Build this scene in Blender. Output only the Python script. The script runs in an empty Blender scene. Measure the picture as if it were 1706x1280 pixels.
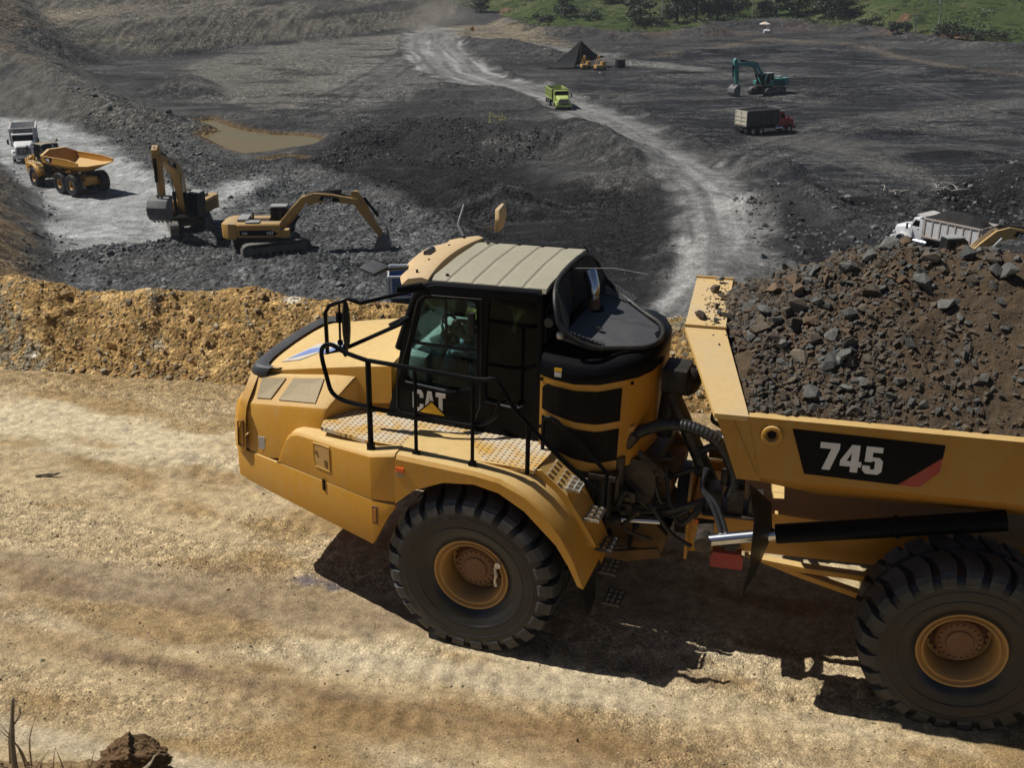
import bpy, bmesh, math, random
import numpy as np
from mathutils import Vector, Matrix, Quaternion, geometry
random.seed(7); RNG = np.random.default_rng(11)
S = bpy.context.scene
COL = S.collection
PI = math.pi
def rad(a): return a * PI / 180.0

# ------------------------------------------------------------------ camera, light, exposure
CAMZ = 20.5
cam = bpy.data.cameras.new('camera'); camo = bpy.data.objects.new('camera', cam); COL.objects.link(camo)
camo.location = (0, 0, CAMZ); camo.rotation_euler = (PI / 2 - 0.376, 0, 0)
cam.sensor_width = 36.0; cam.lens = 1850.0 / 1706.0 * 36.0
cam.clip_start = 0.1; cam.clip_end = 9000
cam.dof.use_dof = True; cam.dof.focus_distance = 12.5; cam.dof.aperture_fstop = 5.6
S.camera = camo
SUN = Vector((-0.558, 0.123, 0.8205)).normalized()
w = bpy.data.worlds.new('World'); S.world = w; w.use_nodes = True
nt = w.node_tree; bg = nt.nodes['Background']
sk = nt.nodes.new('ShaderNodeTexSky'); sk.sky_type = 'NISHITA'; sk.sun_disc = False
sk.sun_elevation = math.asin(SUN.z); sk.sun_rotation = math.atan2(SUN.x, SUN.y)
sk.air_density = 0.55; sk.dust_density = 0.15; sk.ozone_density = 1.0
nt.links.new(sk.outputs[0], bg.inputs['Color']); bg.inputs['Strength'].default_value = 0.05
sl = bpy.data.lights.new('sun', 'SUN'); so = bpy.data.objects.new('sun', sl); COL.objects.link(so)
sl.energy = 5.0; sl.angle = rad(0.53); sl.color = (1.0, 0.965, 0.90)
so.rotation_euler = SUN.to_track_quat('Z', 'Y').to_euler(); so.location = SUN * 60
S.view_settings.view_transform = 'Standard'; S.view_settings.look = 'None'
S.view_settings.exposure = 0.0; S.view_settings.gamma = 1.0
S.render.engine = 'CYCLES'; S.cycles.max_bounces = 6; S.cycles.diffuse_bounces = 2; S.cycles.transparent_max_bounces = 12

# ------------------------------------------------------------------ helpers
def tag(o, label=None, cat=None, group=None, kind=None):
    if label: o['label'] = label
    if cat: o['category'] = cat
    if group: o['group'] = group
    if kind: o['kind'] = kind
    return o
def empty(name, M, label, cat, group=None):
    o = bpy.data.objects.new(name, None); COL.objects.link(o); o.empty_display_size = 0.3
    o.matrix_world = M
    return tag(o, label, cat, group)
def link(name, me, parent=None):
    o = bpy.data.objects.new(name, me); COL.objects.link(o)
    if parent: o.parent = parent
    return o
def copy_tree(o, parent=None, skip=()):
    c = o.copy(); COL.objects.link(c)
    if parent: c.parent = parent
    for ch in list(o.children):
        if ch.name.split('.')[0] in skip: continue
        copy_tree(ch, c, skip)
    return c
def TM(loc, rz=0.0, ry=0.0, rx=0.0, s=1.0):
    return Matrix.Translation(loc) @ Matrix.Rotation(rz, 4, 'Z') @ Matrix.Rotation(ry, 4, 'Y') @ Matrix.Rotation(rx, 4, 'X') @ Matrix.Scale(s, 4)

class MB:
    """collects geometry for ONE mesh object"""
    def __init__(s, M=None): s.v = []; s.f = []; s.M = M
    def add(s, vs, fs):
        b = len(s.v)
        if s.M is not None: vs = [tuple(s.M @ Vector(p)) for p in vs]
        s.v += [tuple(p) for p in vs]; s.f += [tuple(i + b for i in f) for f in fs]
        return s
    def box(s, c, d, R=None):
        x, y, z = d[0] / 2, d[1] / 2, d[2] / 2
        vs = [Vector((a, b, e)) for a in (-x, x) for b in (-y, y) for e in (-z, z)]
        if R is not None: vs = [R @ p for p in vs]
        vs = [p + Vector(c) for p in vs]
        return s.add(vs, [(0, 1, 3, 2), (4, 6, 7, 5), (0, 4, 5, 1), (2, 3, 7, 6), (0, 2, 6, 4), (1, 5, 7, 3)])
    def loft(s, loops, cap=True, closed=True):
        n = len(loops[0]); vs = [p for l in loops for p in l]; fs = []
        for i in range(len(loops) - 1):
            for j in range(n if closed else n - 1):
                k = (j + 1) % n
                fs.append((i * n + j, i * n + k, (i + 1) * n + k, (i + 1) * n + j))
        if cap and closed:
            fs.append(tuple(range(n - 1, -1, -1))); fs.append(tuple((len(loops) - 1) * n + j for j in range(n)))
        return s.add(vs, fs)
    def prism(s, poly, a, b, axis='y'):
        def P(p, h):
            return (p[0], h, p[1]) if axis == 'y' else (h, p[0], p[1]) if axis == 'x' else (p[0], p[1], h)
        n = len(poly)
        return s.plate(poly, [], axis, a, b) if n > 4 else s.loft([[P(p, a) for p in poly], [P(p, b) for p in poly]])
    def plate(s, outer, holes, axis, a, b):
        def P(p, h):
            return (p[0], h, p[1]) if axis == 'y' else (h, p[0], p[1]) if axis == 'x' else (p[0], p[1], h)
        rings = [outer] + list(holes); pts = [p for r in rings for p in r]; n = len(pts)
        tris = geometry.tessellate_polygon([[Vector((p[0], p[1], 0)) for p in r] for r in rings])
        fs = [tuple(t) for t in tris] + [tuple(n + i for i in reversed(t)) for t in tris]
        o = 0
        for r in rings:
            m = len(r)
            for i in range(m): fs.append((o + i, o + (i + 1) % m, n + o + (i + 1) % m, n + o + i))
            o += m
        return s.add([P(p, a) for p in pts] + [P(p, b) for p in pts], fs)
    def tube(s, pts, r, n=8, cap=True, closed=False, smooth=0):
        pts = [Vector(p) for p in pts]
        if smooth: pts = catmull(pts, smooth, closed)
        m = len(pts); rs = r if isinstance(r, (list, tuple)) else [r] * m
        if len(rs) != m: rs = [rs[min(len(rs) - 1, int(i * (len(rs)) / m))] for i in range(m)]
        loops = []; up = None
        for i in range(m):
            if closed: t = pts[(i + 1) % m] - pts[i - 1]
            else: t = pts[min(i + 1, m - 1)] - pts[max(i - 1, 0)]
            t.normalize()
            if up is None:
                up = t.orthogonal().normalized()
            up = (up - t * up.dot(t))
            if up.length < 1e-6: up = t.orthogonal()
            up.normalize(); q = t.cross(up)
            loops.append([pts[i] + (up * math.cos(2 * PI * k / n) + q * math.sin(2 * PI * k / n)) * rs[i] for k in range(n)])
        if closed: loops.append(loops[0]); cap = False
        return s.loft(loops, cap)
    def lathe(s, prof, c=(0, 0, 0), axis='y', n=32, a0=0.0, a1=2 * PI, cap=True):
        loops = []; full = abs(a1 - a0 - 2 * PI) < 1e-6
        m = n if full else n + 1
        for (r, h) in prof:
            l = []
            for k in range(m):
                t = a0 + (a1 - a0) * k / n
                ca, sa = r * math.cos(t), r * math.sin(t)
                p = (ca, h, sa) if axis == 'y' else (h, ca, sa) if axis == 'x' else (ca, sa, h)
                l.append((p[0] + c[0], p[1] + c[1], p[2] + c[2]))
            loops.append(l)
        return s.loft(loops, cap=cap and full and prof[0] != prof[-1], closed=full)
    def cyl(s, a, b, r, n=12, r2=None):
        return s.tube([a, b], [r, r if r2 is None else r2], n)
    def sphere(s, c, r, n=10, sc=(1, 1, 1)):
        vs = []; m = n // 2
        loops = [[(c[0] + r * sc[0] * math.sin(PI * (i + .02) / (m + .04)) * math.cos(2 * PI * k / n), c[1] + r * sc[1] * math.sin(PI * (i + .02) / (m + .04)) * math.sin(2 * PI * k / n), c[2] + r * sc[2] * math.cos(PI * (i + .02) / (m + .04))) for k in range(n)] for i in range(m + 1)]
        return s.loft(loops)
    def build(s, name, mat, parent=None, smooth=35, bevel=0.0, seg=2):
        me = bpy.data.meshes.new(name); me.from_pydata(s.v, [], s.f)
        bm = bmesh.new(); bm.from_mesh(me)
        bmesh.ops.remove_doubles(bm, verts=bm.verts, dist=1e-5)
        bmesh.ops.recalc_face_normals(bm, faces=bm.faces)
        if bevel:
            es = [e for e in bm.edges if len(e.link_faces) == 2 and e.calc_face_angle(0) > 0.5]
            bmesh.ops.bevel(bm, geom=es, offset=bevel, segments=seg, affect='EDGES', profile=0.6, clamp_overlap=True)
        bm.to_mesh(me); bm.free()
        if smooth:
            me.shade_smooth(); me.set_sharp_from_angle(angle=rad(smooth))
        me.materials.append(mat)
        return link(name, me, parent)
def catmull(p, k, closed=False):
    out = []; n = len(p)
    for i in range(n if closed else n - 1):
        if closed: a, b, c, d = p[i - 1], p[i], p[(i + 1) % n], p[(i + 2) % n]
        else: a, b, c, d = p[max(i - 1, 0)], p[i], p[i + 1], p[min(i + 2, n - 1)]
        for j in range(k):
            t = j / k
            out.append(0.5 * ((2 * b) + (c - a) * t + (2 * a - 5 * b + 4 * c - d) * t * t + (3 * b - a - 3 * c + d) * t ** 3))
    if not closed: out.append(p[-1])
    return out
def lerp_tab(tab, x):
    for (x0, *a), (x1, *b) in zip(tab, tab[1:]):
        if x <= x1 or (x1, *b) == tab[-1]:
            t = min(1, max(0, (x - x0) / (x1 - x0))); return [p + (q - p) * t for p, q in zip(a, b)]

# ------------------------------------------------------------------ materials
def new_mat(name):
    m = bpy.data.materials.new(name); m.use_nodes = True
    return m, m.node_tree, m.node_tree.nodes['Principled BSDF']
def nd(nt, typ, **kw):
    n = nt.nodes.new(typ)
    for k, v in kw.items():
        if k in ('operation', 'blend_type', 'data_type', 'feature', 'distance', 'attribute_name', 'noise_dimensions', 'mode'): setattr(n, k, v)
        else: n.inputs[k].default_value = v
    return n
def mixc(nt, fac, a, b, mode='MIX'):
    n = nt.nodes.new('ShaderNodeMix'); n.data_type = 'RGBA'; n.blend_type = mode
    for s_, v in ((0, fac), (6, a), (7, b)):
        if hasattr(v, 'is_linked'): nt.links.new(v, n.inputs[s_])
        elif s_ == 0: n.inputs[0].default_value = v
        else: n.inputs[s_].default_value = (*v, 1) if len(v) == 3 else v
    return n.outputs[2]
def ramp(nt, src, stops):
    n = nt.nodes.new('ShaderNodeValToRGB'); r = n.color_ramp
    while len(r.elements) < len(stops): r.elements.new(0.5)
    for e, (p, c) in zip(r.elements, stops):
        e.position = p; e.color = (c, c, c, 1) if not hasattr(c, '__len__') else (*c, 1)
    nt.links.new(src, n.inputs[0]); return n.outputs[0]
def objcoord(nt, scale=(1, 1, 1)):
    tc = nt.nodes.new('ShaderNodeTexCoord'); mp = nt.nodes.new('ShaderNodeMapping')
    mp.inputs['Scale'].default_value = scale
    nt.links.new(tc.outputs['Object'], mp.inputs[0]); return mp.outputs[0]
def noise(nt, co, scale, detail=4, rough=.55, dist=0.0):
    n = nt.nodes.new('ShaderNodeTexNoise'); n.inputs['Scale'].default_value = scale
    n.inputs['Detail'].default_value = detail; n.inputs['Roughness'].default_value = rough; n.inputs['Distortion'].default_value = dist
    nt.links.new(co, n.inputs['Vector']); return n.outputs[0]
def bump(nt, bs, h, strength, dist):
    b = nt.nodes.new('ShaderNodeBump'); b.inputs['Strength'].default_value = strength; b.inputs['Distance'].default_value = dist
    nt.links.new(h, b.inputs['Height']); nt.links.new(b.outputs[0], bs.inputs['Normal'])
def painted(name, col, rough=.4, dust=(.42, .34, .24), damt=.35, metal=0.0, scale=2.0, streak=True, topdust=.4, coat=0.0):
    """paint with dust and grime patches, more dust settled on upward faces, vertical run marks"""
    m, nt, bs = new_mat(name); co = objcoord(nt)
    n1 = noise(nt, co, scale, 6, .62); n2 = noise(nt, co, scale * 9, 3, .6)
    st = noise(nt, objcoord(nt, (6, 6, .7)), 2.2, 4, .6)
    d = ramp(nt, n1, [(.42, 0), (.72, 1)])
    mul = nd(nt, 'ShaderNodeMath', operation='MULTIPLY'); nt.links.new(d, mul.inputs[0]); mul.inputs[1].default_value = damt
    geo = nt.nodes.new('ShaderNodeNewGeometry'); sep = nt.nodes.new('ShaderNodeSeparateXYZ'); nt.links.new(geo.outputs['Normal'], sep.inputs[0])
    td = ramp(nt, sep.outputs[2], [(.45, 0), (.95, 1)])
    m2 = nd(nt, 'ShaderNodeMath', operation='MULTIPLY'); nt.links.new(td, m2.inputs[0]); m2.inputs[1].default_value = topdust
    ad = nd(nt, 'ShaderNodeMath', operation='ADD'); ad.use_clamp = True; nt.links.new(mul.outputs[0], ad.inputs[0]); nt.links.new(m2.outputs[0], ad.inputs[1])
    c = mixc(nt, ad.outputs[0], col, dust)
    if streak:
        c = mixc(nt, ramp(nt, st, [(.5, 0), (.8, .30)]), c, [v * .55 + .03 for v in dust])
    c = mixc(nt, ramp(nt, n2, [(.35, .12), (.6, 0)]), c, [v * .5 for v in col])
    nt.links.new(c, bs.inputs['Base Color'])
    r = ramp(nt, ad.outputs[0], [(0, rough), (.6, .8)]); nt.links.new(r, bs.inputs['Roughness'])
    bs.inputs['Metallic'].default_value = metal
    if coat: bs.inputs['Coat Weight'].default_value = coat
    return m
def plain(name, col, rough=.6, metal=0.0, var=.25, scale=12, bumps=0.0, bs_scale=40):
    m, nt, bs = new_mat(name); co = objcoord(nt)
    c = mixc(nt, ramp(nt, noise(nt, co, scale, 4), [(.3, 0), (.7, 1)]), [v * (1 - var) for v in col], [min(1, v * (1 + var)) for v in col])
    nt.links.new(c, bs.inputs['Base Color']); bs.inputs['Roughness'].default_value = rough; bs.inputs['Metallic'].default_value = metal
    if bumps: bump(nt, bs, noise(nt, co, bs_scale, 5), bumps, .02)
    return m
M = {}
YEL = (.55, .265, .024)
M['yellow'] = painted('yellow_paint', YEL, .38, (.68, .53, .26), .12, topdust=.62)
M['yellow_old'] = painted('worn_yellow_paint', (.56, .31, .06), .5, (.34, .28, .2), .6, topdust=.5)
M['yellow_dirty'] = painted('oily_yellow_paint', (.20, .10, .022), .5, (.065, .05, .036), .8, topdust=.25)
BLK0 = painted('black_paint', (.006, .0065, .008), .28, (.05, .045, .04), .05, topdust=.10, streak=False)
M['body'] = painted('scuffed_shaded_yellow', (.43, .205, .022), .42, (.62, .46, .21), .14, topdust=.55)  # scuffed yellow, base colour also darkened to deepen shade on the body's side
M['black'] = BLK0; BLK0.node_tree.nodes['Principled BSDF'].inputs['Specular IOR Level'].default_value = .07
M['black_matte'] = painted('black_plastic', (.010, .0105, .012), .45, (.20, .17, .13), .08, topdust=.10); M['black_matte'].node_tree.nodes['Principled BSDF'].inputs['Specular IOR Level'].default_value = .25
M['roof'] = painted('dusty_roof', (.29, .268, .19), .7, (.35, .32, .235), .6, topdust=.5, streak=False)
M['visor'] = painted('dusty_cream_visor', (.62, .42, .20), .55, (.52, .40, .26), .5, topdust=.4, streak=False)
M['rubber'] = painted('tyre_rubber', (.008, .0095, .013), .34, (.058, .062, .072), .24, topdust=.05, scale=3.2, streak=False)
M['lug'] = painted('tyre_lug', (.026, .028, .033), .5, (.125, .12, .115), .5, topdust=.1, scale=4, streak=False)
M['rim'] = painted('rim_paint', (.50, .28, .075), .45, (.36, .26, .15), .5, topdust=.1)
M['hub'] = painted('rusty_hub', (.20, .10, .05), .7, (.26, .17, .10), .7, topdust=.2)
M['steel'] = plain('chrome_rod', (.62, .64, .68), .22, 1.0, .1)
M['galv'] = plain('worn_galvanised_tread', (.55, .53, .48), .45, .6, .3)
M['grey'] = painted('grey_trim', (.030, .033, .042), .42, (.16, .15, .14), .2, topdust=.22)
M['visor2'] = painted('dusty_yellow_top', (.66, .42, .12), .5, (.50, .40, .27), .4, topdust=.45, streak=False)
M['screen'] = painted('dusty_screen', (.36, .285, .17), .8, (.44, .35, .22), .4, topdust=.2, streak=False)
M['louver'] = painted('dark_screen', (.008, .007, .006), .7, (.04, .03, .022), .25, topdust=.05); M['louver'].node_tree.nodes['Principled BSDF'].inputs['Specular IOR Level'].default_value = .1
M['white'] = painted('white_letter', (.74, .74, .75), .5, (.5, .45, .38), .12, streak=False)
M['red'] = painted('red_paint', (.40, .035, .03), .45, (.3, .2, .16), .25)
M['orange'] = plain('orange_reflector', (.75, .13, .02), .3, 0, .1)
M['amber'] = plain('amber_lens', (.5, .2, .04), .25, 0, .1)
M['blue'] = painted('blue_decal', (.12, .22, .55), .5, (.4, .4, .42), .25, topdust=.2, streak=False)
M['decalwhite'] = painted('pale_decal', (.62, .60, .58), .6, (.5, .42, .3), .3, streak=False)
M['hose'] = plain('black_hose', (.02, .021, .024), .45, 0, .3, 30)
M['oily'] = plain('oily_metal', (.055, .045, .036), .45, .3, .5, 9, .3)
M['seat'] = plain('seat_cloth', (.035, .033, .033), .9, 0, .3)
M['trimgrey'] = plain('cab_trim', (.30, .33, .33), .6, 0, .15)
def glass(name, tint, opac, rough=.06):
    m, nt, bs = new_mat(name); nt.nodes.remove(bs)
    tr = nd(nt, 'ShaderNodeBsdfTransparent', Color=(*tint, 1)); gl = nd(nt, 'ShaderNodeBsdfGlossy', Color=(1, 1, 1, 1), Roughness=rough)
    df = nd(nt, 'ShaderNodeBsdfDiffuse', Color=(.10, .10, .095, 1))
    fr = nd(nt, 'ShaderNodeFresnel', IOR=1.2)
    a = nt.nodes.new('ShaderNodeMixShader'); b = nt.nodes.new('ShaderNodeMixShader')
    co = objcoord(nt); dm = ramp(nt, noise(nt, co, 3.5, 5), [(.35, opac * .3), (.75, opac * 1.6)])
    nt.links.new(dm, a.inputs[0]); nt.links.new(tr.outputs[0], a.inputs[1]); nt.links.new(df.outputs[0], a.inputs[2])
    nt.links.new(fr.outputs[0], b.inputs[0]); nt.links.new(a.outputs[0], b.inputs[1]); nt.links.new(gl.outputs[0], b.inputs[2])
    nt.links.new(b.outputs[0], nt.nodes['Material Output'].inputs[0])
    return m
M['glass'] = glass('tinted_glass', (.62, .76, .72), .03)
M['clearglass'] = glass('windscreen_glass', (.88, .94, .92), .02)
M['dglass'] = glass('dark_glass', (.10, .12, .13), .08)
M['rearglass'] = glass('rear_tinted_glass', (.20, .24, .22), .025)
def perforated():
    m, nt, bs = new_mat('perforated_tread'); co = objcoord(nt)
    sp = nt.nodes.new('ShaderNodeSeparateXYZ'); nt.links.new(co, sp.inputs[0])
    def cell(sock, size):
        d = nd(nt, 'ShaderNodeMath', operation='DIVIDE'); nt.links.new(sock, d.inputs[0]); d.inputs[1].default_value = size
        f = nd(nt, 'ShaderNodeMath', operation='FRACT'); nt.links.new(d.outputs[0], f.inputs[0])
        s_ = nd(nt, 'ShaderNodeMath', operation='SUBTRACT'); nt.links.new(f.outputs[0], s_.inputs[0]); s_.inputs[1].default_value = .5
        p = nd(nt, 'ShaderNodeMath', operation='POWER'); nt.links.new(s_.outputs[0], p.inputs[0]); p.inputs[1].default_value = 2
        return p.outputs[0]
    a = nd(nt, 'ShaderNodeMath', operation='ADD'); nt.links.new(cell(sp.outputs[0], .062), a.inputs[0]); nt.links.new(cell(sp.outputs[1], .056), a.inputs[1])
    hole = ramp(nt, a.outputs[0], [(.035, 1), (.055, 0)])
    n1 = noise(nt, co, 4, 5)
    base = mixc(nt, ramp(nt, n1, [(.38, 0), (.6, 1)]), (.55, .32, .07), (.56, .47, .34))
    c = mixc(nt, hole, base, (.10, .07, .03)); nt.links.new(c, bs.inputs['Base Color']); bs.inputs['Roughness'].default_value = .6
    bump(nt, bs, ramp(nt, a.outputs[0], [(.04, 0), (.12, 1)]), .4, .006)
    return m
M['perf'] = perforated()
# ================================================================== articulated dump truck
GLYPH = {
 'C': (.75, [[(.15,0),(.6,0),(.75,.15),(.75,.35),(.5,.35),(.5,.22),(.45,.18),(.3,.18),(.25,.22),(.25,.78),(.3,.82),(.45,.82),(.5,.78),(.5,.65),(.75,.65),(.75,.85),(.6,1),(.15,1),(0,.85),(0,.15)]]),
 'A': (.80, [[(0,0),(.25,0),(.3,.2),(.5,.2),(.55,0),(.8,0),(.55,1),(.25,1)], [(.34,.38),(.46,.38),(.40,.75)]]),
 'T': (.67, [[(.2,0),(.47,0),(.47,.8),(.67,.8),(.67,1),(0,1),(0,.8),(.2,.8)]]),
 '7': (.64, [[(.12,0),(.38,0),(.62,.80),(.62,1),(0,1),(0,.78),(.36,.78)]]),
 '4': (.68, [[(.34,0),(.58,0),(.58,.2),(.68,.2),(.68,.4),(.58,.4),(.58,1),(.32,1),(0,.4),(0,.2),(.34,.2)], [(.2,.4),(.34,.4),(.34,.72)]]),
 '5': (.62, [[(0,.12),(.12,0),(.5,0),(.62,.12),(.62,.5),(.5,.62),(.28,.62),(.28,.8),(.58,.8),(.58,1),(.05,1),(.05,.44),(.26,.44),(.3,.48),(.36,.48),(.38,.45),(.38,.2),(.35,.17),(.27,.17),(.24,.2),(.24,.3),(0,.3)]]),
 '3': (.62, [[(0,.12),(.12,0),(.5,0),(.62,.12),(.62,.44),(.55,.5),(.62,.56),(.62,.88),(.5,1),(.12,1),(0,.88),(0,.7),(.24,.7),(.26,.8),(.36,.8),(.38,.77),(.38,.62),(.34,.58),(.2,.58),(.2,.42),(.34,.42),(.38,.38),(.38,.22),(.35,.18),(.27,.18),(.24,.22),(.24,.32),(0,.32)]]),
 '6': (.62, [[(.12,0),(.5,0),(.62,.12),(.62,.52),(.5,.62),(.25,.62),(.25,.8),(.37,.8),(.37,.72),(.62,.72),(.62,.88),(.5,1),(.12,1),(0,.88),(0,.12)], [(.25,.2),(.37,.2),(.37,.44),(.25,.44)]]),
 'D': (.66, [[(0,0),(.5,0),(.66,.16),(.66,.84),(.5,1),(0,1)], [(.25,.2),(.38,.2),(.42,.25),(.42,.75),(.38,.8),(.25,.8)]]),
}
def write(mb, text, o, ux, uz, h, a, b, wide=1.0, gap=.1):
    """flat raised lettering: o = lower left corner, ux / uz = unit directions, from depth a to b along ux x uz"""
    o, ux, uz = Vector(o), Vector(ux).normalized(), Vector(uz).normalized(); un = ux.cross(uz); x = 0
    for ch in text:
        if ch == ' ': x += .4; continue
        wd, rings = GLYPH[ch]
        t = MB(); t.plate(rings[0], rings[1:], 'z', a, b)
        mb.add([o + ux * (p[0] + x) * h * wide + uz * p[1] * h + un * p[2] for p in t.v], t.f)
        x += wd + gap
    return x * h * wide
def cat_logo(name, parent, o, ux, uz, h, wide=1.0, d=.004):
    ux, uz = Vector(ux), Vector(uz); un = ux.cross(uz)
    b = MB(); wdt = write(b, 'CAT', o, ux, uz, h, 0, d, wide, .04)
    L_ = b.build(name, M['white'], parent, smooth=0)
    o = Vector(o)
    for nm, mt, gx, e0, e1, k in (('logo_outline', M['black'], .09, d, d + .002, 1), ('logo_triangle', M['yellow_flat'], .05, d + .002, d + .004, 0)):
        t = MB(); w_ = wdt
        P = [(w_ * .22 - gx * h * k, -.02 * h), (w_ * .97 + gx * h * k, -.02 * h), (w_ * .575, .52 * h + gx * h * k)]
        t.add([o + ux * p[0] + uz * p[1] + un * e for e in (e0, e1) for p in P], [(0, 1, 2), (5, 4, 3), (0, 3, 4, 1), (1, 4, 5, 2), (2, 5, 3, 0)])
        t.build(nm, mt, L_, smooth=0)
    return L_
M['yellow_flat'] = plain('logo_yellow', (.80, .45, .02), .5, 0, .08)

def tyre_meshes():
    """29.5R25 earthmover tyre and its rim, centre at origin, axle along Y, outer face +Y"""
    b = MB()
    prof = [(.385, .22), (.41, .30), (.50, .345), (.62, .375), (.72, .383), (.79, .375), (.835, .35), (.865, .30), (.873, .15), (.875, 0), (.873, -.15), (.865, -.30), (.835, -.35), (.72, -.383), (.55, -.36), (.40, -.30), (.385, -.2)]
    b.lathe(prof, n=64, cap=False)
    for r0 in (.585, .70):
        b.lathe([(r0 - .012, .366 if r0 < .6 else .379), (r0 - .006, .374 if r0 < .6 else .387), (r0 + .006, .374 if r0 < .6 else .387), (r0 + .012, .368 if r0 < .6 else .380)], n=64, cap=False)
    b2 = MB(); n = 25
    ys = [.035, .12, .21, .29, .345, .380, .392]
    top = [.938, .938, .935, .925, .900, .850, .775]
    bot = [.86, .86, .86, .85, .82, .775, .745]
    for side in (1, -1):
        for k in range(n):
            a0 = 2 * PI * (k + (.5 if side < 0 else 0)) / n; loops = []
            for y, rt, rb in zip(ys, top, bot):
                u = (y - .035) / .355
                sw = .105 * math.sin(u * 2.2) - .02; hw = .088 + .010 * math.cos(u * 3)
                if u > .85: hw *= 1.0
                l = []
                for da, r in ((-hw * 1.06, rb), (-hw, rt), (hw, rt), (hw * 1.06, rb)):
                    t = a0 + side * sw + da
                    yy = y if r == rt or y < .34 else y - .012
                    l.append((r * math.cos(t), side * yy, r * math.sin(t)))
                loops.append(l)
            b2.loft(loops)
    r = MB()
    r.lathe([(.392, .215), (.405, .27), (.412, .296), (.402, .306), (.388, .300), (.375, .27), (.362, .262), (.350, .285), (.340, .290), (.330, .278), (.318, .22), (.300, .10), (.300, .03), (.23, .015), (.215, .0), (.392, -.1)], n=56, cap=False)
    h = MB()
    h.lathe([(.26, .02), (.24, .035), (.225, .04), (.22, .13), (.205, .145), (.20, .150), (.13, .155), (.12, .172), (.05, .175), (.001, .175)], n=40)
    for k in range(20):
        t = 2 * PI * k / 20; h.cyl((.182 * math.cos(t), .145, .182 * math.sin(t)), (.182 * math.cos(t), .168, .182 * math.sin(t)), .012, 6)
    for k in range(24):
        t = 2 * PI * k / 24; h.cyl((.262 * math.cos(t), .015, .262 * math.sin(t)), (.262 * math.cos(t), .05, .262 * math.sin(t)), .013, 6)
    return b, b2, r, h

TR_R = Matrix.Rotation(2.807, 3, 'Z') @ Matrix.Rotation(-.033, 3, 'Y') @ Matrix.Rotation(-.034, 3, 'X')
TR = Matrix.Translation((.087, 11.456, 13.679)) @ TR_R.to_4x4()
HI = Vector((-1.35, 0, 1.0))
TL = Matrix.Translation(HI) @ (Matrix.Rotation(.108, 3, 'Z') @ Matrix.Rotation(.022, 3, 'Y')).to_4x4() @ Matrix.Translation(-HI)   # trailer half in the tractor's frame

truck = empty('articulated_dump_truck', TR, 'large yellow articulated dump truck numbered 745 driving along the haul road with a heaped load', 'dump truck')
def wall(mb, pts, t, mirror=True):
    """upright skin of thickness t along plan points (x, y, zbottom, ztop), from the left rear round the front"""
    if mirror: pts = pts + [(x, -y, a, c) for (x, y, a, c) in reversed(pts) if abs(y) > 1e-6]
    n = len(pts); lo = []
    for i in range(n):
        a = Vector(pts[max(i - 1, 0)][:2]); c = Vector(pts[min(i + 1, n - 1)][:2]); d = (c - a).normalized(); nn = Vector((d.y, -d.x))
        x, y, z0, z1 = pts[i]; q = Vector((x, y)) + nn * t
        lo.append([(x, y, z0), (x, y, z1), (q.x, q.y, z1), (q.x, q.y, z0)])
    mb.loft(lo)
# --- bumper and nose
b = MB(); wall(b, [(.79, 1.70, 1.53, 1.56), (.88, 1.70, 1.39, 1.56), (1.06, 1.70, 1.04, 1.565), (2.1, 1.35, 1.07, 1.525), (2.9, 1.075, 1.10, 1.485), (3.07, 1.0, 1.11, 1.478), (3.135, .91, 1.12, 1.475), (3.18, .74, 1.13, 1.47), (3.205, .42, 1.14, 1.47), (3.215, 0, 1.14, 1.47)], .05)
b.box((2.4, 0, 1.2), (1.3, 1.6, .06))
b.build('bumper', M['yellow'], truck, bevel=.012)
b = MB()
for sg in (1,):
    b.plate([(1.745, 1.415), (1.715, 1.415), (1.715, 1.535), (1.745, 1.535)], [], 'y', 1.455, 1.475)
    b.M = Matrix.Translation((1.73, 1.478, 0)) @ Matrix.Rotation(-.325, 4, 'Z') @ Matrix.Translation((-1.73, -1.478, 0))
o = MB(); o.M = Matrix.Translation((1.72, 1.486, 1.50)) @ Matrix.Rotation(-.325, 4, 'Z'); o.box((0, 0, 0), (.03, .012, .13)); o.build('tie_down_slot', M['louver'], truck)
o = MB(); o.box((1.02, 1.703, 1.40), (.055, .014, .21)); o.build('bumper_recess', M['hub'], truck)
o = MB(); o.box((1.02, 1.706, 1.40), (.03, .02, .15)); o.build('amber_lamp', M['amber'], truck)
# nose fascia: horizontal loops, leaning back towards the top, starting flush with the side pods
def plan(sx, sy, cx, z):
    h = [(sx, sy, z), (sx + .10, sy - .012, z), (cx - .05, sy - .05, z), (cx + .015, sy - .11, z), (cx + .05, sy - .26, z), (cx + .08, .42, z), (cx + .09, 0, z)]
    return h + [(x, -y, z) for x, y, _ in reversed(h[:-1])]
NZ = [(2.885, 1.115, 3.075, 1.485), (2.88, 1.118, 3.07, 1.6), (2.865, 1.105, 3.05, 1.9), (2.855, 1.088, 3.03, 2.02), (2.85, 1.068, 3.01, 2.07), (2.845, 1.04, 2.985, 2.115), (2.83, .93, 2.92, 2.25), (2.82, .845, 2.86, 2.345), (2.82, .80, 2.83, 2.37)]
b = MB(); b.loft([plan(*q) for q in NZ], cap=False, closed=False)
b.build('nose_panel', M['yellow'], truck, smooth=50)
b = MB(); b.plate([(2.905, 1.56), (2.985, 1.56), (2.97, 1.86), (2.895, 1.88)], [[(2.912, 1.57), (2.978, 1.57), (2.963, 1.85), (2.903, 1.868)]], 'y', 1.100, 1.121); b.build('nose_hatch', M['yellow_dirty'], truck, smooth=0)
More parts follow.
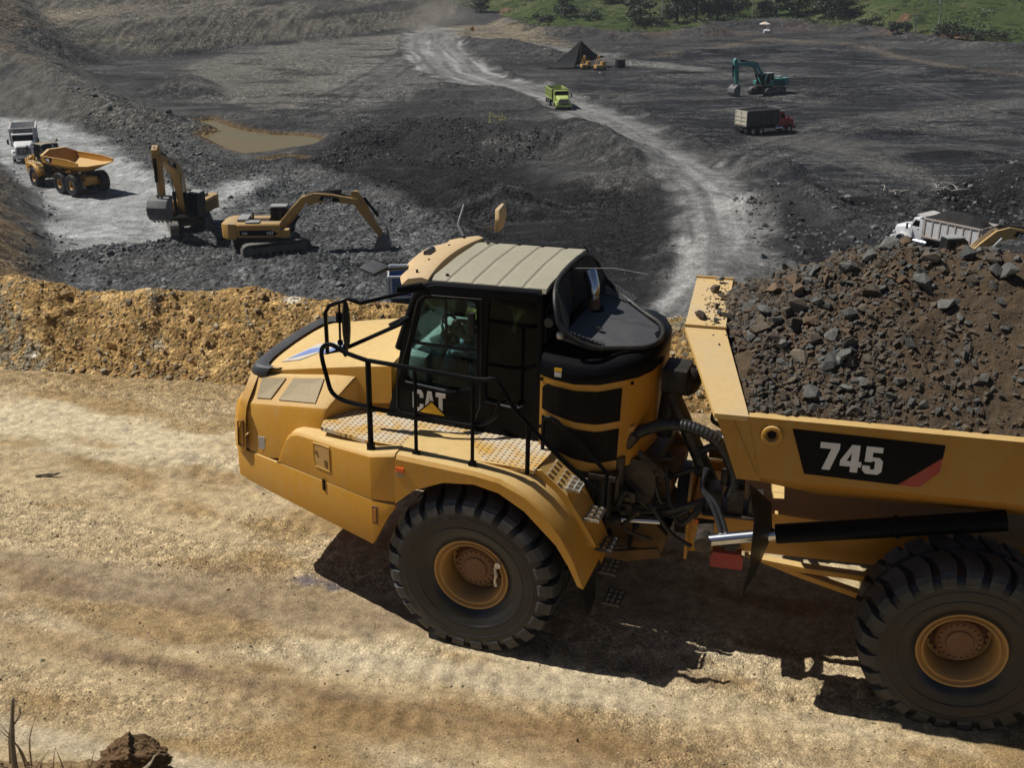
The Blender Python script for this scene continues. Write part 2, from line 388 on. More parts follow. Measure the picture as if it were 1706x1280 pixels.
b = MB(); b.box((2.66, 1.142, 1.66), (.075, .006, .15), Matrix.Rotation(.12, 3, 'Z')); b.build('white_sticker', M['white'], truck)
# dark grille band round the hood's front edge
def gband(dx, ys, z): return [(x + dx, y * ys, z) for x, y in [(2.70, .86), (2.80, .87), (2.885, .85), (2.93, .79), (2.965, .60), (2.985, .30), (2.99, 0), (2.985, -.30), (2.965, -.60), (2.93, -.79), (2.885, -.85), (2.80, -.87), (2.70, -.86)]]
b = MB(); b.loft([gband(0, .985, 2.31), gband(.015, 1.0, 2.36), gband(-.02, .985, 2.43), gband(-.06, .955, 2.452), gband(-.15, .87, 2.425)], cap=False, closed=False)
b.build('grille_surround', M['grey'], truck, smooth=50)
# hood
HX = [(1.22, 2.70, .80), (1.6, 2.635, .80), (2.1, 2.535, .795), (2.5, 2.45, .785), (2.78, 2.39, .77), (2.84, 2.36, .75)]
b = MB(); b.loft([[(x, hw + .012, z - .45), (x, hw + .006, z - .07), (x, hw, z - .025), (x, hw - .04, z), (x, .4, z + .022), (x, 0, z + .03), (x, -.4, z + .022), (x, -hw + .04, z), (x, -hw, z - .025), (x, -hw - .006, z - .07), (x, -hw - .012, z - .45)] for x, z, hw in HX], cap=True)
hood = b.build('hood', M['yellow'], truck, smooth=40)
def hz(x): return lerp_tab([(a, c) for a, c, _ in HX], x)[0]
def hood_decal(name, mt, pts, e):
    d = MB(); P = [(x, y, hz(x) + .03 * (1 - (y / .8) ** 2) + e) for x, y in pts]
    d.add(P + [(p[0], p[1], p[2] - .003) for p in P], [tuple(range(len(P)))] + [tuple(range(2 * len(P) - 1, len(P) - 1, -1))] + [(i, (i + 1) % len(P), len(P) + (i + 1) % len(P), len(P) + i) for i in range(len(P))])
    d.build(name, mt, hood, smooth=0)
hood_decal('pale_sticker', M['decalwhite'], [(2.66, .62), (2.46, .12), (2.06, .10), (1.99, .36), (2.30, .42), (2.44, .60)], .006)
hood_decal('blue_sticker', M['blue'], [(2.61, .56), (2.47, .29), (2.36, .25), (2.22, .38), (2.06, .16), (2.03, .31), (2.20, .47), (2.34, .385)], .009)
# side pods with two dusty screens, swoosh panels, fenders, decks: both sides
def screen(parent, s, c4):
    q = [Vector((p[0], p[1] * s, p[2])) for p in c4]; n = (q[1] - q[0]).cross(q[3] - q[0]).normalized()
    if n.z < 0: n = -n
    m = MB(); m.add([p + n * .002 for p in q] + [p + n * .012 for p in q], [(0, 1, 2, 3), (7, 6, 5, 4), (0, 4, 5, 1), (1, 5, 6, 2), (2, 6, 7, 3), (3, 7, 4, 0)])
    m.build('dusty_screen', M['screen'], parent, smooth=0)
PX = [(1.60, .80, .801, 2.52, 2.50, 2.10, 2.05), (1.70, .80, .98, 2.50, 2.36, 2.12, 2.0), (1.84, .80, 1.20, 2.47, 2.22, 2.0, 2.0), (1.90, .80, 1.215, 2.46, 2.20, 1.9, 1.9)]
def pod_sec(x, s):
    # inner top, crest, side low
    t = (x - 1.86) / (2.82 - 1.86)
    yi, zi = .80, 2.475 - .135 * t; yc, zc = 1.19 - .13 * t, 2.22 - .16 * t
    yl, zl = (1.06 + (2.9 - x) * .344 if x >= 2.3 else 1.235), 1.95 - .46 * min(1, t * 1.6)
    return [(x, s * yi, zi), (x, s * (yi + .05), zi - .012), (x, s * (yc - .05), zc + .045), (x, s * (yc - .012), zc + .012), (x, s * yc, zc - .03), (x, s * (yc + .02), zc - .1), (x, s * yl, zl), (x, s * .80, zl)]
FEN = [(.79, 1.58), (.58, 1.78), (.26, 1.93), (-.06, 1.975), (-.32, 1.93), (-.59, 1.78), (-.76, 1.62), (-.92, 1.47), (-1.05, 1.27), (-1.16, 1.05)]
for s in (1, -1):
    pb = MB()
    first = [(1.62, s * .80, 2.50), (1.66, s * .82, 2.47), (1.80, s * 1.13, 2.26), (1.81, s * 1.165, 2.235), (1.82, s * 1.185, 2.19), (1.83, s * 1.20, 2.12), (1.84, s * 1.215, 1.99), (1.60, s * .80, 2.02)]
    pb.loft([first] + [pod_sec(x, s) for x in (1.875, 2.1, 2.35, 2.6, 2.87)])
    pod = pb.build('side_pod', M['yellow'], truck, bevel=.010, smooth=45)
    def slope(x, u):
        q = pod_sec(x, 1); a, c = Vector(q[1]), Vector(q[2]); return tuple(a + (c - a) * u)
    screen(pod, s, [slope(2.76, .10), slope(2.46, .08), slope(2.57, .92), slope(2.76, .92)])
    screen(pod, s, [slope(2.36, .08), slope(1.99, .06), slope(1.97, .98), slope(2.46, .95)])
    # swoosh panel standing on the bumper seam
    up = [(2.42, 1.53), (2.36, 1.66), (2.26, 1.86), (2.18, 1.945), (2.08, 1.985), (1.85, 2.01), (1.5, 2.035), (1.06, 2.09), (.775, 2.15)]
    dn = [(2.42, 1.52), (1.9, 1.54), (1.5, 1.555), (1.06, 1.575), (.775, 1.60)]
    def yp(x): return 1.70 if x < 1.06 else 1.70 - (x - 1.06) * .341
    pan = MB(); lo = []
    for x in [2.42, 2.36, 2.26, 2.18, 2.08, 1.85, 1.5, 1.07, 1.05, .785]:
        zt = lerp_tab([(a, c) for a, c in reversed(up)], x)[0]; zb = lerp_tab([(a, c) for a, c in reversed(dn)], x)[0]; y = yp(x)
        lo.append([(x, s * y, zb), (x, s * y, zt - .03), (x, s * (y - .03), zt), (x, s * (y - .20), zt + .005), (x, s * (y - .20), zb)])
    pan.loft(lo); fp = pan.build('fender_panel', M['yellow'], truck, bevel=.012, smooth=40)
    sgn = Matrix.Translation((1.74, s * 1.475, 1.83)) @ Matrix.Rotation(-.325 * s, 4, 'Z')
    if s > 0:
        h_ = MB(sgn); h_.plate([(-.13, -.145), (.10, -.145), (.12, -.02), (.115, .13), (-.02, .145), (-.13, .15)], [[(-.12, -.135), (-.12, .14), (-.02, .135), (.10, .12), (.11, -.02), (.09, -.135)]], 'y', -.01, .006)
        h_.build('hatch_rim', M['yellow'], fp)
        h_ = MB(sgn); h_.plate([(-.12, -.135), (.09, -.135), (.11, -.02), (.10, .12), (-.02, .135), (-.12, .14)], [], 'y', -.004, .001); h_.build('access_hatch', M['rim'], fp)
        h_ = MB(sgn); h_.box((-.07, .004, -.06), (.035, .01, .08)); h_.build('hatch_latch', M['yellow_dirty'], fp); h_ = MB(sgn); h_.cyl((.07, 0, .03), (.07, .012, .03), .022, 10); h_.build('hatch_lock', M['yellow_dirty'], fp)
        h_ = MB(); h_.box((.725, 1.705, 1.985), (.085, .02, .05)); h_.build('side_marker', M['orange'], truck)
        h_ = MB(); h_.box((.73, 1.703, 1.93), (.08, .006, .045)); h_.build('olive_sticker', M['screen'], truck)
    # fender: outer lip following the arch, sloping shoulder up to the deck
    tops = [(.785, 2.145), (.58, 2.14), (.26, 2.13), (-.06, 2.12), (-.32, 2.09), (-.59, 1.98), (-.78, 1.83), (-.96, 1.62), (-1.10, 1.38), (-1.22, 1.08)]
    f = MB(); lo = []
    for i, ((x, z), (xt, zt)) in enumerate(zip(FEN, tops)):
        yi = 1.44 if i < 5 else 1.44 - .05 * (i - 4)
        zi = zt + (.0 if i < 5 else .05 * (i - 4) ** .7); xi = xt - (.0 if i < 5 else .06)
        lo.append([(x, s * 1.66, z), (x, s * 1.70, z), (xt, s * 1.70, zt - .05), (xt, s * 1.67, zt - .012), (xi, s * yi, zi), (xi - (.0 if i < 6 else .02), s * 1.02, zi - .01), (xi, s * 1.02, zi - .05), (xi, s * yi, zi - .05)])
    f.loft(lo); f.build('fender', M['yellow'], truck, smooth=32)
    f = MB(); f.loft([[(-.90, s * 1.64, 1.49), (-.90, s * 1.60, 1.50), (-1.0, s * 1.10, 1.40), (-1.02, s * 1.06, 1.37)], [(-1.02, s * 1.64, 1.26), (-1.04, s * 1.60, 1.27), (-1.10, s * 1.10, 1.2), (-1.10, s * 1.06, 1.18)], [(-1.12, s * 1.62, 1.0), (-1.14, s * 1.58, 1.0), (-1.17, s * 1.1, 1.0), (-1.17, s * 1.05, 1.0)], [(-1.20, s * 1.45, .55), (-1.22, s * 1.40, .54), (-1.22, s * 1.2, .56), (-1.22, s * 1.15, .58)]])
    f.build('mud_flap', M['black_matte'], truck)
    # deck of perforated tread with a folded edge
    d = MB(); d.plate([(1.84, s * 1.19), (1.78, s * 1.37), (1.22, s * 1.47), (-.60, s * 1.47), (-.64, s * 1.10), (-.64, s * .86), (1.27, s * .86), (1.27, s * .82), (1.62, s * .82)], [], 'z', 2.08, 2.12)
    d.build('deck_tread', M['perf'], truck, smooth=0)
    d = MB(); d.plate([(1.20, s * 1.455), (1.20, s * 1.482), (-.20, s * 1.482), (-.36, s * 1.47), (-.36, s * 1.455)], [], 'z', 2.0, 2.124)
    d.build('deck_edge', M['yellow'], truck, smooth=0)
    # seams between the tread plates
# --- cab
cabY = .85
outl = [(1.27, 2.12), (1.17, 2.45), (1.05, 3.06), (.93, 3.42), (.87, 3.56), (.80, 3.635), (.70, 3.665), (-.37, 3.725), (-.43, 3.70), (-.45, 3.60), (-.45, 2.05), (1.20, 2.05)]
dwin = [(.83, 3.46), (.79, 3.505), (.36, 3.55), (.27, 3.53), (.25, 3.46), (.24, 2.70), (.28, 2.60), (.46, 2.535), (.98, 2.555), (1.04, 2.60), (.985, 2.88)]
rwin = [(.11, 3.57), (.07, 3.60), (-.36, 3.63), (-.40, 3.58), (-.39, 2.80), (-.29, 2.52), (-.22, 2.49), (.12, 2.50), (.14, 2.56)]
for s in (1, -1):
    c = MB(); c.plate(outl, [dwin, rwin], 'y', s * (cabY - .055), s * cabY)
    cs = c.build('cab_side', M['black'], truck, bevel=.014, smooth=30)
    c = MB(); c.plate(dwin, [], 'y', s * (cabY - .035), s * (cabY - .028)); c.build('door_window', M['glass'], truck, smooth=0)
    c = MB(); c.plate(rwin, [], 'y', s * (cabY - .035), s * (cabY - .028)); c.build('rear_side_window', M['rearglass'], truck, smooth=0)
    c = MB(); c.tube([(.19, s * (cabY + .004), 3.585), (.80, s * (cabY + .004), 3.545), (.885, s * (cabY + .004), 3.47), (1.0, s * (cabY + .004), 3.0), (1.13, s * (cabY + .004), 2.55), (1.14, s * (cabY + .004), 2.25), (1.09, s * (cabY + .004), 2.19), (.40, s * (cabY + .004), 2.12), (.26, s * (cabY + .004), 2.22), (.195, s * (cabY + .004), 2.40)], .009, 6, closed=True)
    c.build('door_seal', M['black_matte'], cs)
    c = MB(); c.tube([(1.12, s * .80, 2.9), (.95, s * .80, 3.40), (.875, s * .80, 3.55), (.79, s * .79, 3.615), (.70, s * .785, 3.635), (.2, s * .785, 3.66), (-.40, s * .785, 3.69)], .052, 10, smooth=3)
    c.build('roof_rail', M['black'], truck)
    c = MB(); c.tube([(.59, s * (cabY - .03), 3.53), (.58, s * (cabY - .03), 2.99)], .016, 6); c.tube([(.95, s * (cabY - .03), 3.0), (.25, s * (cabY - .03), 3.0)], .018, 6); c.build('slider_bar', M['black_matte'], truck)
    c = MB(); c.tube([(1.03, s * (cabY + .012), 2.555), (.98, s * (cabY + .02), 2.555), (.52, s * (cabY + .02), 2.525), (.46, s * (cabY + .012), 2.545)], .010, 6); c.build('door_sill_trim', M['grey'], cs); c = MB(); c.tube([(.13, s * (cabY + .01), 2.475), (-.20, s * (cabY + .014), 2.455), (-.27, s * (cabY + .01), 2.50)], .010, 6); c.build('window_trim', M['grey'], cs)
    c = MB(); c.box((.285, s * (cabY + .03), 3.32), (.075, .05, .24)); c.build('door_handle', M['black_matte'], cs, bevel=.02)
cat_logo('door_logo', truck, (.955, cabY + .003, 2.235), (-1, 0, 0), (0, 0, 1), .245, .66)
c = MB(); fr = [(1.255, 2.05), (1.05, 3.06), (.87, 3.56)]
c.loft([[(x, .80, z), (x, -.80, z), (x - .04, -.80, z), (x - .04, .80, z)] for x, z in [(1.25, 2.05), (1.14, 2.55)]]); c.loft([[(x, .80, z), (x, -.80, z), (x - .04, -.80, z), (x - .04, .80, z)] for x, z in [(.90, 3.47), (.80, 3.65)]])
for s in (1, -1): c.tube([(1.13, s * .79, 2.55), (1.04, s * .79, 3.06), (.90, s * .79, 3.48)], .045, 8)
c.build('windscreen_frame', M['black'], truck)
c = MB(); c.loft([[(x, .77, z), (x, -.77, z), (x - .01, -.77, z), (x - .01, .77, z)] for x, z in [(1.12, 2.55), (1.03, 3.06), (.89, 3.50)]]); c.build('windscreen', M['clearglass'], truck)
c = MB(); c.plate([(.80, 3.62), (-.80, 3.62), (-.80, 2.05), (.80, 2.05)], [[(.66, 3.5), (.66, 3.0), (-.66, 3.0), (-.66, 3.5)]], 'x', -.44, -.38); c.box((.4, 0, 2.08), (1.6, 1.6, .05)); c.build('cab_back', M['black'], truck)
c = MB(); c.plate([(.66, 3.5), (.66, 3.0), (-.66, 3.0), (-.66, 3.5)], [], 'x', -.42, -.41); c.build('rear_window', M['rearglass'], truck)
# roof plate with pressed grooves
xs = []; 
for x0 in (.60, .33, .06, -.21): xs += [x0 + .03, x0 + .012, x0 - .012, x0 - .03]
xs = [.80] + xs + [-.44]; zs = []
for i, x in enumerate(xs):
    base = 3.672 + (.80 - x) * .05; zs.append(base - (.011 if i % 4 in (2, 3) and 0 < i < len(xs) - 1 else 0))
c = MB(); lo = []
for x, z in zip(xs, zs): lo.append([(x, .735, z - .05), (x, .715, z - .005), (x, .60, z + .012), (x, 0, z + .03), (x, -.60, z + .012), (x, -.715, z - .005), (x, -.735, z - .05)])
c.loft(lo, closed=True); roof = c.build('cab_roof', M['roof'], truck, smooth=6)
for (x, y) in ((.66, .60), (-.33, .60), (.66, -.60), (-.33, -.60)):
    c = MB(); c.cyl((x, y, 3.68), (x, y, 3.712), .018, 8); c.build('roof_bolt', M['black_matte'], roof)
c = MB(); lo = []   # cream visor: rear edge arc, scalloped front edge dropping down
for k in range(25):
    y = .80 - 1.6 * k / 24; u = abs(y) / .80
    xr = .84 + .07 * (1 - u * u); xf = 1.28 - .20 * u ** 2.6
    lampy = max(0, 1 - abs(abs(y) - .42) / .17); xf -= .06 * min(1, lampy * 1.6)
    z = 3.695 - .03 * u ** 2
    lo.append([(xr - .05, y, z - .06), (xr - .05, y, z + .03), (xr + .02, y, z + .045), (xf - .07, y, z + .01), (xf, y, z - .06 - .02 * lampy), (xf - .03, y, z - .16), (xr + .1, y, z - .12)])
c.loft(lo); vis = c.build('visor', M['visor'], truck, smooth=35)
c = MB(); c.cyl((1.10, .12, 3.735), (1.10, -.06, 3.735), .035, 10); c.build('visor_sensor', M['grey'], vis)
for (x, y) in ((.97, .66), (1.0, .28), (1.0, -.28), (.97, -.66)):
    c = MB(); c.cyl((x, y, 3.70), (x, y, 3.735), .013, 6); c.build('visor_bolt', M['black_matte'], vis)
# interior
c = MB(Matrix.Translation((.28, .08, 0))); c.box((-.02, .0, 2.55), (.55, .52, .18)); c.loft([[(-.22 - .02 * i, y, 2.6 + .2 * i) for y in (.26, -.26)] + [(-.36 - .03 * i, y, 2.6 + .2 * i) for y in (-.26, .26)] for i in range(4)]); c.box((-.40, 0, 3.25), (.10, .30, .2)); c.box((0, 0, 2.28), (.4, .4, .4)); c.build('driver_seat', M['seat'], truck, bevel=.05)
c = MB(); c.box((.99, 0, 2.60), (.20, 1.3, .34)); c.box((.93, 0, 2.80), (.16, .5, .14), Matrix.Rotation(.5, 3, 'Y')); c.box((.45, -.50, 2.60), (.5, .2, .16)); c.build('dashboard', M['trimgrey'], truck, bevel=.03)
c = MB(); sw = Matrix.Translation((.80, .08, 2.88)) @ Matrix.Rotation(-.95, 4, 'Y'); c.M = sw
c.tube([(.2 * math.cos(t * PI / 10), .2 * math.sin(t * PI / 10), 0) for t in range(20)], .016, 6, closed=True)
for t in (0.5, 2.6, 4.7): c.tube([(0, 0, 0), (.2 * math.cos(t), .2 * math.sin(t), 0)], .012, 5)
c.M = None; c.cyl((.80, .08, 2.88), (.98, .08, 2.62), .03, 8); c.build('steering_wheel', M['black_matte'], truck)
c = MB(); c.box((.1, -.55, 3.12), (.12, .28, .5)); c.box((-.12, -.62, 3.35), (.2, .12, .3)); c.build('red_extinguisher', M['red'], truck, bevel=.04)
# --- engine housing behind the cab
def hplan(e, z):
    h = [(-.47, .93 + e), (-.62, .95 + e), (-.85, .945 + e), (-1.10, .90 + e), (-1.32, .80 + e), (-1.46, .66 + e), (-1.56, .45 + e), (-1.60, .2), (-1.61, 0)]
    h = [(-.47 + (x + .47) * .945 - (e if x < -1.3 else 0), y, z) for x, y in h]; return h + [(x, -y, z) for x, y, _ in reversed(h[:-1])]
def hz_b(y): return 0
c = MB(); bot = hplan(-.02, 1.90); top = hplan(0, 2.89)
bot = [(x, y, 2.10 - .22 * math.sin(min(1, (-.47 - x) / .6) * PI / 2) + (.10 * max(0, (-x - 1.1) / .5))) for x, y, z in bot]
top = [(x, y, 2.905 - .045 * math.sin(min(1, max(0, (-.47 - x) / .8)) * PI) + .03 * max(0, (-x - 1.0))) for x, y, z in top]
mid = [[(a[0] + (c_[0] - a[0]) * t + (.012 * math.sin(t * PI) if False else 0), a[1] + (c_[1] - a[1]) * t, a[2] + (c_[2] - a[2]) * t) for a, c_ in zip(bot, top)] for t in (0, .06, .5, .94, 1)]
c.loft(mid, cap=True); hous = c.build('engine_housing', M['yellow'], truck, smooth=40)
def on_house(u, v, e):
    """point on the housing skin: u = index along the plan, v = 0..1 in height, e = proud of it"""
    i = min(int(u), len(bot) - 2); t = u - i
    a = Vector(bot[i]).lerp(Vector(bot[i + 1]), t); c_ = Vector(top[i]).lerp(Vector(top[i + 1]), t)
    p = a.lerp(c_, v); d = Vector(bot[min(i + 1, len(bot) - 1)]) - Vector(bot[i]); n = Vector((-d.y, d.x, 0)).normalized()
    if n.y < 0 and i < 7: n = -n
    return p + n * e
def louver(u0, u1, v0, v1, cut, name='louver_screen'):
    m = MB(); N = 10
    for e0, e1 in ((.004, .014),):
        lo = []
        for k in range(N + 1):
            u = u0 + (u1 - u0) * k / N; va, vb = v0, v1
            if cut and k == 0: vb = v1 - .07
            if cut and k == 1: vb = v1 - .0
            lo.append([on_house(u, va, e0), on_house(u, vb, e0), on_house(u, vb, e1), on_house(u, va, e1)])
        m.loft(lo)
    m.build(name, M['louver'], hous, smooth=40)
louver(.22, 4.0, .565, .925, True); louver(.22, 4.0, .12, .475, False)
for u, v in ((.13, .955), (4.6, .955), (.12, .3)):
    p = on_house(u, v, .004); q = on_house(u, v, .012); m = MB(); m.cyl(p, q, .02, 8); m.build('housing_bolt', M['louver'], hous)
c = MB(); t0 = [(x, y, z + .004) for x, y, z in [(p[0] + (.004 if False else 0), p[1], p[2]) for p in top]]
def scale_pl(P, k, dz): return [(-.9 + (x + .9) * k if x < -.9 else x, y * k, z + dz) for x, y, z in P]
c.loft([scale_pl(top, 1.004, .004), scale_pl(top, 1.012, .05), scale_pl(top, 1.0, .13), scale_pl(top, .96, .19), scale_pl(top, .88, .225), scale_pl(top, .6, .235)]); c.build('housing_cover', M['black'], truck, smooth=50)
m = MB(); m.box((-.66, .962, 3.0), (.075, .006, .035)); m.build('yellow_warning_label', M['yellow_flat'], truck); m = MB(); m.box((-.66, .962, 2.95), (.07, .006, .05)); m.build('white_warning_label', M['decalwhite'], truck)
m = MB(); m.sphere((-.62, .80, 3.30), .045, 8); m.build('work_lamp', M['galv'], truck)
m = MB(); m.cyl((-.50, .70, 3.42), (-.50, .82, 3.42), .05, 10); m.build('rear_lamp', M['grey'], truck)
# --- rock guard: perforated wings, top bar and a sloping tray over the exhaust
gt = [(-.52, .80, 3.70), (-.47, .55, 3.84), (-.45, 0, 3.86), (-.47, -.55, 3.84), (-.52, -.80, 3.70)]
tr = [(-.62, .74, 3.26), (-.93, .78, 3.215), (-1.18, .61, 3.175), (-1.41, .42, 3.15), (-1.48, .12, 3.145), (-1.40, -.20, 3.15), (-1.16, -.43, 3.175), (-.93, -.64, 3.215), (-.62, -.74, 3.26)]
m = MB(); P = tr; m.add(P + [(p[0], p[1], p[2] - .03) for p in P], [tuple(range(9)), tuple(range(17, 8, -1))] + [(i, (i + 1) % 9, 9 + (i + 1) % 9, 9 + i) for i in range(9)])
tray = m.build('guard_tray', M['grey'], truck, smooth=30)
rim = [(-.46, 0, 3.76), (-.47, .40, 3.75), (-.50, .62, 3.69), (-.56, .78, 3.56), (-.66, .86, 3.38), (-.94, .82, 3.235), (-1.20, .64, 3.19), (-1.43, .44, 3.165), (-1.50, .12, 3.155), (-1.42, -.22, 3.165), (-1.18, -.46, 3.19), (-.94, -.68, 3.235), (-.66, -.80, 3.38), (-.56, -.78, 3.56), (-.50, -.62, 3.69), (-.47, -.40, 3.75)]
m = MB(); m.tube(rim, .026, 8, closed=True, smooth=3); m.build('guard_rim', M['black_matte'], truck)
m = MB()
def patch(A, B, C, D, n1, n2, r):
    A, B, C, D = map(Vector, (A, B, C, D))
    f = lambda u, v: (A.lerp(B, u)).lerp(D.lerp(C, u), v)
    for k in range(-n2, n1 + 1):
        for sgn in (1, -1):
            pts = []
            for j in range(n2 + 1):
                u = (k + j * 1.0) / n1 if sgn > 0 else (k + n2 - j) / n1
                if 0 <= u <= 1: pts.append(f(u, j / n2))
            if len(pts) > 1: m.tube(pts, r, 4)
for s in (1, -1):
    patch((-.50, s * .60, 3.70), (-.66, s * .83, 3.38), (-.66, s * .68, 3.26), (-.56, s * .30, 3.30), 9, 9, .010)
    patch((-.66, s * .83, 3.38), (-1.05, s * .74, 3.235), (-1.0, s * .60, 3.225), (-.66, s * .68, 3.26), 10, 4, .009)
    patch((-.47, s * .06, 3.74), (-.50, s * .60, 3.70), (-.56, s * .32, 3.30), (-.52, s * .06, 3.32), 7, 8, .009)
m.build('guard_mesh', M['grey'], truck, smooth=0)
m = MB(); m.plate([(.76, 3.52), (.55, 3.70), (-.55, 3.70), (-.76, 3.52), (-.8, 3.2), (.8, 3.2)], [], 'x', -.47, -.455); m.build('guard_back', M['black_matte'], truck)
m = MB(); m.cyl((-.68, -.22, 3.15), (-.67, -.22, 3.42), .062, 14); m.tube([(-.67, -.22, 3.42), (-.665, -.23, 3.50), (-.60, -.30, 3.62)], [.07, .072, .075], 14); ex = m.build('exhaust_stack', M['steel'], truck)
m = MB(); m.cyl((-.68, -.22, 3.24), (-.675, -.22, 3.36), .066, 14); m.build('rusty_sleeve', M['hub'], ex)
m = MB(); m.cyl((-.68, -.22, 3.245), (-.68, -.22, 3.25), .12, 16); m.build('exhaust_hole', M['louver'], tray)
m = MB(); m.cyl((-.9, .35, 3.255), (-.9, .35, 3.262), .035, 10); m.build('tray_hole', M['louver'], tray)
m = MB(); m.tube([(-.5, -.05, 3.72), (-.9, -.12, 3.75), (-1.25, -.15, 3.72)], .006, 4); m.build('aerial', M['galv'], truck)
# --- handrails, stairs
m = MB()
m.tube([(1.09, 1.58, 3.06), (1.34, 1.58, 3.11), (1.48, 1.58, 3.17), (1.57, 1.58, 3.15), (1.61, 1.58, 3.05), (1.56, 1.58, 2.80), (1.51, 1.58, 2.65), (1.37, 1.58, 2.58), (1.09, 1.58, 2.56)], .024, 8, smooth=3)
m.tube([(1.09, 1.58, 3.065), (.59, 1.58, 3.06), (-.05, 1.58, 3.05), (-.20, 1.58, 3.08), (-.29, 1.57, 3.0), (-.41, 1.55, 2.80), (-.63, 1.52, 2.56), (-.93, 1.48, 2.27), (-1.25, 1.45, 2.0)], .024, 8, smooth=3)
m.tube([(1.09, 1.58, 2.56), (.62, 1.58, 2.555), (.04, 1.58, 2.55), (-.20, 1.58, 2.66), (-.25, 1.58, 2.78), (-.30, 1.575, 2.98)], .018, 8, smooth=3)
for x in (1.10, .60, .0):
    m.tube([(x, 1.58, 2.06), (x, 1.58, 3.06)], .030 if x > 1 else .020, 8); m.box((x, 1.58, 2.10), (.07, .05, .12))
m.tube([(-.55, 1.52, 2.10), (-.55, 1.525, 2.62)], .024, 8)
m.build('handrail', M['black'], truck)
m = MB(); m.tube([(-.54, 1.0, 2.10), (-.54, 1.0, 2.40), (-.585, 1.0, 2.48), (-.66, 1.0, 2.47), (-.75, 1.0, 2.40), (-1.18, 1.0, 2.02), (-1.22, 1.0, 1.90), (-1.22, 1.0, 1.35)], .021, 8, smooth=3); m.build('stair_handrail', M['black'], truck)
m = MB(); m.plate([(-.62, 2.11), (-.64, 2.11), (-.92, 1.90), (-1.18, 1.46), (-1.28, 1.10), (-1.22, .9), (-1.12, 1.2), (-.95, 1.55), (-.72, 1.90), (-.62, 2.0)], [], 'y', .98, 1.0); m.plate([(-.60, 2.10), (-.66, 2.11), (-.94, 1.88), (-1.22, 1.44), (-1.26, 1.36), (-1.14, 1.33), (-.86, 1.74), (-.60, 2.03)], [], 'y', 1.40, 1.42)
m.loft([[(-.63, 1.0, 2.10), (-.63, 1.40, 2.10), (-.64, 1.40, 2.08), (-.64, 1.0, 2.08)], [(-.92, 1.0, 1.86), (-.92, 1.40, 1.86), (-.90, 1.40, 1.85), (-.90, 1.0, 1.85)], [(-1.2, 1.0, 1.36), (-1.2, 1.40, 1.36), (-1.18, 1.40, 1.36), (-1.18, 1.0, 1.36)]])
stair = m.build('stair', M['yellow'], truck, smooth=0)
for k in range(2):
    for j in range(4):
        s_ = MB(); s_.box((-.715 - .10 * k, 1.06 + .09 * j, 2.045 - .085 * k), (.012, .05, .012)); s_.build('kick_slot', M['galv'], stair)
for (x, z, wd) in ((-.93, 1.90, .20), (-1.14, 1.60, .20), (-1.30, 1.28, .17), (-1.36, 1.02, .17), (-1.42, .66, .17)):
    s_ = MB()
    for i in range(4): s_.box((x - .005 - wd * (i / 3 - .5), 1.2, z), (.014, .28, .026))
    for j in range(4): s_.box((x - .005, 1.07 + .085 * j, z), (wd, .012, .03))
    s_.build('step', M['galv'] if z > 1.4 else M['grey'], truck, smooth=0)
# --- mirrors
m = MB()
m.tube([(.80, .86, 3.62), (1.02, 1.02, 3.58), (1.36, 1.18, 3.49), (1.41, 1.2, 3.51), (1.49, 1.21, 3.53), (1.68, 1.24, 3.44), (1.73, 1.24, 3.36), (1.74, 1.22, 2.90), (1.62, 1.2, 2.95), (1.50, 1.17, 3.0), (1.03, .98, 3.24), (.98, .86, 3.28)], .022, 8); m.tube([(.82, .86, 3.65), (1.05, 1.0, 3.62)], .034, 8); m.tube([(1.0, .86, 3.27), (1.13, 1.0, 3.21)], .036, 8)
m.tube([(1.58, 1.22, 3.48), (1.60, 1.2, 2.95)], .013, 6); m.cyl((1.585, 1.215, 3.36), (1.585, 1.215, 3.27), .04, 8); m.cyl((1.595, 1.205, 3.06), (1.595, 1.205, 3.02), .03, 8)
m.build('mirror_bracket', M['black'], truck)
m = MB(); m.sphere((1.52, 1.2, 3.24), .2, 14, (.18, .34, 1.35)); m.build('mirror', M['black_matte'], truck)
m = MB(); m.sphere((1.55, 1.19, 2.96), .1, 12, (.28, .42, .8)); m.build('lower_mirror', M['black_matte'], truck)
m = MB(); m.tube([(1.0, -.72, 3.70), (1.18, -1.0, 3.74), (1.2, -1.12, 3.80), (1.2, -1.25, 3.92)], .022, 8); m.tube([(.90, -1.02, 3.72), (.85, -1.22, 3.70)], .02, 6); m.build('far_mirror_arm', M['grey'], truck)
m = MB(); m.loft([[(.80, -1.15, 3.66), (.80, -1.40, 3.66), (.76, -1.40, 3.66), (.74, -1.15, 3.66)], [(.78, -1.13, 3.82), (.78, -1.43, 3.83), (.73, -1.43, 3.83), (.72, -1.13, 3.82)], [(.80, -1.18, 3.93), (.80, -1.42, 3.95), (.76, -1.42, 3.95), (.74, -1.18, 3.93)]]); m.build('far_mirror', M['visor'], truck, bevel=.03)
m = MB(); m.tube([(1.22, .30, 3.62), (1.38, .34, 3.60), (1.50, .42, 3.60)], .026, 8); m.loft([[(1.42, .36, 3.63), (1.66, .30, 3.66), (1.70, .52, 3.63), (1.50, .58, 3.60)], [(1.42, .36, 3.59), (1.66, .30, 3.62), (1.70, .52, 3.59), (1.50, .58, 3.56)]]); m.build('front_mirror', M['grey'], truck, bevel=.015)
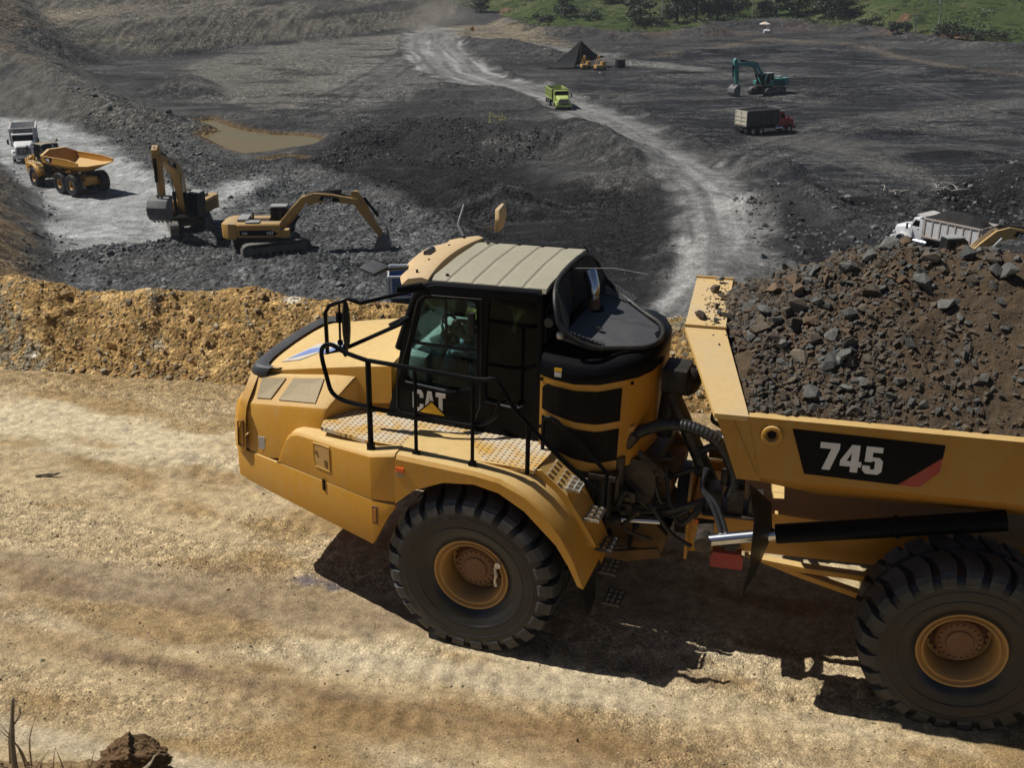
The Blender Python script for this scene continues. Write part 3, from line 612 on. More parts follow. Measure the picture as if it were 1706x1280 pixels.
# --- tractor chassis
m = MB(); m.box((.5, 0, 1.25), (3.6, .9, .45)); m.box((0, 0, .85), (.5, 2.2, .42)); m.cyl((0, -1.25, .85), (0, 1.25, .85), .22, 16); m.box((-1.2, 0, 1.75), (.9, 1.3, .5)); m.build('tractor_frame', M['oily'], truck)
m = MB()
for s in (1, -1):
    m.plate([(-.75, 1.55), (-1.2, 1.65), (-1.55, 1.95), (-1.80, 1.72), (-1.78, 1.40), (-1.55, 1.28), (-1.80, 1.05), (-1.75, .85), (-1.2, .85), (-.75, 1.0)], [[(-1.0, 1.40), (-1.35, 1.44), (-1.42, 1.2), (-1.0, 1.15)]], 'y', s * .42, s * .48)
m.box((-1.2, 0, .86), (1.1, .9, .06)); m.box((-1.72, 0, 1.65), (.16, .9, .14)); m.build('hitch_yoke', M['yellow_dirty'], truck, bevel=.012)
m = MB(); m.plate([(-.85, 1.0), (-1.3, .78), (-1.8, .95), (-1.75, 1.05), (-1.3, .92), (-.85, 1.12)], [], 'y', .70, .74); m.build('lower_yoke', M['yellow_dirty'], truck)
for s in (1, -1):
    m = MB(); m.cyl((-.75, s * .72, 1.24), (-1.34, s * .70, 1.30), .075, 12); sc = m.build('steering_cylinder', M['oily'], truck)
    m = MB(); m.cyl((-1.34, s * .70, 1.30), (-1.74, s * .66, 1.335), .032, 10); m.build('steering_rod', M['steel'], sc)
# air-cleaner / fluid drum, hydraulic clutter behind the housing
m = MB(); m.cyl((-1.14, .80, 1.38), (-1.14, .80, 1.82), .10, 14); m.box((-1.16, .80, 1.88), (.28, .3, .05)); m.cyl((-1.28, .72, 1.5), (-1.28, .72, 2.05), .06, 10); m.build('receiver_drum', M['oily'], truck)
m = MB(); m.plate([(-1.0, 1.86), (-1.12, 2.15), (-1.30, 2.36), (-1.42, 2.40), (-1.30, 2.20), (-1.18, 1.95), (-1.10, 1.80)], [], 'y', .66, .70); m.build('pipe_bracket', M['yellow'], truck)
def ribbed(path, r, name, pitch=.05, mat='hose'):
    P = catmull([Vector(p) for p in path], 24); rs = [r + (.0028 if (i // 2) % 2 else -.0028) for i in range(len(P))]
    q = MB(); q.tube(P, rs, 12); return q.build(name, M[mat], truck, smooth=60)
ribbed([(-1.22, .66, 1.7), (-1.24, .64, 2.0), (-1.33, .62, 2.20), (-1.5, .6, 2.33), (-1.72, .58, 2.42), (-1.95, .56, 2.42), (-2.2, .55, 2.33), (-2.36, .54, 2.12), (-2.44, .54, 1.9), (-2.40, .54, 1.70)], .062, 'ribbed_hose')
m = MB(); m.cyl((-1.30, .63, 2.13), (-1.40, .62, 2.28), .078, 12); m.cyl((-1.29, .645, 2.22), (-1.29, .69, 2.22), .06, 12); m.build('hose_clamp', M['oily'], truck)
m = MB(); m.box((-1.70, .16, 2.78), (.26, .36, .26)); m.cyl((-1.66, .16, 2.75), (-1.62, .18, 2.1), .10, 12); m.sphere((-1.80, .16, 2.74), .16, 12); m.build('air_cleaner', M['black_matte'], truck, bevel=.03)
ribbed([(-1.72, .05, 2.80), (-1.92, .0, 2.78), (-2.1, -.02, 2.74), (-2.3, -.05, 2.7)], .07, 'intake_hose')
m = MB(); m.tube([(-1.66, .20, 2.62), (-1.72, .2, 2.50), (-2.12, .2, 1.72), (-2.2, .2, 1.55)], .085, 10); m.tube([(-2.05, .24, 1.75), (-2.0, .24, 1.95), (-2.15, .24, 2.08), (-2.32, .24, 2.02), (-2.38, .24, 1.85)], .045, 8, smooth=4); m.build('hydraulic_pipe', M['hose'], truck)
for k in range(7):
    x0 = -1.0 - .12 * k; m = MB()
    m.tube([(x0, .5 + .05 * (k % 3), 1.9), (x0 - .1, .62, 1.72 - .03 * k), (x0 - .2, .55, 1.50), (x0 - .36, .58 + .03 * (k % 2), 1.42 - .05 * (k % 3)), (-2.2, .55, 1.55 + .03 * k)], .022 + .006 * (k % 2), 8, smooth=5); m.build('hydraulic_hose', M['hose'], truck)
rp = random.Random(77)
for k in range(26):
    a = Vector((rp.uniform(-1.75, -.75), rp.uniform(.40, .80), rp.uniform(1.0, 1.95))); b_ = a + Vector((rp.uniform(-.35, .35), rp.uniform(-.1, .15), rp.uniform(-.35, .35))); c_ = b_ + Vector((rp.uniform(-.3, .1), rp.uniform(-.1, .1), rp.uniform(-.25, .1)))
    m = MB(); m.tube([a, b_, c_], rp.uniform(.014, .03), 7, smooth=5); m.cyl(a, a + Vector((.0, .02, .05)), .04, 8); m.build('hydraulic_hose', M['hose'] if k % 3 else M['oily'], truck)
for k in range(10):
    a = Vector((rp.uniform(-1.7, -.8), rp.uniform(.35, .7), rp.uniform(1.05, 1.9))); m = MB(); m.box(a, (rp.uniform(.08, .2), rp.uniform(.08, .16), rp.uniform(.08, .2))); m.cyl(a, a + Vector((0, .12, 0)), .03, 8); m.build('valve', M['oily'], truck, bevel=.01)
# --- trailer half (built in its own frame, TL puts it behind the articulation)
def T(**k): return MB(TL)
m = T(); m.tube([(-1.80, 0, 1.27), (-1.935, 0, 1.27)], .40, 24); m.build('oscillation_ring', M['oily'], truck)
m = T()
m.plate([(-.62, .86), (.62, .86), (.62, 1.60), (.40, 1.74), (-.40, 1.74), (-.62, 1.60)], [], 'x', -1.965, -1.935)
m.build('front_plate', M['yellow'], truck)
m = T()
for s in (1, -1):
    m.plate([(-1.96, 1.48), (-2.6, 1.50), (-4.0, 1.42), (-7.3, 1.42), (-7.3, 1.08), (-4.0, 1.02), (-2.5, 1.0), (-1.96, .92)], [], 'y', s * .48, s * .55)
m.box((-4.6, 0, 1.25), (5.2, .9, .28)); m.box((-4.59, 0, .85), (.42, 2.3, .40)); m.box((-6.556, 0, .85), (.42, 2.3, .40))
m.build('trailer_frame', M['yellow'], truck, bevel=.012)
m = T(); m.box((-2.07, .565, 1.30), (.10, .02, .05)); m.build('frame_reflector', M['orange'], truck)
m = T(); m.box((-2.38, .62, .90), (.34, .05, .16)); m.box((-2.38, .60, .99), (.30, .12, .05)); m.build('red_tool_box', M['red'], truck, bevel=.01)
for s in (1, -1):
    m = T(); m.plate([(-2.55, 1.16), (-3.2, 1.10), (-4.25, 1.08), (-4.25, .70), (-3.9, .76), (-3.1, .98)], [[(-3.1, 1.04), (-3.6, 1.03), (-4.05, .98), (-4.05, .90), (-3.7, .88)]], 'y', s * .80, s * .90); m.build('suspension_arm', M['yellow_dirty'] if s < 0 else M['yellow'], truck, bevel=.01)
    m = T(); m.box((-5.57, s * .86, .92), (2.3, .16, .26)); m.build('walking_beam', M['oily'], truck)
    m = T(); m.cyl((-2.83, s * 1.14, 1.60), (-4.86, s * 1.16, 2.03), .098, 16); m.cyl((-3.9, s * 1.15, 1.827), (-3.94, s * 1.15, 1.835), .112, 16); hc = m.build('hoist_cylinder', M['black'], truck)
    m = T(); m.cyl((-2.20, s * 1.14, 1.44), (-2.83, s * 1.14, 1.60), .062, 14); m.build('hoist_rod', M['steel'], hc)
    m = T(); m.cyl((-2.14, s * 1.06, 1.43), (-2.14, s * 1.24, 1.43), .085, 14); m.box((-2.15, s * .95, 1.42), (.16, .3, .12)); m.cyl((-2.36, s * 1.14, 1.40), (-2.50, s * 1.14, 1.43), .035, 8); m.build('hoist_eye', M['oily'], hc)
    for k in range(2):
        m = T(); m.tube([(-2.10 - .02 * k, s * .72, 2.02), (-2.08, s * .80, 1.84), (-2.18 - .05 * k, s * .9, 1.72), (-2.28 - .05 * k, s * 1.02, 1.56), (-2.34 - .06 * k, s * 1.13, 1.40), (-2.42 - .05 * k, s * 1.15, 1.38)], .024, 8, smooth=5); m.build('hoist_hose', M['hose'], truck)
m = T(); m.box((-2.20, .55, 1.62), (.16, .3, .22)); m.box((-2.42, .58, 1.66), (.16, .26, .28)); m.box((-2.62, .55, 1.58), (.14, .3, .2)); m.box((-2.4, .55, 1.50), (.62, .4, .03)); m.cyl((-2.30, .58, 1.78), (-2.30, .58, 1.95), .05, 10); m.cyl((-2.45, .58, 1.80), (-2.45, .58, 1.98), .055, 10); m.build('valve_block', M['oily'], truck, bevel=.01)
# dump body
bd = T(); BX = [(-2.46, 3.085, 2.50, 2.04, 1.72, .80), (-2.60, 3.085, 2.50, 1.96, 1.72, .76), (-3.2, 3.085, 2.505, 1.86, 1.72, .72), (-4.2, 3.085, 2.505, 1.86, 1.72, .72), (-6.6, 3.085, 2.505, 1.86, 1.72, .72), (-7.7, 3.02, 2.60, 2.22, 1.72, .8), (-8.35, 2.92, 2.66, 2.50, 1.72, .9)]
lo = []
for x, zt, zk, zf, yt, yf in BX:
    o_ = [(x, yt, zt), (x, yt, zk), (x, yf, zf), (x, -yf, zf), (x, -yt, zk), (x, -yt, zt)]
    i_ = [(x, -yt + .06, zt), (x, -yt + .06, zk + .03), (x, -yf, zf + .07), (x, yf, zf + .07), (x, yt - .06, zk + .03), (x, yt - .06, zt)]
    lo.append(o_ + i_)
bd.loft(lo)
bd.loft([[(-2.34 - .0, s_[0], s_[1]), (-2.34, s_[2], s_[3])] for s_ in ()]) if False else None
def fx(z): return -2.60 + (z - 1.9) * .335
fw = [(.76, 1.98), (1.70, 2.51), (1.72, 3.09), (.75, 3.52), (-.75, 3.52), (-1.72, 3.09), (-1.70, 2.51), (-.76, 1.98)]
bd.add([(fx(z), y, z) for y, z in fw] + [(fx(z) - .06, y, z) for y, z in fw], [tuple(range(8)), tuple(range(15, 7, -1))] + [(i, (i + 1) % 8, 8 + (i + 1) % 8, 8 + i) for i in range(8)])
for s in (1, -1):   # slanted front posts and top rail, under-rail ribs
    bd.loft([[(-2.18, s * 1.725, 3.09), (-2.46, s * 1.725, 3.09), (-2.46, s * 1.66, 3.09), (-2.18, s * 1.66, 3.09)], [(-2.41, s * 1.725, 2.47), (-2.62, s * 1.725, 2.47), (-2.62, s * 1.60, 2.47), (-2.41, s * 1.60, 2.47)]])
    bd.loft([[(-2.46, s * 1.735, 3.10), (-2.46, s * 1.735, 3.03), (-2.46, s * 1.63, 3.03), (-2.46, s * 1.63, 3.10)], [(-6.6, s * 1.735, 3.10), (-6.6, s * 1.735, 3.03), (-6.6, s * 1.63, 3.03), (-6.6, s * 1.63, 3.10)], [(-8.35, s * 1.735, 2.94), (-8.35, s * 1.735, 2.87), (-8.35, s * 1.63, 2.87), (-8.35, s * 1.63, 2.94)]])
    bd.box((-2.45, s * 1.729, 2.80), (.012, .006, .58), Matrix.Rotation(.44, 3, 'Y'))
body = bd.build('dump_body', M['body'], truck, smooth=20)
m = T(); cf = [(-2.17, 1.735, 3.10), (-1.80, .75, 3.53), (-1.80, -.75, 3.53), (-2.17, -1.735, 3.10)]; cr = [(-2.47, 1.735, 3.10), (-2.18, .75, 3.53), (-2.18, -.75, 3.53), (-2.47, -1.735, 3.10)]
m.loft([[cf[i], cr[i], (cr[i][0], cr[i][1], cr[i][2] - .045), (cf[i][0], cf[i][1], cf[i][2] - .045)] for i in range(4)]); m.box((-1.99, .752, 3.545), (.40, .02, .02)); m.box((-1.99, -.752, 3.545), (.40, .02, .02)); m.build('spill_guard', M['visor2'], body, smooth=0)
m = T(); m.tube([(-2.68 + .075 * math.cos(t * PI / 8), 1.735, 2.94 + .075 * math.sin(t * PI / 8)) for t in range(16)], .02, 6, closed=True); m.cyl((-2.68, 1.70, 2.94), (-2.68, 1.728, 2.94), .05, 14); e = m.build('lifting_eye', M['yellow'], body)
m = T(); m.cyl((-2.68, 1.728, 2.94), (-2.68, 1.731, 2.94), .042, 14); m.build('eye_hole', M['louver'], body)
for s in (1, -1):
    y0, y1 = s * 1.721, s * 1.7265
    m = T(); m.plate([(-2.85, 3.015), (-4.12, 2.995), (-4.115, 2.88), (-3.78, 2.575), (-2.99, 2.59)], [], 'y', y0, y1); nd_ = m.build('number_panel', M['black'], body, smooth=0)
    m = T(); m.plate([(-4.115, 2.875), (-4.11, 2.745), (-3.97, 2.575), (-3.79, 2.575)], [], 'y', y0, y1); m.build('red_stripe', M['red'], body, smooth=0)
    m = T()
    if s > 0: write(m, '745', (-3.10, y1, 2.655), (-1, 0, 0), (0, 0, 1), .265, 0, .003, 1.0, .04)
    else: write(m, '745', (-3.62, y1, 2.655), (1, 0, 0), (0, 0, 1), .265, 0, .003, 1.0, .04)
    m.build('number_745', M['white'], nd_, smooth=0)
    m = T(); m.loft([[(-2.52, s * 1.66, 2.40), (-2.53, s * 1.66, 2.40), (-2.64, s * 1.12, 2.03), (-2.63, s * 1.12, 2.03)], [(-2.60, s * 1.67, 2.0), (-2.61, s * 1.67, 2.0), (-2.76, s * 1.08, 1.9), (-2.75, s * 1.08, 1.9)], [(-2.60, s * 1.69, 1.55), (-2.61, s * 1.69, 1.55), (-2.80, s * 1.08, 1.55), (-2.79, s * 1.08, 1.55)], [(-2.55, s * 1.67, 1.24), (-2.56, s * 1.67, 1.24), (-2.72, s * 1.08, 1.24), (-2.71, s * 1.08, 1.24)], [(-2.545, s * 1.61, 1.15), (-2.555, s * 1.61, 1.15), (-2.68, s * 1.16, 1.15), (-2.67, s * 1.16, 1.15)]]); m.build('body_flap', M['black_matte'], body)
# wheels
bt, bl, br, bh = tyre_meshes()
w0 = br.build('wheel', M['rim'], truck, smooth=30); bt.build('tyre', M['rubber'], w0, smooth=60); bl.build('tread_lugs', M['lug'], w0, smooth=25); bh.build('hub', M['hub'], w0)
def put_wheel(o, x, s, trail, spin):
    Mx = Matrix.Translation((x, s * 1.31, .85)) @ Matrix.Rotation(0 if s > 0 else PI, 4, 'Z') @ Matrix.Rotation(spin, 4, 'Y')
    o.matrix_local = (TL @ Mx) if trail else Mx
for i, (x, s, tl_) in enumerate([(0, 1, 0), (0, -1, 0), (-4.59, 1, 1), (-4.59, -1, 1), (-6.556, 1, 1), (-6.556, -1, 1)]):
    put_wheel(w0 if i == 0 else copy_tree(w0, truck), x, s, tl_, .13 * i * 2.1)
m = MB(); m.tube([(-.285, 1.62, 1.05), (-.27, 1.63, .99), (-.285, 1.63, .93), (-.27, 1.63, .86), (-.285, 1.63, .80)], [.02, .014, .018, .013, .018], 6); m.cyl((-.30, 1.58, 1.05), (-.30, 1.64, 1.05), .035, 8); m.build('valve_chain', M['galv'], truck)
# ================================================================== rocks, load, people
def rock_mesh(name, seed, mat, npt=13, flat=.8):
    r = random.Random(seed); bm = bmesh.new()
    for _ in range(npt):
        v = Vector((r.gauss(0, 1), r.gauss(0, 1), r.gauss(0, 1))).normalized() * r.uniform(.75, 1.0)
        bm.verts.new((v.x * r.uniform(.85, 1.1), v.y, v.z * flat))
    res = bmesh.ops.convex_hull(bm, input=bm.verts)
    bmesh.ops.delete(bm, geom=[g for g in res['geom_interior'] if isinstance(g, bmesh.types.BMVert)], context='VERTS')
    me = bpy.data.meshes.new(name); bm.to_mesh(me); bm.free(); me.materials.append(mat); return me
def stone_field(name, places, mats, parent=None, seeds=5, seed=0):
    """places: (x, y, z, size, flat) -> ONE mesh of many small angular stones; one material per entry of mats"""
    r = np.random.default_rng(seed); base = []
    for i in range(seeds):
        me = rock_mesh('tmp', 100 + i + seed, None, 9)
        co = np.empty(len(me.vertices) * 3); me.vertices.foreach_get('co', co); fs = np.array([tuple(p.vertices) for p in me.polygons if len(p.vertices) == 3])
        base.append((co.reshape(-1, 3), fs)); bpy.data.meshes.remove(me)
    pl = np.array([p[:4] for p in places], dtype=float); n = len(pl)
    if n == 0: return None
    ang = r.uniform(0, 2 * PI, n); tilt = r.uniform(-.6, .6, n); which = r.integers(0, seeds, n); sc = r.uniform(.75, 1.25, (n, 3)); mi = r.integers(0, len(mats), n)
    V, F, MI = [], [], []; o = 0
    for w_ in range(seeds):
        k = np.where(which == w_)[0]; co, fs = base[w_]
        c = co[None] * (sc[k] * pl[k, 3:4])[:, None, :]
        ct, st = np.cos(tilt[k])[:, None], np.sin(tilt[k])[:, None]; y = c[..., 1] * ct - c[..., 2] * st; z = c[..., 1] * st + c[..., 2] * ct
        ca, sa = np.cos(ang[k])[:, None], np.sin(ang[k])[:, None]
        v = np.stack([c[..., 0] * ca - y * sa, c[..., 0] * sa + y * ca, z], -1) + pl[k, None, :3]
        V.append(v.reshape(-1, 3)); F.append((fs[None] + (np.arange(len(k)) * len(co))[:, None, None] + o).reshape(-1, 3)); MI.append(np.repeat(mi[k], len(fs))); o += len(k) * len(co)
    return np_mesh(name, np.concatenate(V), np.concatenate(F), mats, np.concatenate(MI), parent=parent)
def np_mesh(name, V, F, mats, MI=None, parent=None, smooth=False):
    me = bpy.data.meshes.new(name); k = F.shape[1]
    me.vertices.add(len(V)); me.vertices.foreach_set('co', np.ascontiguousarray(V, dtype=np.float32).ravel())
    me.loops.add(F.size); me.loops.foreach_set('vertex_index', np.ascontiguousarray(F, dtype=np.int32).ravel())
    me.polygons.add(len(F)); me.polygons.foreach_set('loop_start', np.arange(0, F.size, k, dtype=np.int32))
    try: me.polygons.foreach_set('loop_total', np.full(len(F), k, dtype=np.int32))
    except Exception: pass
    me.update(calc_edges=True)
    for m in mats: me.materials.append(m)
    if MI is not None: me.polygons.foreach_set('material_index', MI.astype(np.int32))
    me.polygons.foreach_set('use_smooth', np.full(len(F), bool(smooth)))
    return link(name, me, parent)
# vectorised gradient noise
_P = RNG.permutation(512); _P = np.concatenate([_P, _P, _P])
_G = RNG.normal(size=(512, 2)); _G /= np.linalg.norm(_G, axis=1)[:, None]
def pn(x, y):
    xi = np.floor(x).astype(np.int64); yi = np.floor(y).astype(np.int64); xf = x - xi; yf = y - yi; xi &= 511; yi &= 511
    u = xf * xf * xf * (xf * (xf * 6 - 15) + 10); v = yf * yf * yf * (yf * (yf * 6 - 15) + 10)
    def g(a, b, dx, dy):
        q = _G[_P[_P[(xi + a) & 511] + ((yi + b) & 511)] & 511]; return q[..., 0] * dx + q[..., 1] * dy
    return ((g(0, 0, xf, yf) * (1 - u) + g(1, 0, xf - 1, yf) * u) * (1 - v) + (g(0, 1, xf, yf - 1) * (1 - u) + g(1, 1, xf - 1, yf - 1) * u) * v) * 1.5
def fbm(x, y, f, o=4, g=.5, lac=2.03, ridge=False):
    a = 1.0; s_ = 0; t = 0
    for i in range(o):
        q = pn(x * f + 17.3 * i, y * f - 9.1 * i); q = 1 - 2 * np.abs(q) if ridge else q
        s_ = s_ + a * q; t += a; a *= g; f *= lac
    return s_ / t
def sst(a, b, x): t = np.clip((x - a) / (b - a), 0, 1); return t * t * (3 - 2 * t)

def rock_mat(name, col, col2, rough=.9):
    m, nt, bs = new_mat(name); co = objcoord(nt)
    oi = nt.nodes.new('ShaderNodeObjectInfo')
    a = mixc(nt, ramp(nt, noise(nt, co, 1.6, 5), [(.35, 0), (.68, 1)]), col, col2)
    v = ramp(nt, oi.outputs['Random'], [(0, .55), (1, 1.45)])
    c = mixc(nt, 1.0, a, v, 'MULTIPLY'); nt.links.new(c, bs.inputs['Base Color']); bs.inputs['Roughness'].default_value = rough
    bump(nt, bs, noise(nt, co, 6, 6, .65), .5, .06); return m
M['rk_grey'] = rock_mat('grey_rock', (.125, .127, .122), (.095, .087, .072))
M['rk_brown'] = rock_mat('brown_rock', (.135, .105, .072), (.09, .073, .054))
M['rk_rust'] = rock_mat('rusty_rock', (.16, .10, .055), (.10, .072, .048))
def soil_mat(name, a, b, c, scale, bmp=.6, bscale=25, bdist=.05, rough=.95):
    m, nt, bs = new_mat(name); co = objcoord(nt)
    n1 = noise(nt, co, scale, 7, .6); n2 = noise(nt, co, scale * 6, 6, .65)
    k = mixc(nt, ramp(nt, n1, [(.35, 0), (.65, 1)]), a, b); k = mixc(nt, ramp(nt, n2, [(.45, 0), (.72, .8)]), k, c)
    nt.links.new(k, bs.inputs['Base Color']); bs.inputs['Roughness'].default_value = rough; bs.inputs['Specular IOR Level'].default_value = .2
    bump(nt, bs, noise(nt, co, bscale, 7, .68), bmp, bdist); return m
M['loadsoil'] = soil_mat('load_soil', (.115, .078, .046), (.090, .064, .041), (.066, .052, .038), 1.3, .8, 14, .06)
# ---- heaped load: its own thing, lying in the body (built in the trailer's frame)
load = empty('rock_load', TR @ TL, 'heap of dark brown rock and soil overflowing the bed of the yellow truck', 'rock load')
def load_z(x, y):
    zc = np.interp(-x, [1.98, 2.2, 2.5, 2.9, 3.3, 3.75, 4.3, 5.2, 6.2, 7.2, 8.2], [3.30, 3.55, 3.72, 3.90, 4.06, 4.19, 4.20, 4.16, 4.0, 3.5, 2.95])
    ze = np.interp(-x, [2.0, 2.3, 2.6, 7.0, 8.2], [3.05, 3.10, 3.07, 3.06, 2.9])
    f = np.clip((np.sqrt(y * y + .06) - .245) / 1.43, 0, 1.02)
    base = zc - (zc - ze) * f ** 1.12
    n = .10 * fbm(x, y, 1.3, 4) + .05 * fbm(x + 7, y, 4.2, 4) + .03 * fbm(x, y + 3, 11, 3, ridge=True) * sst(-4.9, -3.6, x)
    return base + n * np.clip((1.72 - np.abs(y)) / .3, .25, 1)
nx_, ny_ = 320, 170
gx = np.linspace(-8.1, -2.06, nx_); gy = np.linspace(-1.655, 1.655, ny_); X, Y = np.meshgrid(gx, gy, indexing='ij'); Z = load_z(X, Y)
Yw = Y * np.where(X > -2.55, np.interp(-X, [2.06, 2.2, 2.55], [.45, .80, 1.0]), 1.0); Z = load_z(X, Yw)
idx = np.arange(nx_ * ny_).reshape(nx_, ny_); F = np.stack([idx[:-1, :-1], idx[1:, :-1], idx[1:, 1:], idx[:-1, 1:]], -1).reshape(-1, 4)
o = np_mesh('heap', np.stack([X, Yw, Z], -1).reshape(-1, 3), F, [M['loadsoil']], parent=load, smooth=True)
RKS = {k: [rock_mesh('rock', 20 + i * 3 + j, M[k], 12 + (i % 3) * 2, .82) for i in range(6)] for j, k in enumerate(('rk_grey', 'rk_brown', 'rk_rust'))}
def put_rock(parent, x, y, z, r, grey=.5, name='rock'):
    k = random.choices(['rk_grey', 'rk_brown', 'rk_rust'], [grey, .8 - grey * .6, .25])[0]
    o = link(name, random.choice(RKS[k]), parent); o.location = (x, y, z + r * .25)
    o.scale = (r * random.uniform(.8, 1.25), r * random.uniform(.75, 1.1), r * random.uniform(.7, 1.0))
    o.rotation_euler = (random.uniform(-.7, .7), random.uniform(-.7, .7), random.uniform(0, 6.28)); return o
big = [(-2.98, 1.44, .165), (-3.62, -.05, .17), (-3.45, .15, .12), (-4.35, .02, .16), (-4.55, .12, .13), (-4.1, .25, .11), (-2.62, .92, .13), (-2.52, .55, .15), (-2.6, .2, .14), (-3.0, .55, .10), (-3.3, .75, .12), (-4.65, .35, .17), (-3.9, .45, .15), (-5.1, .1, .12), (-2.35, -.6, .12), (-4.35, .42, .09), (-3.8, 1.05, .12), (-3.72, 1.32, .10), (-4.2, 1.1, .07)]
def surf(x, y): return float(load_z(np.array(x), np.array(y)))
for x, y, r in big: put_rock(load, x, y, surf(x, y), r * .80, .75)
n = len(big)
while n < 288:
    x = -2.12 - 4.2 * random.random() ** 1.35; y = random.uniform(-.75, 1.60)
    d = 1.0 if x > -3.6 else (.55 if y < .5 and x > -4.6 else .16)
    if random.random() > d: continue
    if x > -2.45 and abs(y) > 1.0: continue
    r = min(.12, .040 + random.expovariate(1 / .022)); put_rock(load, x, y, surf(x, y), r, .62 if x > -4.6 else .35); n += 1
for x, y, z, r in ((-1.93, .52, 3.55, .075), (-2.06, .20, 3.55, .05), (-2.02, -.3, 3.55, .07), (-2.05, -.62, 3.55, .06), (-2.40, 1.35, 3.27, .032), (-2.08, .60, 3.55, .04), (-2.10, -.1, 3.55, .06), (-2.1, .38, 3.55, .05)): put_rock(load, x, y, z, r, .9)
x_ = -2.1 - 5.5 * RNG.random(26000) ** 1.45; y_ = RNG.uniform(-1.2, 1.62, 26000); k_ = (RNG.random(26000) < np.where(x_ > -3.7, 1, np.where(x_ > -4.4, .45, .22))) & ~((x_ > -2.45) & (np.abs(y_) > .95)); x_, y_ = x_[k_], y_[k_]
pl = np.stack([x_, y_, load_z(x_, y_), np.minimum(.010 + RNG.exponential(.0135, len(x_)), .058)], 1)
tag(stone_field('loose_stones', pl, [M['rk_grey'], M['rk_brown'], M['rk_rust'], M['rk_brown']], load, seed=3), kind='stuff')
pl = [(random.gauss(-2.06, .06), random.gauss(0, .35), 3.535, random.uniform(.008, .02)) for _ in range(120)]
tag(stone_field('spilled_grit', pl, [M['rk_rust'], M['rk_brown']], load, seed=9), kind='stuff')

# ---- people
def make_person(name, Mx, joints, bones, cloth, mats, label, cat, extra=None):
    """one continuous skinned body; cloth maps a bone to a material slot"""
    me = bpy.data.meshes.new(name + '_skin'); keys = list(joints); ix = {k: i for i, k in enumerate(keys)}
    me.from_pydata([joints[k][0] for k in keys], [(ix[a], ix[b]) for a, b in bones], [])
    o = bpy.data.objects.new(name + '_skin', me); COL.objects.link(o)
    sk_ = o.modifiers.new('s', 'SKIN'); sk_.use_smooth_shade = True
    for k in keys:
        v = me.skin_vertices[0].data[ix[k]]; r = joints[k][1]; v.radius = (r, r) if not isinstance(r, tuple) else r
        v.use_root = (k == 'pelvis')
    ss = o.modifiers.new('u', 'SUBSURF'); ss.levels = 2
    dg = bpy.context.evaluated_depsgraph_get(); ev = o.evaluated_get(dg)
    nm = bpy.data.meshes.new_from_object(ev); bpy.data.objects.remove(o)
    nm.materials.clear()
    for m in mats: nm.materials.append(m)
    segs = [(Vector(joints[a][0]), Vector(joints[b][0]), cloth.get((a, b), 0)) for a, b in bones]
    for p in nm.polygons:
        c = p.center; best = 1e9
        for a, b, k in segs:
            d = b - a; t = max(0, min(1, (c - a).dot(d) / max(d.length_squared, 1e-9))); q = (c - a - d * t).length
            if q < best: best, p.material_index = q, k
        p.use_smooth = True
    nm.name = name; ob = link(name, nm); ob.matrix_world = Mx
    return tag(ob, label, cat)
def hand(J, B, cl, side, wrist, d, up, skin=0):
    """palm, four unequal bent fingers and a thumb leaving the side of the palm"""
    wv = Vector(J[wrist][0]); d = Vector(d).normalized(); up = Vector(up).normalized(); q = d.cross(up) * side
    pm = wv + d * .055; J[side_n(side) + 'palm'] = (tuple(pm), (.040, .018)); B.append((wrist, side_n(side) + 'palm')); cl[B[-1]] = skin
    for i, (off, ln) in enumerate(((-.030, .062), (-.010, .075), (.010, .07), (.029, .055))):
        k = side_n(side) + 'f%d' % i; p0 = pm + q * off + d * .035; p1 = p0 + d * ln * .5 - up * .008; p2 = p1 + d * ln * .38 - up * .03
        J[k + 'a'] = (tuple(p0), .010); J[k + 'b'] = (tuple(p1), .009); J[k + 'c'] = (tuple(p2), .007)
        for a, b in ((side_n(side) + 'palm', k + 'a'), (k + 'a', k + 'b'), (k + 'b', k + 'c')): B.append((a, b)); cl[(a, b)] = skin
    k = side_n(side) + 'th'; p0 = wv + d * .03 - q * .038; p1 = p0 + d * .03 - q * .02 - up * .012; J[k + 'a'] = (tuple(p0), .012); J[k + 'b'] = (tuple(p1), .010)
    for a, b in ((wrist, k + 'a'), (k + 'a', k + 'b')): B.append((a, b)); cl[(a, b)] = skin
def side_n(s): return 'L' if s > 0 else 'R'
M['skin'] = plain('skin', (.30, .17, .11), .55, 0, .1); M['shirt'] = plain('dark_shirt', (.10, .15, .14), .9, 0, .2); M['jeans'] = plain('blue_jeans', (.30, .46, .56), .9, 0, .25, 25)
M['hivis'] = plain('yellow_vest', (.55, .55, .10), .8, 0, .15); M['boot'] = plain('boots', (.03, .025, .02), .7); M['hair'] = plain('hair', (.012, .01, .009), .6)
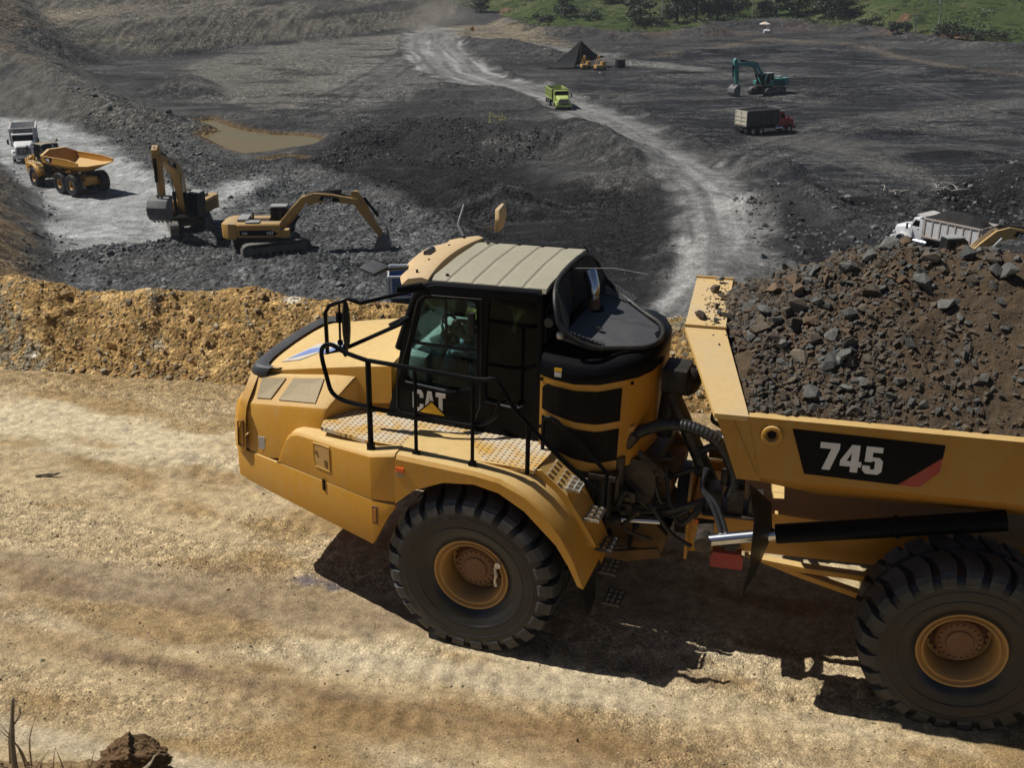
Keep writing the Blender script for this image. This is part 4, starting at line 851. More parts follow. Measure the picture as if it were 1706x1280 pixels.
def person_seated():
    J = {'pelvis': ((-.02, 0, 2.72), .14), 'waist': ((-.04, 0, 2.90), .13), 'chest': ((-.05, 0, 3.10), (.17, .12)), 'neck': ((-.02, 0, 3.26), .055), 'head': ((.02, 0, 3.36), .085), 'crown': ((.01, 0, 3.46), .075)}
    B = [('pelvis', 'waist'), ('waist', 'chest'), ('chest', 'neck'), ('neck', 'head'), ('head', 'crown')]; cl = {('pelvis', 'waist'): 1, ('waist', 'chest'): 1, ('chest', 'neck'): 1, ('neck', 'head'): 0, ('head', 'crown'): 0}
    for s in (1, -1):
        n = side_n(s)
        J.update({n + 'sh': ((-.05, s * .20, 3.16), .062), n + 'el': ((.16, s * .27, 2.93), .045), n + 'wr': ((.42, s * .16, 2.97), .030), n + 'hip': ((.02, s * .10, 2.70), .095), n + 'kn': ((.42, s * .17, 2.78), .070), n + 'an': ((.58, s * .17, 2.36), .045), n + 'toe': ((.72, s * .18, 2.30), .040)})
        for a, b, k in (('chest', n + 'sh', 1), (n + 'sh', n + 'el', 1), (n + 'el', n + 'wr', 0), ('pelvis', n + 'hip', 2), (n + 'hip', n + 'kn', 2), (n + 'kn', n + 'an', 2), (n + 'an', n + 'toe', 3)): B.append((a, b)); cl[(a, b)] = k
        hand(J, B, cl, s, n + 'wr', (1, -.1 * s, .05), (0, 0, 1))
    PT = TR @ Matrix.Translation((.30, .10, -.02)); o = make_person('person', PT, J, B, cl, [M['skin'], M['shirt'], M['jeans'], M['boot']], 'driver in blue jeans and dark shirt sitting at the wheel inside the black cab', 'person')
    h = MB(); h.sphere((.0, 0, 3.43), .105, 12, (1.02, .86, .95)); h.build('hair', M['hair'], o)
    h = MB(); h.sphere((.105, 0, 3.37), .018, 6); h.sphere((.088, .035, 3.40), .012, 6); h.sphere((.088, -.035, 3.40), .012, 6); h.sphere((.02, .085, 3.385), .022, 6, (.8, .4, 1.2)); h.sphere((.02, -.085, 3.385), .022, 6, (.8, .4, 1.2)); f_ = h.build('face', M['skin'], o)
    return o
person_seated()
# ================================================================== the pit: terrain, haul road, berm
POLY = {'rubble': [(-41.6, 96.2), (-46.8, 120.7), (-45.0, 135.5), (-35.4, 126.6), (-24.6, 113.6), (-16.5, 104.2), (-10.4, 93.8), (-4.3, 83.2), (-1.9, 63.7), (-27.2, 63.7)], 'strip': [(-57.4, 145.5), (-52.1, 148.3), (-39.9, 135.5), (-34.9, 124.6), (-24.3, 111.9), (-29.0, 96.2), (-36.5, 110.3), (-45.2, 125.4)], 'lroad': [(-77.3, 160.3), (-69.5, 154.1), (-58.3, 143.9), (-44.9, 124.6), (-34.8, 106.6), (-27.4, 96.2), (-25.6, 104.2), (-23.3, 104.2), (-23.9, 92.6), (-24.9, 81.3), (-28.5, 78.7), (-32.1, 77.8), (-41.6, 96.2), (-52.8, 113.6)], 'coal': [(-24.3, 111.9), (-18.3, 116.3), (-9.8, 118.8), (0.4, 116.3), (6.0, 104.2), (14.1, 101.4), (13.9, 91.5), (11.1, 74.6), (8.2, 63.7), (-1.9, 63.7), (-4.3, 83.2), (-10.4, 93.8), (-16.5, 104.2)], 'coal2': [(-20.5, 130.9), (-11.0, 135.5), (0.5, 126.6), (2.9, 116.3), (-9.7, 117.7), (-18.2, 115.3)], 'ulfloor': [(-60.2, 208.5), (-54.7, 249.2), (-41.3, 272.3), (-24.7, 293.5), (-22.8, 241.9), (-26.5, 200.3), (-27.6, 167.0), (-32.5, 148.3), (-43.4, 163.6)], 'fan': [(-29.4, 279.6), (-24.7, 293.5), (-23.4, 249.2), (-17.5, 205.4), (-10.8, 182.2), (-14.9, 163.6), (-23.2, 149.4), (-31.7, 148.3), (-30.5, 174.3), (-28.9, 210.7)], 'rdark': [(16.6, 216.3), (56.9, 257.0), (70.8, 249.2), (83.4, 186.4), (47.6, 96.2), (21.1, 97.4), (21.7, 116.3), (16.9, 140.3), (9.8, 174.3)], 'rcoal': [(21.1, 96.2), (28.7, 96.2), (32.8, 92.6), (45.5, 96.2), (36.9, 74.6), (17.6, 70.1), (19.4, 81.3)], 'pad': [(-18.8, 308.8), (-3.9, 328.2), (7.1, 293.5), (13.8, 249.2), (1.0, 265.3), (-13.5, 279.6)], 'mroad': [(-24.7, 313.4), (-25.6, 279.6), (-23.4, 249.2), (-17.5, 205.4), (-8.9, 182.2), (0.6, 174.3), (5.8, 151.1), (9.6, 130.9), (12.7, 113.6), (14.7, 101.4), (14.0, 89.2), (11.7, 74.6), (8.6, 61.4), (14.0, 63.7), (18.5, 76.2), (20.4, 89.2), (21.0, 104.2), (19.0, 118.8), (17.3, 136.9), (12.1, 155.3), (7.5, 174.3), (-1.3, 192.7), (-9.8, 241.9), (-13.3, 283.5), (-13.2, 308.8)], 'pond': [(-39.7, 142.9), (-38.4, 144.5), (-35.5, 139.8), (-32.3, 135.5), (-28.5, 132.7), (-24.8, 131.8), (-22.7, 130.0), (-22.0, 126.2), (-23.5, 124.2), (-25.2, 123.0), (-26.8, 121.1), (-28.5, 120.0), (-30.6, 122.6), (-32.7, 125.8), (-34.6, 129.2), (-36.2, 131.8)], 'pond2': [(-25.8, 116.3), (-24.2, 117.4), (-22.1, 116.3), (-23.1, 115.3), (-24.6, 114.9)]}
LINE = {'upper': [(-12.2, 283.5), (1.0, 261.9), (13.4, 241.9), (22.2, 216.3), (32.8, 204.3)], 'ridge': [(27.9, 225.9), (60.6, 274.1), (74.3, 261.9), (76.9, 228.4), (81.4, 208.5), (87.5, 192.7)], 'br1': [(20.1, 107.2), (29.8, 124.6), (42.3, 140.3), (74.0, 161.6)], 'br2': [(20.8, 101.4), (24.1, 92.6), (29.4, 82.2), (38.8, 80.9)], 'br3': [(32.8, 128.7), (37.3, 116.3), (39.9, 104.2)], 'br4': [(43.0, 142.9), (51.0, 135.5), (57.8, 126.6)], 'edge': [(-25.6, 115.3), (-16.5, 104.2), (-10.4, 93.8), (-4.3, 83.2)], 'gully': [(-22.8, 241.9), (-24.0, 216.3), (-25.7, 186.4), (-27.9, 163.6)], 'm1': [(-19.5, 124.6), (-10.6, 129.6), (-3.6, 127.9), (1.8, 122.6)], 'm2': [(1.8, 122.6), (6.6, 126.6), (11.1, 116.3), (13.6, 108.7)], 'm3': [(23.3, 111.9), (25.3, 107.2), (27.5, 104.2)], 'm4': [(22.1, 92.6), (23.9, 91.5), (25.4, 86.1)], 'm5': [(37.8, 92.6), (42.4, 93.8), (45.4, 91.5)], 'm6': [(-4.4, 97.4), (-1.2, 96.2)], 'm7': [(-8.4, 257.0), (-0.4, 244.8), (8.1, 232.3)], 'm8': [(7.1, 293.5), (15.7, 283.5), (22.7, 279.6), (29.2, 272.3)], 'm9': [(51.4, 304.2), (71.2, 315.8), (87.1, 308.8), (93.6, 279.6), (96.6, 249.2), (107.1, 237.7)], 'm10': [(-16.8, 73.0), (-13.5, 72.3), (-11.5, 70.1)], 'm11': [(-51.3, 167.0), (-49.8, 174.3), (-43.8, 163.6)], 'm12': [(-25.8, 167.0), (-15.5, 170.6), (-1.1, 167.0)], 'm13': [(17.5, 228.4), (36.3, 235.0), (52.8, 237.7)], 'm14': [(22.3, 274.1), (35.7, 279.6), (50.1, 287.4)], 'm15': [(-2.2, 328.2), (4.2, 304.2)], 'm16': [(-24.3, 108.7), (-22.2, 107.2)], 'm17': [(-39.9, 113.6), (-35.4, 108.7), (-29.7, 98.7)], 'm18': [(30.8, 96.2), (36.2, 93.8), (40.2, 96.2)], 'wall': [(-97.8, 200.3), (-79.7, 202.3), (-74.1, 217.5), (-64.6, 237.7), (-55.7, 253.9), (-41.0, 270.5), (-25.6, 304.2)], 'ledge': [(-108.6, 356.2), (-53.7, 356.2), (-24.9, 315.8)]}
MCL = [(-19.0, 293.5), (-16.4, 244.8), (-9.7, 200.3), (-0.8, 179.8), (6.6, 162.2), (11.7, 145.0), (14.6, 125.4), (17.1, 109.3), (17.7, 96.2), (16.0, 81.3), (13.5, 70.1), (10.3, 60.9)]
TRACKS = [[(-17.1, 200.3), (-23.0, 148.3), (-28.7, 126.6)], [(-17.7, 222.2), (-23.2, 174.3), (-26.2, 148.3), (-30.6, 142.9)], [(-8.5, 174.3), (-16.0, 157.1), (-25.3, 142.9)], [(0.6, 167.0), (-7.4, 151.1), (-16.8, 135.5), (-22.1, 132.3)], [(6.1, 148.3), (-1.7, 140.3), (-11.0, 135.5)], [(12.4, 160.3), (22.6, 174.3), (34.6, 174.3), (41.2, 163.6), (51.5, 163.6)], [(15.7, 142.9), (25.7, 148.3), (37.1, 157.1), (52.0, 174.3), (67.6, 182.2)], [(18.5, 124.6), (28.7, 135.5), (42.2, 148.3), (57.6, 154.1), (67.1, 148.3)], [(20.7, 110.3), (34.7, 130.9), (50.9, 148.3), (78.2, 174.3)], [(22.4, 107.2), (36.5, 124.6), (47.3, 128.7), (53.7, 117.0)], [(30.3, 126.6), (35.5, 116.3), (38.8, 104.2), (42.3, 98.7)], [(39.5, 135.5), (45.6, 127.9), (49.2, 116.3), (50.2, 107.2)], [(50.0, 200.3), (61.1, 195.5), (64.8, 174.3), (63.4, 148.3)], [(20.6, 200.3), (30.7, 190.8), (45.8, 200.3), (63.5, 210.7)], [(23.0, 163.6), (35.0, 167.0), (50.4, 182.2), (70.5, 208.5)], [(-12.0, 104.2), (-5.4, 107.2), (2.8, 108.7)], [(-7.5, 89.2), (-1.7, 93.8), (5.6, 96.2), (12.2, 98.7)], [(1.2, 77.8), (5.8, 83.2), (11.3, 87.1)], [(-51.5, 228.4), (-39.3, 241.9), (-26.3, 249.2)], [(-45.3, 182.2), (-37.0, 200.3), (-27.7, 228.4)], [(-38.3, 160.3), (-31.9, 182.2), (-23.4, 210.7)], [(19.7, 98.7), (24.4, 91.5), (28.6, 82.8)], [(20.9, 100.9), (25.6, 94.2), (30.0, 84.1)], [(13.6, 74.6), (11.1, 66.2), (9.4, 60.9)], [(16.3, 77.8), (13.4, 68.8), (11.6, 61.4)], [(-48.9, 124.6), (-35.7, 104.2), (-27.9, 87.1)], [(-53.3, 130.9), (-40.6, 113.6), (-31.1, 96.2)], [(-44.2, 117.0), (-34.8, 96.2), (-30.0, 83.2)]]
def seg_d(px, py, a, b):
    dx, dy = b[0] - a[0], b[1] - a[1]; t = np.clip(((px - a[0]) * dx + (py - a[1]) * dy) / (dx * dx + dy * dy), 0, 1)
    return np.hypot(px - a[0] - t * dx, py - a[1] - t * dy), t
def line_d(px, py, L):
    d = np.full(px.shape, 1e9); q = np.zeros(px.shape)
    for i in range(len(L) - 1):
        e, t = seg_d(px, py, L[i], L[i + 1]); k = e < d; d = np.where(k, e, d); q = np.where(k, i + t, q)
    return d, q
def inside(px, py, Pg):
    c = np.zeros(px.shape, bool); n = len(Pg)
    for i in range(n):
        (x0, y0), (x1, y1) = Pg[i], Pg[(i + 1) % n]
        if y0 == y1: continue
        k = ((y0 > py) != (y1 > py)) & (px < (x1 - x0) * (py - y0) / (y1 - y0) + x0); c ^= k
    return c
def poly_sd(px, py, Pg):
    d, _ = line_d(px, py, list(Pg) + [Pg[0]]); return np.where(inside(px, py, Pg), d, -d)
def ridge(px, py, L, slope, rnd=1.0):
    """height of a long heap whose crest runs through (x, y, z) points"""
    d, q = line_d(px, py, [(p[0], p[1]) for p in L]); zc = np.interp(q, range(len(L)), [p[2] for p in L])
    return zc - slope * (np.sqrt(d * d + rnd * rnd) - rnd)
def smax(a, b, k): h = np.clip(.5 + .5 * (a - b) / k, 0, 1); return b + (a - b) * h + k * h * (1 - h)
def bench_z(x, y): return 13.63 - .0048 * (x + .37) + .0394 * (np.minimum(y, 19) - 10.13)
TOE = [(-140, 250), (-75, 158), (-52, 114), (-41.6, 96.2), (-32.5, 78), (-28.0, 69), (-21, 57), (-10, 49), (20, 45), (60, 43), (160, 40)]
BENCH = TOE + [(160, -60), (-140, -60)]
HILL = [(-125, 240, 14), (-84, 180, 9.3), (-62, 154, 5.2), (-49.5, 141, 2.5), (-39, 135, .6)]
def ln(n, z): return [(p[0], p[1], z if not isinstance(z, (list, tuple)) else z[i]) for i, p in enumerate(LINE[n])]
HEAPS = [(ln('m1', [1.0, 2.0, 1.8, 1.6]), .42), (ln('m2', [1.8, 2.6, 2.4, 1.0]), .5), (ln('m3', [1.2, 1.9, .8]), .5), (ln('m4', [2.0, 2.6, 1.0]), .55), (ln('m5', [2.0, 3.6, 3.2]), .6), (ln('m6', [1.4, 1.2]), .5),
         (ln('m7', [1.6, 2.6, 1.4]), .4), (ln('m8', [1.8, 2.6, 2.0, 1.6]), .5), (ln('m9', [2.4, 2.6, 2.2, 1.6, 1.6, 2.2]), .45), (ln('m10', [.9, 1.4, .7]), .5), (ln('m11', [1.2, 2.8, .8]), .5), (ln('m12', [.6, .9, .5]), .3),
         (ln('m13', [.8, 1.2, 1.0]), .3), (ln('m14', [1.6, 1.4, 2.4]), .5), (ln('m15', [2, 1.6]), .5), (ln('m16', [.8, .6]), .5), (ln('m17', .7), .4), (ln('m18', [.9, 1.6, 1.2]), .4), (ln('edge', [.5, .9, 1.1, .5]), .4)]
def pit_z(x, y):
    n_big = fbm(x, y, .018, 3); n_mid = fbm(x + 31, y, .09, 4)
    z = .35 * n_big + .18 * n_mid
    # the floor beyond the digging face lies lower
    z = z - 1.1 * sst(-2, 3, poly_sd(x, y, POLY['coal'])) - .5 * sst(-2, 3, poly_sd(x, y, POLY['coal2']))
    nh = .45 * fbm(x, y, .35, 4) - .12 * np.abs(fbm(x + 5, y, 1.0, 3))
    for L, sl_ in HEAPS:
        z = smax(z, ridge(x, y, L, sl_, 1.4) + nh - .25, .35)
    # rough ground: rubble in front, lumps on dark ground, smooth on the roads
    rub = np.maximum(sst(-2, 4, poly_sd(x, y, POLY['rubble'])), sst(-2, 3, poly_sd(x, y, POLY['strip'])))
    road = np.maximum(sst(-3, 2, poly_sd(x, y, POLY['mroad'])), sst(-3, 2, poly_sd(x, y, POLY['lroad'])))
    rough = rub * (.30 * fbm(x, y, .5, 4) + .12 * fbm(x, y, 1.9, 3, ridge=True)) + (1 - rub) * (.16 * fbm(x + 3, y, .3, 4, ridge=True) + .55 * fbm(x - 8, y * 1.6, .10, 4, ridge=True)) * np.clip(.35 + 1.5 * fbm(x, y + 40, .04, 3), 0, 1) + sst(-3, 4, poly_sd(x, y, POLY['coal2'])) * (.5 * fbm(x, y * 1.5, .16, 4, ridge=True) + .16 * fbm(x, y, .9, 3, ridge=True))
    z = z + rough * (1 - .85 * road)
    z = z + road * .05 * fbm(x * 1.4, y * .12, .5, 3)
    for p_ in ('mroad', 'lroad'):   # windrows pushed up along the road edges
        sd = poly_sd(x, y, POLY[p_]) + 1.0 * fbm(x, y, .15, 2); z = z + .55 * np.exp(-((sd + 1.6) / .9) ** 2) * np.clip(.5 + 1.8 * fbm(x, y, .12, 3), 0, 1.3)
    # pond basins
    for p_ in ('pond', 'pond2'):
        sd = poly_sd(x, y, POLY[p_]); z = np.where(sd > -2.5, z * sst(0, -2.5, sd) + (-.9) * sst(-.8, .6, sd), z)
    # hill at the upper left
    h = ridge(x, y, HILL, .62, 3) + (.9 * fbm(x, y, .07, 4) + .35 * fbm(x, y, .35, 4, ridge=True))
    z = smax(z, h, .8)
    # benched high wall behind, upper left
    d, q = line_d(x, y, LINE['wall']); nr = np.interp(x, [-130, -60, -30, -20], [1, 1, .7, 0])
    L = sorted(LINE['wall']); beh = y > np.interp(x, [p[0] for p in L], [p[1] for p in L])
    d = np.where(beh & (x < -15), d + 2.0 * fbm(x, y, .05, 3), 0)
    face = np.interp(d, [0, 14, 22, 40, 44, 60, 120, 260], [0, 5.6, 6.6, 7.2, 8.8, 11, 22, 40])
    z = z + face * nr + nr * sst(0, 6, d) * .4 * fbm(x, y, .16, 4) + nr * sst(0, 4, d) * (.22 * pn(x * 1.5, y * .06) + .5 * fbm(x, y * 2, .10, 4, ridge=True))
    # green hill at the back
    yb = np.interp(x, [-40, -5, 8, 23, 40, 68, 89, 100, 112, 140], [420, 372, 312, 300, 294, 318, 305, 264, 252, 248])
    e = np.clip(y - yb, 0, None); z = z + .10 * e + .9 * sst(0, 30, e) * fbm(x, y, .03, 4) + .35 * sst(0, 10, e) * fbm(x, y, .2, 3)
    z = z + sst(345, 400, y) * np.interp(x, [-60, -10, 10], [5, 2, 0])
    # slope below the haul road
    sd = poly_sd(x, y, BENCH); sdn = sd + 1.2 * fbm(x, y, .08, 3)
    wz = np.clip(sdn, 0, None) * np.interp(x, [-60, -30, -10, 10], [.72, .68, .56, .52]) + sst(0, 3, sd) * (.35 * fbm(x, y, .3, 5) + .25 * fbm(x * 1.0, y * .25, .9, 3, ridge=True))
    wz = np.minimum(wz, bench_z(x, y) - .15 - .4 * sst(17.5, 20, y) - 2.2 * sst(-11.5, -7.5, x + .35 * (y - 20)) * sst(45, 24, y))
    return np.where(sd > -1, np.maximum(z, wz - .02), z)
def road_track(x, y, L):
    """signed offset from a centre line and distance along it"""
    best = np.full(x.shape, 1e9); off = np.zeros(x.shape); al = np.zeros(x.shape); acc = 0.0
    for a, b in zip(L, L[1:]):
        dx, dy = b[0] - a[0], b[1] - a[1]; ln_ = math.hypot(dx, dy); t = np.clip(((x - a[0]) * dx + (y - a[1]) * dy) / ln_ ** 2, 0, 1)
        e = np.hypot(x - a[0] - t * dx, y - a[1] - t * dy); k = e < best; best = np.where(k, e, best); off = np.where(k, np.sign((x - a[0]) * dy - (y - a[1]) * dx) * e, off); al = np.where(k, acc + t * ln_, al); acc += ln_
    return off, al
def smooth_line(L, k=6): return [(p.x, p.y) for p in catmull([Vector((a, b, 0)) for a, b in L], k)]
def pit_col(x, y, z):
    n1 = fbm(x, y, .04, 4); n2 = fbm(x + 50, y, .22, 4); n3 = fbm(x, y + 9, .9, 3); st = fbm(x * .22, y, .25, 4); s2 = fbm(x * .14 + 40, y, .8, 3)
    def C(*c): return np.array(c)[None, None, :]
    def m(col, c, f): return col + (c - col) * np.clip(f, 0, 1)[..., None]
    def reg(k, w=3.0, ns=3.0): return sst(-w, w, poly_sd(x, y, POLY[k]) + ns * n2 + ns * .6 * n1)
    col = np.broadcast_to(C(.062, .061, .060), x.shape + (3,)).copy()
    col = m(col, C(.105, .100, .092), sst(.05, .4, st) * .8); col = m(col, C(.032, .032, .033), sst(.0, .35, n1) * .7)
    col = m(col, C(.165, .155, .135), reg('ulfloor', 4, 5)); col = m(col, C(.235, .225, .205), reg('fan', 2, 2) * (.45 + .8 * st))
    col = m(col, C(.032, .033, .038), reg('rdark', 5, 6)); col = m(col, C(.115, .115, .115), reg('rdark', 5, 6) * sst(.06, .36, s2) * .75); col = m(col, C(.10, .098, .094), reg('rdark', 5, 6) * sst(.1, .4, fbm(x * .5, y, .035, 3)) * .8); col = m(col, C(.016, .016, .018), reg('rdark', 5, 4) * sst(.05, .4, st))
    col = m(col, C(.022, .021, .022), reg('coal', 2.5, 2)); col = m(col, C(.05, .049, .05), reg('coal', 1, 2) * sst(.2, .5, s2) * .7); col = m(col, C(.035, .035, .035), reg('coal2', 3, 3))
    col = m(col, C(.020, .020, .022), reg('rcoal', 3, 4) * (.75 + .5 * n2))
    col = m(col, C(.108, .112, .112), reg('rubble', 2.5, 1.5)); col = m(col, C(.15, .155, .15), reg('rubble', 2, 1) * sst(.1, .5, n2) * .7); col = m(col, C(.07, .073, .075), reg('rubble', 2, 1) * sst(.1, .45, n1) * .6)
    col = m(col, C(.095, .095, .088), reg('strip', 2.5, 2)); col = m(col, C(.05, .052, .05), reg('strip', 2.5, 2) * sst(.05, .5, n2) * .7)
    for k, w, c in (('upper', 2.6, (.22, .215, .20)), ('ridge', 1.3, (.16, .13, .10)), ('br1', 3.4, (.125, .12, .115)), ('br2', 2.6, (.10, .098, .096)), ('br3', 2.0, (.12, .115, .105)), ('br4', 2.2, (.085, .083, .08))):
        d, _ = line_d(x, y, LINE[k]); col = m(col, C(*c), sst(w + 2.0, w - 1.2, d + 1.6 * n2) * (.75 + .7 * st))
    col = m(col, C(.28, .23, .155), reg('pad', 4, 4) * .8)
    pt = fbm(x * .5, y + 60, .13, 4); col = m(col, C(.125, .12, .112), sst(.16, .34, pt) * .55 * (1 - reg('coal', 1, 2))); col = m(col, C(.02, .02, .021), sst(.14, .32, -pt) * .6)
    r = reg('mroad', 1.2, 2.6); off, al = road_track(x, y, MCL); cr = .70 + .65 * fbm(off, al * .07, .55, 4) + .22 * n2
    col = m(col, C(.27, .265, .255), r * np.clip(cr, 0, 1)); col = m(col, C(.42, .41, .395), r * sst(.08, .40, fbm(off + 9, al * .05, .42, 3)) * .8); col = m(col, C(.10, .098, .095), r * sst(.15, .42, fbm(off + 30, al * .05, .7, 3)) * .7)
    rs = random.Random(12)
    for L in TRACKS:
        L = smooth_line(L); xs_ = [p[0] for p in L]; ys_ = [p[1] for p in L]; k = (x > min(xs_) - 4) & (x < max(xs_) + 4) & (y > min(ys_) - 5) & (y < max(ys_) + 5)
        o_, a_ = road_track(x[k], y[k], L); o_ = o_ + .5 * n2[k]; f = np.maximum(np.exp(-((np.abs(o_) - 1.05) / .38) ** 2), .55 * np.exp(-((np.abs(o_ - 3.0) - 1.0) / .45) ** 2)) * np.clip(.55 + 1.3 * fbm(a_ * .06, o_ * 0 + xs_[0], .7, 2), 0, 1)
        lt = rs.random() < .62; c_ = np.array((.15, .148, .143) if lt else (.022, .022, .023)); col[k] = col[k] + (c_ - col[k]) * (f * (.55 if lt else .6))[:, None]
    r = reg('lroad', 2.0, 2.0); col = m(col, C(.40, .405, .40), r * (.9 + .5 * n2)); col = m(col, C(.52, .52, .51), r * sst(.1, .5, st) * .6); col = m(col, C(.24, .245, .245), r * sst(.1, .45, n1 - .3 * n3) * .6)
    d, _ = line_d(x, y, LINE['gully']); col = m(col, C(.06, .056, .05), sst(.8, .1, d + .5 * n2) * .7)
    for p_ in ('pond', 'pond2'):
        sd = poly_sd(x, y, POLY[p_]); col = m(col, C(.15, .10, .05), sst(-1.6, -.2, sd))
    # walls
    h = ridge(x, y, HILL, .62, 3); f = sst(-.4, .5, h + .5 * n2)
    hc = m(np.broadcast_to(C(.115, .110, .098), x.shape + (3,)), C(.135, .112, .085), sst(4.5, 8, z + 3 * n2)); hc = m(hc, C(.045, .048, .05), sst(.1, .4, fbm(x + y, y - x, .12, 4)) * .8); col = m(col, hc, f)
    d, q = line_d(x, y, LINE['wall']); wl = sst(.3, 1.2, z) * (x < -18) * sst(180, 200, y - .2 * x - (-x > 60) * 0)
    grv = pn(x * 1.35, y * .05 + z * .3) * .5 + .5
    wc = m(np.broadcast_to(C(.165, .150, .122), x.shape + (3,)), C(.070, .066, .060), sst(-.1, .4, grv * 2 - 1) * .8); wc = m(wc, C(.05, .048, .046), sst(.05, .28, fbm(x * .25, z * 2.2, .12, 4)) * .9); wc = m(wc, C(.24, .205, .15), sst(.08, .35, fbm(x * .2 + 9, z * 3, .12, 3)) * .85)
    col = m(col, wc, wl * sst(218, 232, y + 10 * n1 + np.clip(-x - 60, 0, 60) * .2))
    # green hill
    yb = np.interp(x, [-40, -5, 8, 23, 40, 68, 89, 100, 112, 140], [420, 372, 312, 300, 294, 318, 305, 264, 252, 248]); g = sst(-3, 3, y - yb + 6 * n2 + 4 * n1)
    gc = m(np.broadcast_to(C(.060, .085, .024), x.shape + (3,)), C(.10, .115, .045), sst(-.1, .4, n1)); gc = m(gc, C(.022, .034, .012), sst(.05, .35, n2)); gc = m(gc, C(.17, .10, .06), sst(.30, .45, fbm(x + 70, y, .05, 3)))
    col = m(col, gc, g)
    sp = sst(8, -4, np.abs(y - yb + 14) - 8) * (x > 0) * (1 - g); col = m(col, C(.115, .082, .062), sp * sst(-.1, .35, fbm(x * .6, y, .06, 3)) * .9); col = m(col, C(.075, .07, .075), sp * sst(-.1, .3, n2) * .8)
    # slope under the haul road: brown on top, grey rubble at its foot
    sd = poly_sd(x, y, BENCH); f = sst(.2, 2.0, sd + 1.2 * n2); bc = m(np.broadcast_to(C(.11, .105, .095), x.shape + (3,)), C(.27, .19, .105), sst(.9, 3.6, z + 2.6 * n2 + 1.0 * n1)); bc = m(bc, C(.06, .052, .045), sst(.1, .45, fbm(x, y * .3, .9, 4)) * .7)
    col = m(col, bc, f)
    col = col * (.86 + .0 * z)[..., None]
    return np.clip(col * (1 + .26 * n3 + .16 * n2)[..., None], .008, .9)
def grid_mesh(name, X, Y, Z, colr, mat, smooth=True, stony=None):
    nx, ny = X.shape; idx = np.arange(nx * ny).reshape(nx, ny)
    F = np.stack([idx[:-1, :-1], idx[1:, :-1], idx[1:, 1:], idx[:-1, 1:]], -1).reshape(-1, 4)
    o = np_mesh(name, np.stack([X, Y, Z], -1).reshape(-1, 3), F, [mat], smooth=smooth)
    if colr is not None:
        a = o.data.color_attributes.new('tint', 'FLOAT_COLOR', 'POINT'); q = np.ones((nx * ny, 4), np.float32); q[:, :3] = colr.reshape(-1, 3); q[:, 3] = 1.0 if stony is None else stony.ravel(); a.data.foreach_set('color', q.ravel())
    return o
def ground_mat(name, s1, s2, b1, d1, rough=.95, stones=None):
    """tint comes from the mesh; the alpha of the tint says how stony the ground is"""
    m, nt, bs = new_mat(name); co = objcoord(nt); at = nd(nt, 'ShaderNodeAttribute', attribute_name='tint')
    v1 = ramp(nt, noise(nt, co, s1, 8, .68), [(.30, .58), (.70, 1.45)]); v2 = ramp(nt, noise(nt, co, s2, 6, .72), [(.33, .62), (.68, 1.42)])
    c = mixc(nt, 1.0, at.outputs['Color'], v1, 'MULTIPLY'); c = mixc(nt, 1.0, c, v2, 'MULTIPLY')
    h = noise(nt, co, b1, 8, .7)
    if stones:
        for sc, w_ in stones:
            vo = nt.nodes.new('ShaderNodeTexVoronoi'); vo.inputs['Scale'].default_value = sc; vo.inputs['Randomness'].default_value = 1.0; nt.links.new(co, vo.inputs['Vector'])
            sp = nt.nodes.new('ShaderNodeSeparateColor'); nt.links.new(vo.outputs['Color'], sp.inputs[0]); tone = ramp(nt, sp.outputs[0], [(0, .55), (.7, 1.05), (1, 1.7)])
            f = nd(nt, 'ShaderNodeMath', operation='MULTIPLY'); nt.links.new(at.outputs['Alpha'], f.inputs[0]); f.inputs[1].default_value = w_
            c = mixc(nt, f.outputs[0], c, mixc(nt, 1.0, c, tone, 'MULTIPLY'))
            hs = ramp(nt, vo.outputs['Distance'], [(0, 1), (.55, .25), (.8, 0)]); k = nd(nt, 'ShaderNodeMath', operation='MULTIPLY'); nt.links.new(hs, k.inputs[0]); nt.links.new(f.outputs[0], k.inputs[1])
            ad = nd(nt, 'ShaderNodeMath', operation='ADD'); nt.links.new(h, ad.inputs[0]); nt.links.new(k.outputs[0], ad.inputs[1]); h = ad.outputs[0]
    nt.links.new(c, bs.inputs['Base Color']); bs.inputs['Roughness'].default_value = rough; bs.inputs['Specular IOR Level'].default_value = .12
    bump(nt, bs, h, .9, d1); return m
def np1(f, x, y): return float(f(np.array([[float(x)]]), np.array([[float(y)]]))[0, 0])
def gz(x, y): return np1(pit_z, x, y)
M['pit'] = ground_mat('pit_ground', .9, 4.5, 2.2, .35, stones=((1.3, .8), (3.4, .9)))
NR, NC = 820, 820
yy = 18.4 * (480 / 18.4) ** (np.arange(NR) / (NR - 1)); uu = np.linspace(-.62, .62, NC)
Yg = np.repeat(yy[:, None], NC, 1); Xg = uu[None, :] * (Yg + 12)
Zg = pit_z(Xg, Yg); Cg = pit_col(Xg, Yg, Zg)
Sg_ = np.clip(1 - .85 * np.maximum(sst(-3, 2, poly_sd(Xg, Yg, POLY['mroad'])), .9 * sst(-3, 2, poly_sd(Xg, Yg, POLY['lroad']))), .1, 1) * np.clip(.55 + 1.2 * fbm(Xg, Yg, .07, 3), .12, 1); Sg_ = np.maximum(Sg_, .9 * sst(-2, 3, poly_sd(Xg, Yg, POLY['rubble'])) * (1 - sst(-2, 1, poly_sd(Xg, Yg, POLY['lroad']))))
tag(grid_mesh('pit_ground', Xg, Yg, Zg, Cg, M['pit'], stony=Sg_), kind='structure')
